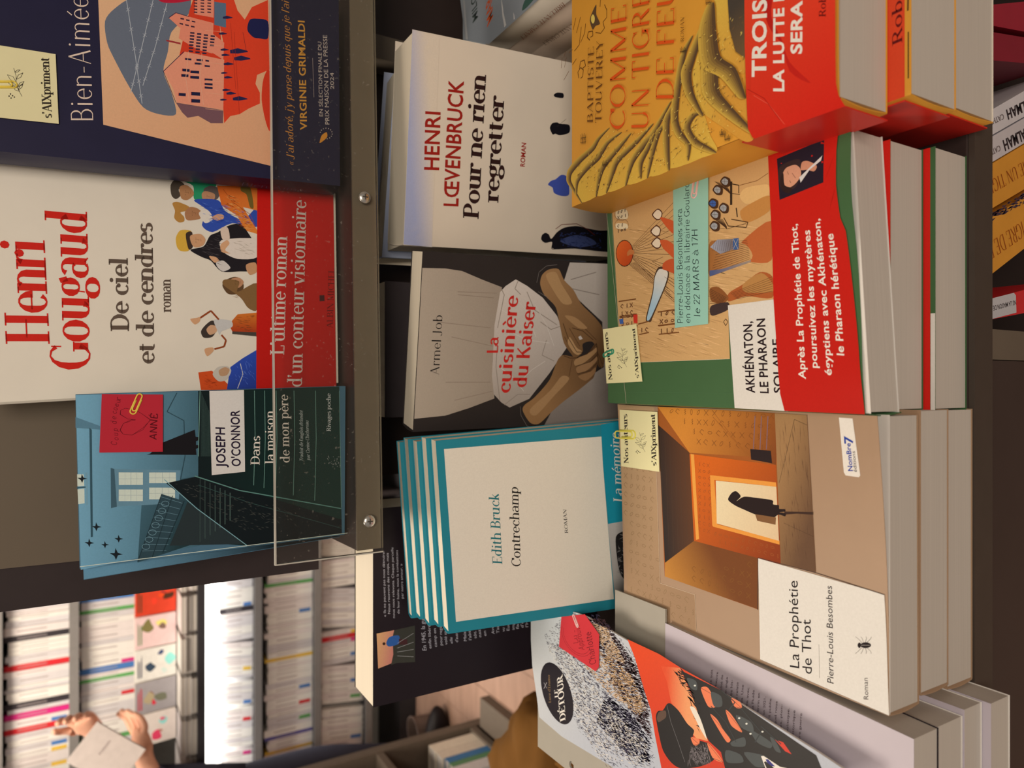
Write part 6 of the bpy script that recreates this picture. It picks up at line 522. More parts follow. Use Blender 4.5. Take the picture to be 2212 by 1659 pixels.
"milspine":{"f":[[0.2975,0.44,0.87],[0.0,1.0,0.0],[0.0,0.0,-1.0],[-1.0,0.0,0.0]],"i":[["t",[150,80,50],"flare","BRILLANTE CARNET",[89,156,738,161,124,209]],["t",[96,56,40],"flare","BRILLANTE CARNET",[209,418,723,374,239,476]]]},
"clips":{"anne":[107.9,36.0,95.3,30.6],"bien":[29.7,-49.3,32.7,-34.5],"thot":[126.4,-1.9,127.0,21.3],"akh":[35.3,-3.2,38.1,9.0],"blue":[146.3,90.0,130.0,86.8],"comic":[-7.8,63.1,-15.7,69.1]}}
# ---------------------------------------------------------------- the room
FLOOR = mat('floor_planks', (156, 120, 98), .45, noise=.14, nscale=5, stretch=(1, 7, 1))
WALL = mat('wall_paint', (190, 175, 155), .8)
SHELFM = mat('library_shelf_laminate', (50, 46, 46), .5)
def plane_box(name, *a): return struct(box(name, *a))
plane_box('wall_back', -3.2, 2.2, 3.2, 3.3, 0, 2.8, WALL)
plane_box('wall_left', -3.3, -3.2, -1.6, 3.3, 0, 2.8, WALL)
plane_box('wall_right', 2.2, 2.3, -1.6, 3.3, 0, 2.8, WALL)
plane_box('ceiling', -3.3, 2.3, -1.6, 3.3, 2.8, 2.9, WALL)
floor = plane_box('floor', -3.3, 2.3, -1.6, 3.3, -.1, -.012, mat('floor_screed', (90, 74, 64), .8))
for i in range(37):                                     # planks run away from the display
    x = -3.3 + i * .15; cut = [(-1.6, -.4 + (i % 3) * .5), (-.4 + (i % 3) * .5, 1.3 + (i % 4) * .3), (1.3 + (i % 4) * .3, 3.2)]
    for a, b in cut:
        box('plank', x + .001, x + .149, a + .001, b - .001, -.012, 0 - .0006 * (i % 2), FLOOR, floor)

# ---------------------------------------------------------------- display table
unit = thing('display_table', 'dark brown book display table carrying the flat stacks along its front edge', 'table', (0, .4, 0))
box('table_top', -.325, .9, .207, .64, .73, .75, DARK, unit, .0008)
box('edge_band', -.325, .9, .2035, .2068, .7305, .7498, mat('edge_brown', (62, 52, 44), .45), unit)
box('front_panel', -.325, .014, .212, .23, .0, .7295, DARK, unit, .0005)
box('side_panel', -.325, -.305, .231, .62, 0, .7295, DARK, unit)
box('side_panel', .88, .9, .231, .62, 0, .7295, DARK, unit)
box('divider', .0145, .0325, .213, .60, 0, .7295, TAUPE, unit)
box('back_panel', -.325, .9, .622, .636, 0, .7295, DARK, unit)
box('inner_shelf', .033, .88, .212, .62, .50, .518, DARK, unit)
# upright back of the middle tier, carries the upper shelf
box('tier_back', -.085, .9, .63, .642, .7502, .9835, DARK, unit)
box('upright', .288, .309, .5975, .628, .7502, .978, TAUPE, unit)

# ---------------------------------------------------------------- upper shelf with clear lip
def rotz(o, ang, piv):
    M = Matrix.Translation(piv) @ Matrix.Rotation(math.radians(ang), 4, 'Z') @ Matrix.Translation(-Vector(piv))
    o.data.transform(M)
piv = Vector((-.12, .495, 0))
sh = thing('upper_shelf', 'dark shelf board holding the three upright covers behind a clear lip', 'shelf', (0, .52, .985))
o = box('board', -.12, .9, .495, .60, .985, 1.0035, DARK, sh, .0006); rotz(o, 2.4, piv)
o = box('front_edge', -.12, .9, .4935, .4949, .9852, 1.0032, mat('edge_taupe_light', (112, 98, 80), .5, noise=.04), sh); rotz(o, 2.4, piv)
# back boards
bb = box('back_board', -.150, .95, .5885, .60, 1.0045, 1.232, mat('dark_board', (50, 40, 39), .5), sh); rotz(bb, 2.4, piv)
tp = mat('taupe_board', (98, 84, 68), .5, noise=.03, nscale=8)
v, f = boxv(-.1205, .95, .576, .581, 1.0045, 1.40)
v = [(x, y + (z - 1.0) * .10 * (1 if z > 1.2 else 0) * .4, z) for x, y, z in v]
o = new_obj('leaning_board', v, f, tp, sh); rotz(o, 2.4, piv)
def acrylic():
    m, N, L, B = newmat('clear_acrylic')
    B.inputs['Base Color'].default_value = (.93, .93, .90, 1); B.inputs['Roughness'].default_value = .04
    B.inputs['Transmission Weight'].default_value = 0; B.inputs['IOR'].default_value = 1.49
    tr = N.new('ShaderNodeBsdfTransparent'); tr.inputs[0].default_value = (.93, .93, .91, 1)
    gl = N.new('ShaderNodeBsdfGlossy'); gl.inputs['Roughness'].default_value = .05
    df = N.new('ShaderNodeBsdfDiffuse'); df.inputs[0].default_value = (.6, .58, .55, 1)
    fr = N.new('ShaderNodeFresnel'); fr.inputs[0].default_value = 1.22
    a = N.new('ShaderNodeMixShader'); b = N.new('ShaderNodeMixShader'); b.inputs[0].default_value = .045
    nz = N.new('ShaderNodeTexNoise'); nz.inputs['Scale'].default_value = 350; tc = N.new('ShaderNodeTexCoord'); L.new(tc.outputs['Object'], nz.inputs[0])
    mr = N.new('ShaderNodeMapRange'); mr.inputs['From Min'].default_value = .68; mr.inputs['From Max'].default_value = .78; mr.inputs['To Min'].default_value = .012; mr.inputs['To Max'].default_value = .2
    L.new(nz.outputs[0], mr.inputs[0]); L.new(mr.outputs[0], b.inputs[0])
    L.new(tr.outputs[0], b.inputs[1]); L.new(df.outputs[0], b.inputs[2])
    L.new(fr.outputs[0], a.inputs[0]); L.new(b.outputs[0], a.inputs[1]); L.new(gl.outputs[0], a.inputs[2])
    L.new(a.outputs[0], N['Material Output'].inputs[0]); return m
ACR = acrylic()
ACE = mat('acrylic_cut_edge', (176, 166, 150), .25)
lip = thing('clear_lip', 'clear acrylic lip screwed along the front of the upper shelf', 'book stop', (.3, .49, .985))
o = box('acrylic_sheet', -.1215, .95, .4895, .4925, .985, 1.0605, ACR, lip); rotz(o, 2.4, piv)
o = box('cut_edge', -.1215, .95, .4893, .4926, 1.0605, 1.0614, ACE, lip); rotz(o, 2.4, piv)
o = box('cut_edge', -.1224, -.1215, .4893, .4926, .985, 1.0614, ACE, lip); rotz(o, 2.4, piv)
STEEL = mat('screw_steel', (190, 180, 165), .25, metal=.9, noise=.02)
for sx in (-.099, .1365, .40):
    bm = bmesh.new(); bmesh.ops.create_uvsphere(bm, u_segments=16, v_segments=10, radius=.0046)
    for vv in bm.verts: vv.co.z *= .38
    bmesh.ops.rotate(bm, verts=bm.verts, cent=(0, 0, 0), matrix=Matrix.Rotation(math.radians(90), 3, 'X'))
    bmesh.ops.translate(bm, verts=bm.verts, vec=(sx, .489, .9955))
    me = bpy.data.meshes.new('screw'); bm.to_mesh(me); bm.free(); me.materials.append(STEEL)
    me.polygons.foreach_set('use_smooth', [True] * len(me.polygons))
    o = bpy.data.objects.new('screw', me); COL.objects.link(o); o.parent = lip; o.matrix_parent_inverse = Matrix.Translation(lip.location).inverted(); rotz(o, 2.4, piv)
    for k in range(2):
        q = new_obj('screw_slot', *boxv(sx - .002, sx + .002, .4868, .4874, .9951, .9959) if k == 0 else boxv(sx - .0004, sx + .0004, .4868, .4874, .9935, .9975), mat('slot_dark', (70, 62, 54), .5), None)
        q.parent = o; rotz(q, 2.4, piv); q.matrix_parent_inverse = Matrix.Identity(4)

# ---------------------------------------------------------------- sticky notes and clips
def outline_sheet(name, S, P, c0, c1, m, parent):
    n = len(P); V = [S.pt(a, b, c0) for a, b in P] + [S.pt(a, b, c1) for a, b in P]
    tri = tessellate_polygon([[Vector((p[0], p[1], 0)) for p in P]]); F = []
    for t3 in tri:
        a, b, c = (P[i] for i in t3); ar = (b[0] - a[0]) * (c[1] - a[1]) - (b[1] - a[1]) * (c[0] - a[0]); t3 = tuple(t3) if ar < 0 else tuple(t3)[::-1]
        F.append(t3); F.append(tuple(i + n for i in t3[::-1]))
    F += [(i, (i + 1) % n, n + (i + 1) % n, n + i) for i in range(n)]
    return new_obj(name, V, F, m, parent)
def note(key, qkey, skey, col, label, th=.25, base=.9, lift=None):
    S0 = ART[skey]['f'] if isinstance(ART[skey], dict) else ART[skey]
    S = Surf(*S0, lift)
    m = mat('note_' + qkey, col, .75, noise=.02)
    t = thing('sticky_note', label, 'note', S.pt(*ART[qkey][3], base))
    outline_sheet('paper', S, ART[qkey], base + th, base, m, t)
    if isinstance(ART[skey], dict) and ART[skey]['i']:
        k = Ink(S, base + th + .02); paint(k, ART[skey]['i']); k.build('handwriting' if qkey in ('note_anne', 'akh_blue', 'comic_note') else 'lettering', t)
    return t
def clip(S, key, m, label, base=1.35, r=.45):
    """paper clip lying on a sheet: three nested bends of wire"""
    x0, y0, x1, y1 = ART['clips'][key]; x, y = (x0 + x1) / 2, (y0 + y1) / 2
    size = math.hypot(x1 - x0, y1 - y0) / 17.2; ang = math.atan2(y1 - y0, x1 - x0) - math.pi / 2; y += 0
    pts = []; c, s_ = math.cos(ang), math.sin(ang)
    def add(u, v, w=0): pts.append(S.pt(x + (u * c - v * s_) * size, y + (u * s_ + v * c) * size, base + w))
    def arc(cx, cy, rr, a0, a1, n=8):
        for i in range(n + 1):
            a = math.radians(a0 + (a1 - a0) * i / n); add(cx + rr * math.cos(a), cy + rr * math.sin(a))
    add(2.2, -6); add(2.2, 4); arc(0, 5, 2.2, 0, 180); add(-2.2, -7); arc(-.3, -8, 1.9, 180, 360); add(1.6, 2.5); arc(.1, 3, 1.5, 0, 180); add(-1.4, -4)
    o = tube('paper_clip', pts, r * .001, m); tag(o, label, 'paper clip'); return o
CLY = mat('clip_yellow', (222, 186, 74), .3, noise=0); CLG = mat('clip_green', (44, 128, 96), .3, noise=0); CLP = mat('clip_pink', (226, 170, 160), .3, noise=0); CLW = mat('clip_pale_yellow', (212, 196, 78), .3, noise=0)

# ---------------------------------------------------------------- upper books
NAVY = mat('navy_cover', (32, 30, 54), .42, noise=.05); OCC = mat('stair_cover', (70, 104, 122), .4)
GC = mat('cream_cover', (226, 208, 184), .5, noise=.015)
S = asurf('gougaud'); t = book('cream cover with tall red letters, red band and medieval figures, centre of upper shelf', S, ART['gougaud_q'], 18, GC, spine=True, name='novel', pages=PAPER_V); art('gougaud', S, t)
S = asurf('bien'); t = book('navy cover with a grey head silhouette over orange yard, right end of upper shelf', S, ART['bien_q'], 24, NAVY, name='novel', pages=PAPER_V); art('bien', S, t)
def on_plane(S, a, b): return S.pt(a, b)
SS = Surf(on_plane(S, -8.6, -38), (S.pt(-2.9, 158.8, -24) - S.pt(-7.6, -38, -24)).normalized() * -1, -S.n, -S.ex)   # the spine of the navy book
k = Ink(SS, 1.6); k.text('Bien-Aimée', 'light', (64, 58, 76), (-130, 14), (-178, 14), (-130, 7)); k.text('talents', 'light', (64, 58, 76), (-186, 14), (-196, 14), (-186, 9)); k.build('spine_lettering', t)
note('bien_note', 'bien_note', 'bien_note_s', (226, 209, 156), 'pale yellow note with black serif print and sprig on the navy cover')
clip(asurf('bien'), 'bien', CLY, 'yellow paper clip on the note of the navy cover', 1.5)
S = asurf('oconnor'); t = book('blue and black staircase cover with a white name label, left end of upper shelf', S, ART['oconnor_q'], 5, OCC, name='paperback', pages=PAPER_V)
k = Ink(S, .1); art('oconnor', S, t)
S2 = Surf(Vector(ART['oconnor']['f'][0]) - Vector(ART['oconnor']['f'][3]) * .0056, *ART['oconnor']['f'][1:])
q = [(-9, 1.5), (101, 0), (102, 166), (-2.2, 166)]
t = book('second staircase paperback tucked behind the one in front, only its left strip showing', S2, q, 6, OCC, name='paperback', pages=PAPER_V)
k = Ink(S2, .1); k.flush_poly([(-8.6, 1.5), (0, 1.5), (4, 166), (-1.9, 166)], (96, 138, 158), (14, 22, 26), ((0, 20), (0, 120)))
k.build('cover_print', t)
k = Ink(S, 1.2); k.line([(1.4, 0), (1.6, 170)], .45, (196, 206, 208)); k.build('cover_crease', bpy.data.objects['paperback'])
t = note('note_anne', 'note_anne', 'note_anne_s', (176, 36, 50), 'crimson handwritten heart note on the staircase cover')
clip(asurf('oconnor'), 'anne', CLY, 'yellow paper clip on the crimson heart note', 1.3)

# ---------------------------------------------------------------- middle row of leaning books
LB = mat('misty_white_cover', (212, 194, 172), .55, noise=.03, nscale=25, bump=.1)
def loev_bend(a, b): return 9 * max(0, (a - 60) / 95) ** 2 * max(0, 1 - b / 160) + 1.5 * max(0, 1 - a / 60) * max(0, 1 - b / 120)
f0 = ART['loev']['f']
S = asurf('loev')
t = book('misty white cover with red author name and ink figures, right in the leaning row', S, ART['loev_q'], 40, LB, pages=PAPER_V, fan=lambda q: (-7 * q, 1 - 1.5 * q), name='novel'); art('loev', S, t)
S2 = Surf(Vector(f0[0]) - Vector(f0[3]) * .0425 - Vector(f0[1]) * .012 + Vector(f0[2]) * -.004, *f0[1:])
t = book('second copy of the misty white novel standing behind the first, page tops showing', S2, [(0, 0), (150, 6), (150, 200), (0, 200)], 30, mat('pale_blue_cover', (168, 172, 196), .5), pages=PAPER_V, fan=lambda q: (-8 * q, 2), name='novel')
KC = mat('charcoal_cover', (44, 38, 36), .4)
S = asurf('kaiser'); t = book('charcoal cover showing folded hands over a pale apron, centre of the leaning row', S, ART['kaiser_q'], 25, KC, pages=PAPER_V, name='novel'); art('kaiser', S, t)
TEAL = mat('teal_cover', (36, 122, 134), .42, noise=.02)
f0 = [Vector(v) for v in ART['contre']['f']]
words = ['teal bordered cream cover with two serif lines, foremost of its pile', 'second teal bordered book counted from the front of its leaning pile', 'third teal bordered book counted from the front of its leaning pile', 'fourth teal bordered book counted from the front of its leaning pile', 'hindmost teal bordered book of the leaning pile']
for i in range(5):
    Oi = f0[0] - f0[3] * (.0146 * i) - f0[2] * (.0032 * i) - f0[1] * (.0015 * i) + (f0[1] * .002 if i % 2 else f0[1] * 0)
    S = Surf(Oi, *f0[1:]); q = [(a, b - (1.5 if i == 0 else 0)) if False else (a, b) for a, b in ART['contre_q']]
    q = [q[0], q[1], (q[2][0], q[2][1] - 1.8), (q[3][0], q[3][1] - 1.8)]
    t = book(words[i], S, q, 14 if i < 4 else 11, TEAL, 'teal bordered books in the leaning pile', PAPER_V, name='novel')
    if i == 0: art('contre', S, t)
    elif i < 3:
        k = Ink(S, .1); k.flush_poly([(9, 9), (131, 7), (131, 120), (9, 120)], (222, 208, 184)); k.build('cover_print', t)
BC = mat('black_back_cover', (34, 26, 30), .45, noise=.04)
S = asurf('black'); t = book('thick black back cover with white blurb, behind the teal pile', S, [(0, 0), (158, 0), (158, 224), (0, 224)], 45, BC, pages=PAPER_V, name='novel', spine=False); art('black', S, t)
S = Surf((-.028, .560, .957), (1, 0, 0), (0, 0, -1), (0, -1, 0))
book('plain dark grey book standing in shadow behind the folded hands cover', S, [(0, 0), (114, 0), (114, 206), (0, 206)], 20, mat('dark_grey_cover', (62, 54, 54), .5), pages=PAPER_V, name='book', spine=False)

# ---------------------------------------------------------------- flat stacks on the table
def thot_bend(a, b):
    u = max(0, (a - 40) / 108); v = max(0, (b - 110) / 98)
    return 9.5 * (u ** 1.5) * (v ** 2) + 1.2 * max(0, (20 - a) / 20) * max(0, (40 - b) / 40)
TC = mat('tan_cover', (154, 122, 94), .4, noise=.02)
S = asurf('thot', thot_bend); t = book('tan cover with a silhouette in an Egyptian doorway, top of the left front stack', S, ART['thot_q'], 26.5, TC, name='novel'); art('thot', S, t)
FL = Surf(*ART['thot']['f']); sheet('flyleaf', FL, [(2, 20), (147.5, 20), (148.3, 206.6), (0, 206.8)], -.45, .15, WHITE, t)
for i, (x0, x1, y0, y1, z0, z1, lb) in enumerate(((-.160, -.0134, .2036, .408, .803, .7765, 'middle tan novel of the left front stack, pages towards the viewer'), (-.1632, -.0137, .2045, .41, .776, .7502, 'bottom tan novel of the left front stack, resting on the table'))):
    S = Surf((x0, y1, z0), (1, 0, 0), (0, -1, 0), (0, 0, 1)); w_ = (x1 - x0) * 1000; h_ = (y1 - y0) * 1000
    book(lb, S, [(0, 0), (w_, 0), (w_, h_), (0, h_)], (z0 - z1) * 1000, TC, name='novel')
AQ = ART['akh_q']
def akh_bend(a, b):
    return 3.4 * math.exp(-((a - 112) / 26) ** 2) * max(0, (b - 120) / 80) ** 2 + .8 * math.exp(-((a - 20) / 15) ** 2) * max(0, (b - 150) / 50) ** 2
GRN = mat('green_cover', (62, 92, 56), .35, noise=.03)
S = asurf('akh', akh_bend); t = book('green cover with papyrus painting and broad red band, top of the middle front stack', S, ART['akh_q'], 26.5, GRN, name='novel', back=WHITE, cq=[AQ[0], AQ[1], AQ[2], (-1.1, 201.4)]); art('akh', S, t)
FL = Surf(*ART['akh']['f']); sheet('flyleaf', FL, [(2, 20), (143, 20), (143.5, 194.6), (-.8, 204)], -.45, .15, WHITE, t)
for i, (y0, z0, z1, lb) in enumerate(((.2136, .813, .7825), (.2075, .7820, .7502))[:2] and ((.2136, .813, .7825, 'middle green novel of the middle front stack, red flap of its band showing'), (.2075, .7820, .7502, 'bottom green novel of the middle front stack, at the table edge'))):
    S = Surf((-.0142, .4112, z0), (1, 0, 0), (0, -1, 0), (0, 0, 1)); h_ = (.4112 - y0) * 1000
    t = book(lb, S, [(0, 0), (141, 0), (141, h_), (0, h_)], (z0 - z1) * 1000, GRN, name='novel')
    k = Ink(S, .06)
    if i == 0: k.flush_poly([(62, h_ - 30), (141, h_ - 30), (141, h_ + .1), (62, h_ + .1)], (196, 32, 24)); k.build('paper_band', t)
    else:
        k.flush_poly([(0, h_ - 60), (141, h_ - 60), (141, h_ - 2.6), (0, h_ - 2.6)], (196, 32, 24)); k.build('paper_band', t)
        k2 = Ink(S, .06); k2.flush_poly([(0, h_ - 2.4), (52, h_ - 2.4), (52, h_), (0, h_)], (206, 196, 182)); k2.build('flyleaf_edge', t)
fz = Surf((-.0142, .2074, .7820), (1, 0, 0), (0, 0, -1), (0, -1, 0))
ORG = mat('orange_cover', (206, 142, 50), .45, noise=.03); REDB = mat('red_band', (192, 36, 26), .3, noise=.02)
def tou_bend(a, b):
    e = 1.6 * (1 - max(0, (40 - b) / 40) ** 2) * (1 - max(0, (34 - a) / 34) ** 2 * .6)
    return e
S = asurf('tou', tou_bend); t = book('orange dune cover with thin red title and red band, top of right front stack', S, ART['tou_q'], 36.5, ORG, name='novel'); art('tou', S, t)
def side_band(t, x, y0, y1, z0, z1): box('paper_band', x - .0022, x - .0015, y0, y1, z0, z1, REDB, t)
side_band(t, .1290, .1995, .257, .8388, .8745)
for i, (x0, y0, z0, z1, lb) in enumerate(((.136, .1886, .838, .7985, 'middle orange novel of the right front stack, its red band jutting out'), (.141, .1940, .7983, .7502, 'bottom orange novel of the right front stack, widest page edge'))):
    S = Surf((x0, .402, z0), (1, 0, 0), (0, -1, 0), (0, 0, 1)); h_ = (.402 - y0) * 1000
    t = book(lb, S, [(0, 0), (150, 0), (150, h_), (0, h_)], (z0 - z1) * 1000, ORG, name='novel', back=CREAM if i else ORG)
    side_band(t, x0, y0 + .003, y0 + .065, z1, z0)
    k = Ink(S, .06); k.flush_poly([(0, h_ - 70), (150, h_ - 70), (150, h_ - (3 if i == 0 else 60)), (0, h_ - (3 if i == 0 else 60))], (206, 66, 36))
    if i == 0: k.text('Robert', 'serif', (96, 22, 22), (26, h_ - 4.2), (62, h_ - 4.2), (26, h_ - 9)); k.line([(8, h_ - 1.3), (30, h_ - 1.3)], .6, (70, 50, 30)); k.line([(40, h_ - 1.5), (50, h_ - 1.3)], .8, (80, 56, 30))
    k.build('paper_band', t)
# notes on the stacks
note('thot_note', 'thot_note', 'thot_note_s', (222, 205, 152), 'pale yellow printed note clipped to the tan cover')
clip(asurf('thot'), 'thot', CLW, 'pale yellow paper clip on the note of the tan cover', 1.3, .5)
note('akh_note', 'akh_note', 'akh_note_s', (222, 205, 152), 'pale yellow printed note clipped to the green cover')
clip(asurf('akh'), 'akh', CLG, 'green paper clip on the note of the green cover', 1.3, .5)
note('akh_blue', 'akh_blue', 'akh_blue_s', (140, 182, 162), 'pale blue-green handwritten note on the papyrus painting')
clip(asurf('akh'), 'blue', CLP, 'pink paper clip on the blue-green handwritten note', 1.3, .5)

# ---------------------------------------------------------------- left stack, metal stand and comic
LIL = mat('lilac_white_cover', (178, 164, 166), .4, noise=.02)
S = asurf('page'); q = ART['page_q']
t = book('lilac white back cover with small italic blurb, top of the left rear stack', S, [(0, 0), q[1], q[2], (0, 168.4)], 21.5, LIL, name='novel', back=BC, spine=False); art('page', S, t)
for i, (x1, y0, z0, z1, lb, bk) in enumerate(((-.1685, .1905, .812, .7885, 'lilac white novel second from the top of the left rear stack', WHITE), (-.1655, .190, .788, .7705, 'lilac white novel third from the top of the left rear stack', WHITE), (-.1650, .186, .770, .7502, 'lilac white novel at the foot of the left rear stack', WHITE))):
    S = Surf((x1 - .15, .355, z0), (1, 0, 0), (0, -1, 0), (0, 0, 1)); h_ = (.355 - y0) * 1000
    book(lb, S, [(0, 0), (150, 0), (150, h_), (0, h_)], (z0 - z1) * 1000, LIL, name='novel', back=bk, spine=False)
METAL = mat('grey_painted_metal', (150, 140, 124), .35, noise=.02, metal=.0)
st = thing('metal_stand', 'grey painted metal book stand with a small hole under the engraved cover', 'stand', (-.24, .43, .75))
def holed_sheet(name, P, Hh, z, th, m, parent):
    A = P + Hh; n = len(A); tri = tessellate_polygon([[Vector((*p, 0)) for p in P], [Vector((*p, 0)) for p in Hh]]); F = []
    for t3 in tri:
        a, b_, c = (A[i] for i in t3); ar = (b_[0] - a[0]) * (c[1] - a[1]) - (b_[1] - a[1]) * (c[0] - a[0]); t3 = tuple(t3) if ar > 0 else tuple(t3)[::-1]
        F.append(t3); F.append(tuple(i + n for i in t3[::-1]))
    p_ = len(P); h_ = len(Hh)
    F += [(i, i + n, (i + 1) % p_ + n, (i + 1) % p_) for i in range(p_)]; F += [(p_ + i, p_ + i + n, p_ + (i + 1) % h_ + n, p_ + (i + 1) % h_) for i in range(h_)]
    return new_obj(name, [(*p, z) for p in A] + [(*p, z - th) for p in A], F, m, parent)
box('lower_plate', -.2, -.153, .3588, .412, .8315, .833, METAL, st); box('riser', -.2015, -.2001, .3588, .412, .8315, .8439, METAL, st)
holed_sheet('plate', [(-.304, .362), (-.200, .362), (-.200, .498), (-.304, .498)], [(-.2975 + .003 * math.cos(-k * math.pi / 7), .45 + .003 * math.sin(-k * math.pi / 7)) for k in range(14)], .8455, .0015, METAL, st)
box('leg_plate', -.2975, -.296, .37, .49, .7502, .8438, METAL, st); box('leg_plate', -.205, -.2035, .37, .41, .7517, .8438, METAL, st)
box('foot', -.296, -.203, .37, .41, .7502, .7515, METAL, st)
def comic_bend(a, b): return 0
S = asurf('comic')
pr = ART['comic']['i'][0][3]; P = [(pr[i] / 10, pr[i + 1] / 10) for i in range(0, len(pr), 2)]
t = thing('comic_book', 'large limp cover with engraved water, red sky and a black hat, left of all', 'comic', S.pt(-40, 150, -2))
outline_sheet('front_cover', S, P, 0, -.5, WHITE, t); outline_sheet('page_block', S, [(a * .99 - .5, b) for a, b in P], -.5, -2.0, PAPER, t)
art('comic', S, t, INK_GLOSS)
note('comic_note', 'comic_note', 'comic_note_s', (186, 44, 50), 'crimson tag shaped note with a stamp on the engraved cover')
clip(asurf('comic'), 'comic', CLP, 'pink paper clip on the crimson tag shaped note', 1.3, .5)

# ---------------------------------------------------------------- stack at the right behind the orange novel
GB = mat('grey_blue_cover', (150, 152, 152), .4)
S = asurf('mil'); t = book('grey-blue cover with orange and dark letters, flat on the stack at upper right', S, ART['mil_q'], 22, GB, name='novel', spine_m=CREAM); art('mil', S, t)
PINKS = mat('pale_spine', (206, 180, 156), .5)
for i in range(4):
    S = Surf((.3, .59, .8474 - i * .0242), (1, 0, 0), (0, -1, 0), (0, 0, 1))
    t = book(('pale spined novel directly under the grey-blue cover', 'second pale spined novel under the grey-blue cover', 'third pale spined novel under the grey-blue cover', 'bottom pale spined novel under the grey-blue cover')[i], S, [(0, 0), (148, 0), (148, 152), (0, 152)], 24, PINKS, name='novel')
    if i == 0: k = Ink(asurf('milspine'), 2.2); paint(k, ART['milspine']['i']); k.build('spine_lettering', t)

# ---------------------------------------------------------------- books leaning in the lower compartment
LOWC = [('crimson', (140, 26, 44), 'crimson spine standing at the right end of the lower compartment'), ('crimson', (120, 20, 38), 'dark crimson spine left of the brightest crimson one in the lower compartment'),
        ('pale', (190, 180, 176), 'pale spine lettered in capitals, right one of two in the lower compartment'), ('pale', (184, 172, 168), 'pale spine lettered in capitals, left one of two in the lower compartment'),
        ('orange', (198, 132, 44), 'orange spine next to the pale ones in the lower compartment'), ('orange', (198, 132, 44), 'orange spine left of its twin in the lower compartment'), ('redwhite', (190, 36, 40), 'red spine with a white title label in the lower compartment')]
LS = asurf('low'); lows = []
for i, q in enumerate(ART['low_q']):
    nm, c, lb = LOWC[i]
    t = thing('book', lb, 'book', LS.pt(*q[2], -60))
    m = mat('low_cover_%d' % i, c, .4); cx_ = sum(p[0] for p in q) / 4; q = [(a + (.35 if e in (0, 3) else -.35), b) for e, (a, b) in enumerate(q)]
    V = [LS.pt(a, b, c_) for c_ in (0, -125) for a, b in q]
    new_obj('cover', V, [(0, 3, 2, 1), (4, 5, 6, 7), (0, 1, 5, 4), (1, 2, 6, 5), (2, 3, 7, 6), (3, 0, 4, 7)], m, t)
    qi = [(a + (1 if e in (0, 3) else -1), b) for e, (a, b) in enumerate(q)]
    V = [LS.pt(a, b, c_) for c_ in (-1, -125.6) for a, b in qi]
    new_obj('page_block', V, [(0, 3, 2, 1), (4, 5, 6, 7), (0, 1, 5, 4), (1, 2, 6, 5), (2, 3, 7, 6), (3, 0, 4, 7)], PAPER, t)
    lows.append(t)
its = ART['low']['i']
for idx, sl in ((2, its[0:2]), (3, its[2:4]), (4, its[4:5]), (5, its[5:7]), (6, its[7:])):
    k = Ink(LS, .3); paint(k, sl); k.build('spine_lettering', lows[idx])

# ---------------------------------------------------------------- library wall far behind
rg = random.Random(4)
YL = 2.72
lib = thing('library_wall_unit', 'dark shelving unit along the back wall filled with white spined paperbacks', 'bookcase', (-1.1, YL + .14, 0))
LX0, LX1 = -2.1, .25
levels = [1.42, 1.217, 1.018, .643, .424, .222]     # shelf tops
for z in levels:
    box('shelf', LX0, LX1, YL - .012, YL + .26, z - .024, z, SHELFM, lib)
    box('shelf_rail', LX0, LX1, YL - .018, YL - .013, z - .026, z + .001, mat('rail_grey', (122, 114, 106), .35), lib)
box('top', LX0, LX1, YL, YL + .26, 1.9, 1.92, SHELFM, lib)
box('back_panel', LX0, LX1, YL + .262, YL + .272, 0, 1.9, mat('library_back', (214, 204, 188), .6), lib)
box('plinth', LX0, LX1, YL, YL + .25, 0, .07, SHELFM, lib)
for x in (LX0 - .02, -.45, LX1): box('side_panel', x, x + .02, YL - .012, YL + .27, 0, 1.92, SHELFM, lib)
lampm, N, L, B = newmat('led_tube'); B.inputs['Emission Color'].default_value = (1, .93, .82, 1); B.inputs['Emission Strength'].default_value = 25
lamp = box('strip_lamp', LX0 + .05, -.47, YL + .22, YL + .245, .820, .8335, lampm); tag(lamp, 'bright strip lamp under the deep library shelf', 'lamp')
area('spine_fill_light', (-1.25, YL - .06, .825), 1.5, 2.6, (1, .93, .82), target=(-1.25, YL + .0, .66), sy=.03)  # added fill in front of the strip lamp, brightens the book spines
area('strip_lamp_light', (-1.2, YL + .06, .818), 1.5, 16, (1, .93, .82), target=(-1.2, YL + .10, .6), sy=.03)
WSP = [mat('spine_white_%d' % i, c, .5, noise=.03) for i, c in enumerate(((222, 206, 190), (210, 194, 182), (196, 184, 176), (228, 214, 196)))]
CSP = [(mat('spine_' + n, c, .5), n) for n, c in (('red', (196, 40, 44)), ('blue', (70, 110, 160)), ('green', (90, 150, 80)), ('yellow', (214, 170, 60)), ('dark', (52, 46, 48)), ('magenta', (196, 40, 110)), ('teal', (60, 130, 130)), ('violet', (90, 80, 140)))]
protos = {}
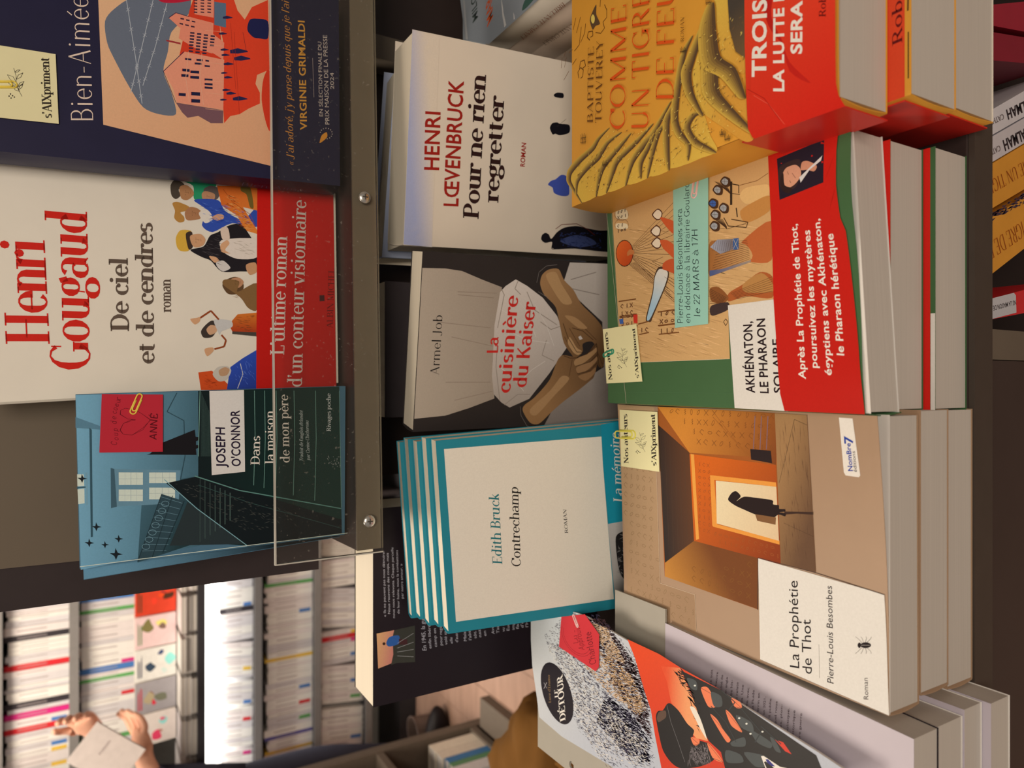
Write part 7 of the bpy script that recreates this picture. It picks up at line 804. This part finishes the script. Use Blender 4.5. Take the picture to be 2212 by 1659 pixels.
def spine_proto(mi, m, w_, h_):
    v, f = boxv(0, w_, 0, .11, 0, h_)
    me = bpy.data.meshes.new('cover'); me.from_pydata(v, [], f); me.materials.append(m)
    v2, f2 = boxv(.0008, w_ - .0008, .004, .1105, .001, h_ + .0002); mp = bpy.data.meshes.new('page_block'); mp.from_pydata(v2, [], f2); mp.materials.append(PAPER)
    v3, f3 = boxv(w_ * .44, w_ * .58, -.0006, 0, h_ * .35, h_ * .8); ml = bpy.data.meshes.new('spine_title'); ml.from_pydata(v3, [], f3); ml.materials.append(mat('spine_ink', (158, 142, 134), .5))
    v4, f4 = boxv(0, w_, -.0006, 0, h_ * .04, h_ * .3); mb = bpy.data.meshes.new('spine_label'); mb.from_pydata(v4, [], f4)
    return me, mp, ml, w_, h_
TONE = ('cream', 'pale pinkish', 'greyish', 'bright white'); WIDE = {.010: 'very slim', .014: 'slim', .019: 'medium', .026: 'thick'}
PR = []
for mi, m in enumerate(WSP):
    for w_ in (.010, .014, .019, .026):
        PR.append(spine_proto(mi, m, w_, rg.uniform(.162, .180)) + (TONE[mi] + ' ' + WIDE[w_],))
PC = [(spine_proto(9, m, rg.choice((.012, .018)), .176), n) for m, n in CSP]
LN = ('red', 'blue', 'yellow', 'green', 'magenta'); labm = []
for n in LN:
    v4, f4 = boxv(0.001, .013, -.0008, 0, .008, .05); mb = bpy.data.meshes.new('spine_label'); mb.from_pydata(v4, [], f4); mb.materials.append(mat('spine_' + n)); labm.append((mb, n))
ROW = {1.42: 'topmost', 1.217: 'second', 1.018: 'third', .643: 'fourth', .424: 'fifth', .222: 'lowest'}
def place(p, x, z, tilt, label, group, lab=None, y=0, sc=1):
    t = bpy.data.objects.new('paperback', None); COL.objects.link(t); t.empty_display_size = .02
    t.location = (x, YL + .012 + y, z + .0003); t.rotation_euler = (0, tilt, 0); t.scale = (1, 1, sc); tag(t, label, 'book', group)
    for me, n in zip(p[:3], ('cover', 'page_block', 'spine_title')):
        o = bpy.data.objects.new(n, me); COL.objects.link(o); o.parent = t
    if lab is not None:
        o = bpy.data.objects.new('spine_label', lab[0]); COL.objects.link(o); o.parent = t
    return t
T7 = math.radians(7)
XS = {1.217: -1.27, 1.018: -1.36, .643: -1.47, .424: -1.53, .222: -1.57}
for z in levels[1:]:
    x = XS[z]; row = ROW[z]; grp = 'white paperbacks on the %s library shelf' % row; sc = .66 if z == .643 else 1
    while x < -.56:
        lean_run = z in (.643, .424, .222) and rg.random() < .5
        n_ = rg.randint(5, 9); x0 = x
        for q_ in range(n_):
            if x > -.55: break
            if rg.random() < .11 and not lean_run:
                p, n = rg.choice(PC); place(p, x, z, 0, '%s spine among the white ones on the %s library shelf' % (n, row), '%s spines on the %s library shelf' % (n, row), y=rg.uniform(0, .006), sc=sc); x += p[3] + .0006; continue
            p = rg.choice(PR); lab = rg.choice(labm) if rg.random() < .16 and p[3] > .013 else None; t_ = T7 if lean_run else 0
            lb = '%s %sspine%s on the %s library shelf' % (p[5], 'leaning ' if t_ else 'upright ', ' with %s label' % lab[1] if lab else '', row)
            place(p, x, z + (math.sin(t_) * p[3] if t_ else 0), t_, lb, grp, lab, rg.uniform(0, .006), sc)
            x += p[3] / math.cos(t_) + .0008
        if lean_run: x += .021 * sc
# face-out covers and a pile of flat books on the deep shelf
FC = [('black and white portrait cover', (70, 66, 66), (190, 185, 180)), ('red cover with a dark animal', (196, 60, 36), (90, 60, 40)), ('pink and green photo cover', (214, 180, 170), (110, 130, 90)), ('white cover with a dark round figure', (214, 204, 200), (60, 60, 80)), ('grey cover with a red patch', (150, 140, 136), (180, 40, 60)), ('cream cover with a pink patch', (214, 196, 180), (210, 90, 120))]
pz = .8585
for i, (n, c, c2_) in enumerate(FC):
    x = -.66 - i * .108
    S = Surf((x, YL - .085, pz + .050 + .125), (1, 0, 0), (0, .12, -.993), (0, -.993, -.12))
    t = book('small face-out %s propped up in the library' % n, S, [(0, 0), (104, 0), (104, 125), (0, 125)], 9, mat('face_out_%d' % i, c, .4), name='paperback', pages=PAPER_V)
    k = Ink(S, .3); r1 = random.Random(i + 40)
    for _ in range(4):
        cx_, cy_ = r1.uniform(20, 84), r1.uniform(40, 110); rr = r1.uniform(8, 20); cc = tuple(max(10, min(230, v * r1.uniform(.6, 1.3))) for v in (c2_ if _ % 2 else c))
        k.flush_poly(smooth_poly([(min(102, max(2, cx_ + rr * r1.uniform(.5, 1.4) * math.cos(a))), min(123, max(2, cy_ + rr * r1.uniform(.5, 1.4) * math.sin(a)))) for a in [q_ * 1.05 for q_ in range(6)]]), cc)
    for yy in (9, 17): k.flush_poly([(12, yy), (r1.uniform(60, 92), yy), (r1.uniform(60, 92), yy + 4), (12, yy + 4)], c2_)
    k.build('cover_print', t)
for i in range(6):
    x = -.62 - i * .135
    for j in range(3):
        w_ = .12 + rg.uniform(-.008, .008); z = pz + .0002 + j * .0158
        t = thing('paperback', '%s flat paperback of the %s pile on the deep library ledge' % (('bottom', 'middle', 'top')[j], ('rightmost', 'second from right', 'third from right', 'third from left', 'second from left', 'leftmost')[i]), 'book', (x, YL - .1, z), 'flat paperbacks piled on the deep library shelf')
        m = rg.choice(WSP); y0 = YL - .19 + rg.uniform(0, .015)
        box('cover', x - w_ / 2, x + w_ / 2, y0, y0 + .175, z + .0140, z + .0150, m, t); box('page_block', x - w_ / 2 + .001, x + w_ / 2 - .001, y0 + .001, y0 + .174, z + .001, z + .014, PAPER, t); box('back_cover', x - w_ / 2, x + w_ / 2, y0, y0 + .175, z, z + .001, m, t)
box('deep_ledge', LX0, LX1, YL - .205, YL + .26, .834, .858, SHELFM, lib)

# ---------------------------------------------------------------- low bookcase facing right, with things in and on it
LOWU = mat('low_unit_board', (96, 82, 68), .5)
lu = thing('low_bookcase', 'low taupe bookcase standing on the plank floor at the left, seen end on', 'bookcase', (-1.3, 1.7, 0))
XB = -1.155
box('end_panel', XB - .33, XB, 2.12, 2.158, 0, .655, LOWU, lu, .001); box('end_panel', XB - .33, XB, 1.0, 1.03, 0, .655, LOWU, lu, .001)
box('top_board', XB - .33, XB, 1.031, 2.119, .63, .655, LOWU, lu)
for z in (.04, .37): box('shelf', XB - .32, XB - .002, 1.031, 2.119, z, z + .022, LOWU, lu)
box('back_panel', XB - .33, XB - .322, 1.031, 2.119, 0, .629, BLACKM, lu); box('divider', XB - .32, XB - .004, 1.62, 1.64, .063, .369, LOWU, lu)
box('base_board', XB + .002, XB + .10, 1.72, 2.10, 0, .035, LOWU, lu, .002)
def simple_book(name, lb, x0, x1, y0, y1, z0, z1, col, cat='book', up=True, group=None):
    t = thing(name, lb, cat, ((x0 + x1) / 2, (y0 + y1) / 2, z0), group); m = mat('sb_%d_%d_%d' % col, col, .5)
    if up:   # standing, spine towards +X
        box('cover', x0, x1, y0, y0 + .0012, z0, z1, m, t); box('cover', x0, x1, y1 - .0012, y1, z0, z1, m, t); box('spine', x1 - .0012, x1, y0 + .0012, y1 - .0012, z0, z1, m, t)
        box('page_block', x0, x1 - .0014, y0 + .0013, y1 - .0013, z0 + .001, z1 - .002, PAPER, t)
    else:
        box('cover', x0, x1, y0, y1, z1 - .0012, z1, m, t); box('cover', x0, x1, y0, y1, z0, z0 + .0012, m, t); box('page_block', x0 + .001, x1 - .001, y0 + .001, y1 - .001, z0 + .0013, z1 - .0013, PAPER, t)
    return t
yb = 2.10
for i, (c, wd, h, lb) in enumerate((((214, 196, 170), .05, .16, 'thick cream book nearest the far end of the low bookcase'), ((206, 188, 164), .045, .158, 'second cream book in the low bookcase'), ((60, 110, 150), .03, .15, 'blue spine in the low bookcase beside the cream books'), ((90, 130, 90), .025, .15, 'green spine in the low bookcase beside the blue one'), ((200, 190, 180), .05, .17, 'thick white book past the coloured spines in the low bookcase'))):
    simple_book('book', lb, XB - .16, XB - .012, yb - wd, yb, .0623, .0623 + h, c); yb -= wd + .002
simple_book('book', 'cream book lying on the top of the low bookcase', XB - .2, XB - .03, 1.83, 2.0, .6553, .70, (214, 190, 160), up=False)
# folded blue-grey cloth on the bookcase
def blob(name, loc, rad, m, seed, amp=.12, freq=5, seg=48, parent=None, flat=None):
    bm = bmesh.new(); bmesh.ops.create_uvsphere(bm, u_segments=seg, v_segments=seg // 2, radius=1)
    from mathutils import noise
    for v in bm.verts:
        d = v.co.normalized(); k = 1 + amp * noise.noise(Vector((d.x * freq * .6 + seed, d.y * freq * .6, d.z * freq))) + amp * .5 * noise.noise(d * freq * 2.3)
        v.co = Vector((d.x * rad[0] * k, d.y * rad[1] * k, d.z * rad[2] * k)) + Vector(loc)
        if flat is not None and v.co.z < flat: v.co.z = flat
    me = bpy.data.meshes.new(name); bm.to_mesh(me); bm.free(); me.materials.append(m); me.polygons.foreach_set('use_smooth', [True] * len(me.polygons))
    o = bpy.data.objects.new(name, me); COL.objects.link(o)
    if parent: o.parent = parent; o.matrix_parent_inverse = Matrix.Translation(parent.location).inverted()
    return o
o = blob('folded_cloth', (-1.25, 2.06, .70), (.10, .045, .07), mat('blue_grey_cloth', (92, 104, 118), .85), 3, .2, 4, flat=.6556); tag(o, 'blue-grey folded cloth lying on the end of the low bookcase', 'cloth')
# mustard coat heaped on a stool near the table
OCH = mat('mustard_cloth', (102, 66, 26), .85, noise=.12, nscale=9)
co = thing('mustard_coat', 'mustard coat heaped on a dark stool left of the table', 'coat', (-.79, 1.0, .22))
blob('fabric', (-.80, 1.0, .345), (.27, .2, .25), OCH, 7, .22, 3.4, 72, co, flat=.2205)
blob('sleeve', (-.60, .92, .34), (.08, .09, .17), OCH, 2, .25, 4, 40, co, flat=.2205)
so = thing('stool', 'small dark stool under the mustard coat', 'stool', (-.79, 1.0, 0))
box('seat', -.96, -.50, .86, 1.14, .19, .22, BLACKM, so, .004)
for x in (-.93, -.53):
    for y in (.89, 1.11): box('leg', x - .015, x + .015, y - .015, y + .015, 0, .1895, BLACKM, so)
# round grey bin and black shoe on the floor
def lathe(name, prof, loc, m, parent=None, seg=28):
    V = []; F = []
    for r, z in prof:
        for k in range(seg): a = 2 * math.pi * k / seg; V.append((loc[0] + r * math.cos(a), loc[1] + r * math.sin(a), loc[2] + z))
    for i in range(len(prof) - 1):
        for k in range(seg): F.append((i * seg + k, i * seg + (k + 1) % seg, (i + 1) * seg + (k + 1) % seg, (i + 1) * seg + k))
    F.append(tuple(range(seg))[::-1]); F.append(tuple(range((len(prof) - 1) * seg, len(prof) * seg)))
    return new_obj(name, V, F, m, parent, False)
bn = thing('waste_bin', 'round grey-brown bin on the planks behind the low bookcase', 'bin', (-1.33, 2.52, 0))
BM_ = mat('bin_plastic', (112, 92, 80), .5)
lathe('bucket', [(.045, 0), (.052, .09), (.055, .1), (.050, .1), (.046, .02), (.001, .02)], (-1.33, 2.52, 0.0003), BM_, bn)
shoe = thing('shoe', 'small black shoe lying on the plank floor by the low bookcase', 'shoe', (-.985, 1.80, 0))
blob('upper', (-.975, 1.60, .035), (.045, .10, .045), BLACKM, 5, .1, 2, 32, shoe, flat=.012); box('sole', -1.02, -.93, 1.51, 1.70, .0005, .0115, BLACKM, shoe, .003); box('heel_tab', -.985, -.965, 1.67, 1.70, .05, .085, BLACKM, shoe, .002)

# ---------------------------------------------------------------- the reader
SKIN = mat('skin', (206, 150, 120), .5, noise=.04); NAVYC = mat('navy_wool', (58, 58, 78), .9, noise=.1, nscale=60); TROU = mat('dark_trousers', (48, 46, 54), .9); HAIR = mat('brown_hair', (60, 42, 32), .7, noise=.2, nscale=80)
def skin_mesh(name, V, E, rad, m, parent, root=0, sub=2):
    me = bpy.data.meshes.new(name); me.from_pydata(V, E, []); o = bpy.data.objects.new(name, me); COL.objects.link(o)
    md = o.modifiers.new('Skin', 'SKIN'); md.use_smooth_shade = True
    for i, r in enumerate(rad): me.skin_vertices[0].data[i].radius = r if isinstance(r, tuple) else (r, r)
    me.skin_vertices[0].data[root].use_root = True
    s2 = o.modifiers.new('Subd', 'SUBSURF'); s2.levels = sub; s2.render_levels = sub
    dg = bpy.context.evaluated_depsgraph_get(); ev = o.evaluated_get(dg); me2 = bpy.data.meshes.new_from_object(ev); 
    bpy.data.objects.remove(o); me2.name = name; me2.materials.clear(); me2.materials.append(m)
    me2.polygons.foreach_set('use_smooth', [True] * len(me2.polygons))
    o = bpy.data.objects.new(name, me2); COL.objects.link(o); o.parent = parent; o.matrix_parent_inverse = Matrix.Translation(parent.location).inverted(); return o
px, py = -1.33, 2.335
per = thing('person', 'reader in a navy sweater standing before the library shelves, holding an open book', 'person', (px, py, 0))
BV = [(px, py, .93), (px, py, 1.10), (px - .01, py, 1.30), (px, py, 1.40), (px + .03, py, 1.47), (px + .04, py, 1.55), (px + .05, py, 1.64), (px + .04, py, 1.70),
      (px, py - .13, 1.37), (px + .04, py - .13, 1.02), (px + .17, py - .10, .99), (px + .26, py - .06, 1.03),
      (px, py + .10, 1.37), (px + .06, py + .10, 1.08), (px + .22, py + .07, 1.12), (px + .335, py + .03, 1.15),
      (px, py - .09, .88), (px + .02, py - .09, .48), (px - .06, py - .09, .09), (px + .04, py - .09, .035),
      (px, py + .09, .88), (px + .02, py + .09, .48), (px - .06, py + .09, .09), (px + .04, py + .09, .035)]
BE = [(0, 1), (1, 2), (2, 3), (3, 4), (4, 5), (5, 6), (6, 7), (3, 8), (8, 9), (9, 10), (10, 11), (3, 12), (12, 13), (13, 14), (14, 15), (0, 16), (16, 17), (17, 18), (18, 19), (0, 20), (20, 21), (21, 22), (22, 23)]
BRr = [(.10, .11), (.09, .10), (.10, .11), (.08, .08), .05, .07, .09, .07, .055, .04, .032, .026, .055, .04, .032, .026, .075, .05, .035, .03, .075, .05, .035, .03]
V_, E_, R_ = list(BV), list(BE), list(BRr)
def add_hand(wr, d, up, side, curl):
    """palm and five fingers grown from wrist vertex wr; d = pointing, up = back of hand, side = towards the thumb"""
    w0 = Vector(V_[wr]); d, up, side = Vector(d).normalized(), Vector(up).normalized(), Vector(side).normalized()
    V_.append(tuple(w0 + d * .055)); R_.append((.036, .018)); pm = len(V_) - 1; E_.append((wr, pm))
    for f_, (off, ln) in enumerate(((.030, .072), (.010, .080), (-.010, .074), (-.028, .058))):
        a = w0 + d * .085 + side * off; b = a + d * ln * .5 - up * ln * curl * .35; c = b + d * ln * .35 - up * ln * curl * .75
        base = len(V_); V_.extend([tuple(a), tuple(b), tuple(c)]); R_.extend([.0098, .0088, .0075]); E_.extend([(pm, base), (base, base + 1), (base + 1, base + 2)])
    a = w0 + d * .03 + side * .036; b = a + side * .028 + d * .028 - up * .01; c = b + d * .03 - up * .012
    base = len(V_); V_.extend([tuple(a), tuple(b), tuple(c)]); R_.extend([.012, .010, .008]); E_.extend([(pm, base), (base, base + 1), (base + 1, base + 2)])
add_hand(15, (.6, -.45, .35), (.5, .8, .1), (-.1, .1, 1), .5)
add_hand(11, (.8, .5, .1), (.3, -.3, -.8), (-.3, .7, .5), .45)
body = skin_mesh('body', V_, E_, R_, SKIN, per)
sw = skin_mesh('sweater', [(px, py, .80)] + [BV[i] for i in ( 1, 2, 3, 8, 9, 10, 12, 13, 14)] + [tuple(Vector(BV[10]).lerp(Vector(BV[11]), .75)), tuple(Vector(BV[14]).lerp(Vector(BV[15]), .75))],
    [(0, 1), (1, 2), (2, 3), (3, 4), (4, 5), (5, 6), (6, 10), (3, 7), (7, 8), (8, 9), (9, 11)], [(.20, .14), (.15, .13), (.125, .14), (.095, .11), .07, .062, .055, .075, .062, .055, .045, .045], NAVYC, per)
skin_mesh('trousers', [BV[i] for i in (0, 16, 17, 18, 20, 21, 22)], [(0, 1), (1, 2), (2, 3), (0, 4), (4, 5), (5, 6)], [(.12, .15), .095, .07, .055, .095, .07, .055], TROU, per)
blob('hair', (px + .03, py, 1.70), (.105, .095, .10), HAIR, 8, .1, 6, 40, per); blob('hair', (px - .03, py, 1.62), (.06, .09, .12), HAIR, 9, .1, 6, 32, per)
for sy in (-1, 1):
    blob('eye', (px + .128, py + sy * .032, 1.635), (.010, .013, .009), mat('eye_white', (220, 214, 208), .3), 1, 0, 1, 12, per); blob('ear', (px + .035, py + sy * .088, 1.62), (.02, .008, .03), SKIN, 1, .05, 2, 14, per)
blob('nose', (px + .143, py, 1.605), (.018, .013, .026), SKIN, 1, .02, 1, 16, per); blob('mouth', (px + .132, py, 1.565), (.008, .024, .006), mat('lips', (160, 84, 76), .5), 1, 0, 1, 14, per)
for sy in (-1, 1): blob('shoe', (px - .01, py + sy * .09, .04), (.13, .045, .045), BLACKM, 4, .04, 2, 28, per, flat=.0005)
# the book in the reader's hands
hb = thing('held_book', 'pale grey book held open by the reader', 'book', (px + .25, py - .08, 1.12))
Sh = Surf((-.977, 2.215, 1.197), Vector((.77, .04, -.64)).normalized(), Vector((-.66, -.16, -.74)).normalized(), (0, 0, 0))
Sh.ey = (Sh.ey - Sh.ex * Sh.ey.dot(Sh.ex)).normalized(); Sh.n = Sh.ey.cross(Sh.ex).normalized()
if Sh.n.y > 0: Sh.n = -Sh.n
HQ = [(-30, 0), (82, 0), (82, 150), (-30, 150)]
GRB = mat('held_cover', (176, 160, 148), .5)
sheet('cover', Sh, HQ, 0, 1.2, GRB, hb); block('page_block', Sh, inset(HQ, 1, 2, 2, 2), -1.3, -9, PAPER, hb); sheet('back_cover', Sh, HQ, -9.2, 1.2, GRB, hb)
k = Ink(Sh, .3); k.text('roman', 'serif', (120, 100, 96), (20, 60), (60, 60), (20, 52)); k.build('lettering', hb)
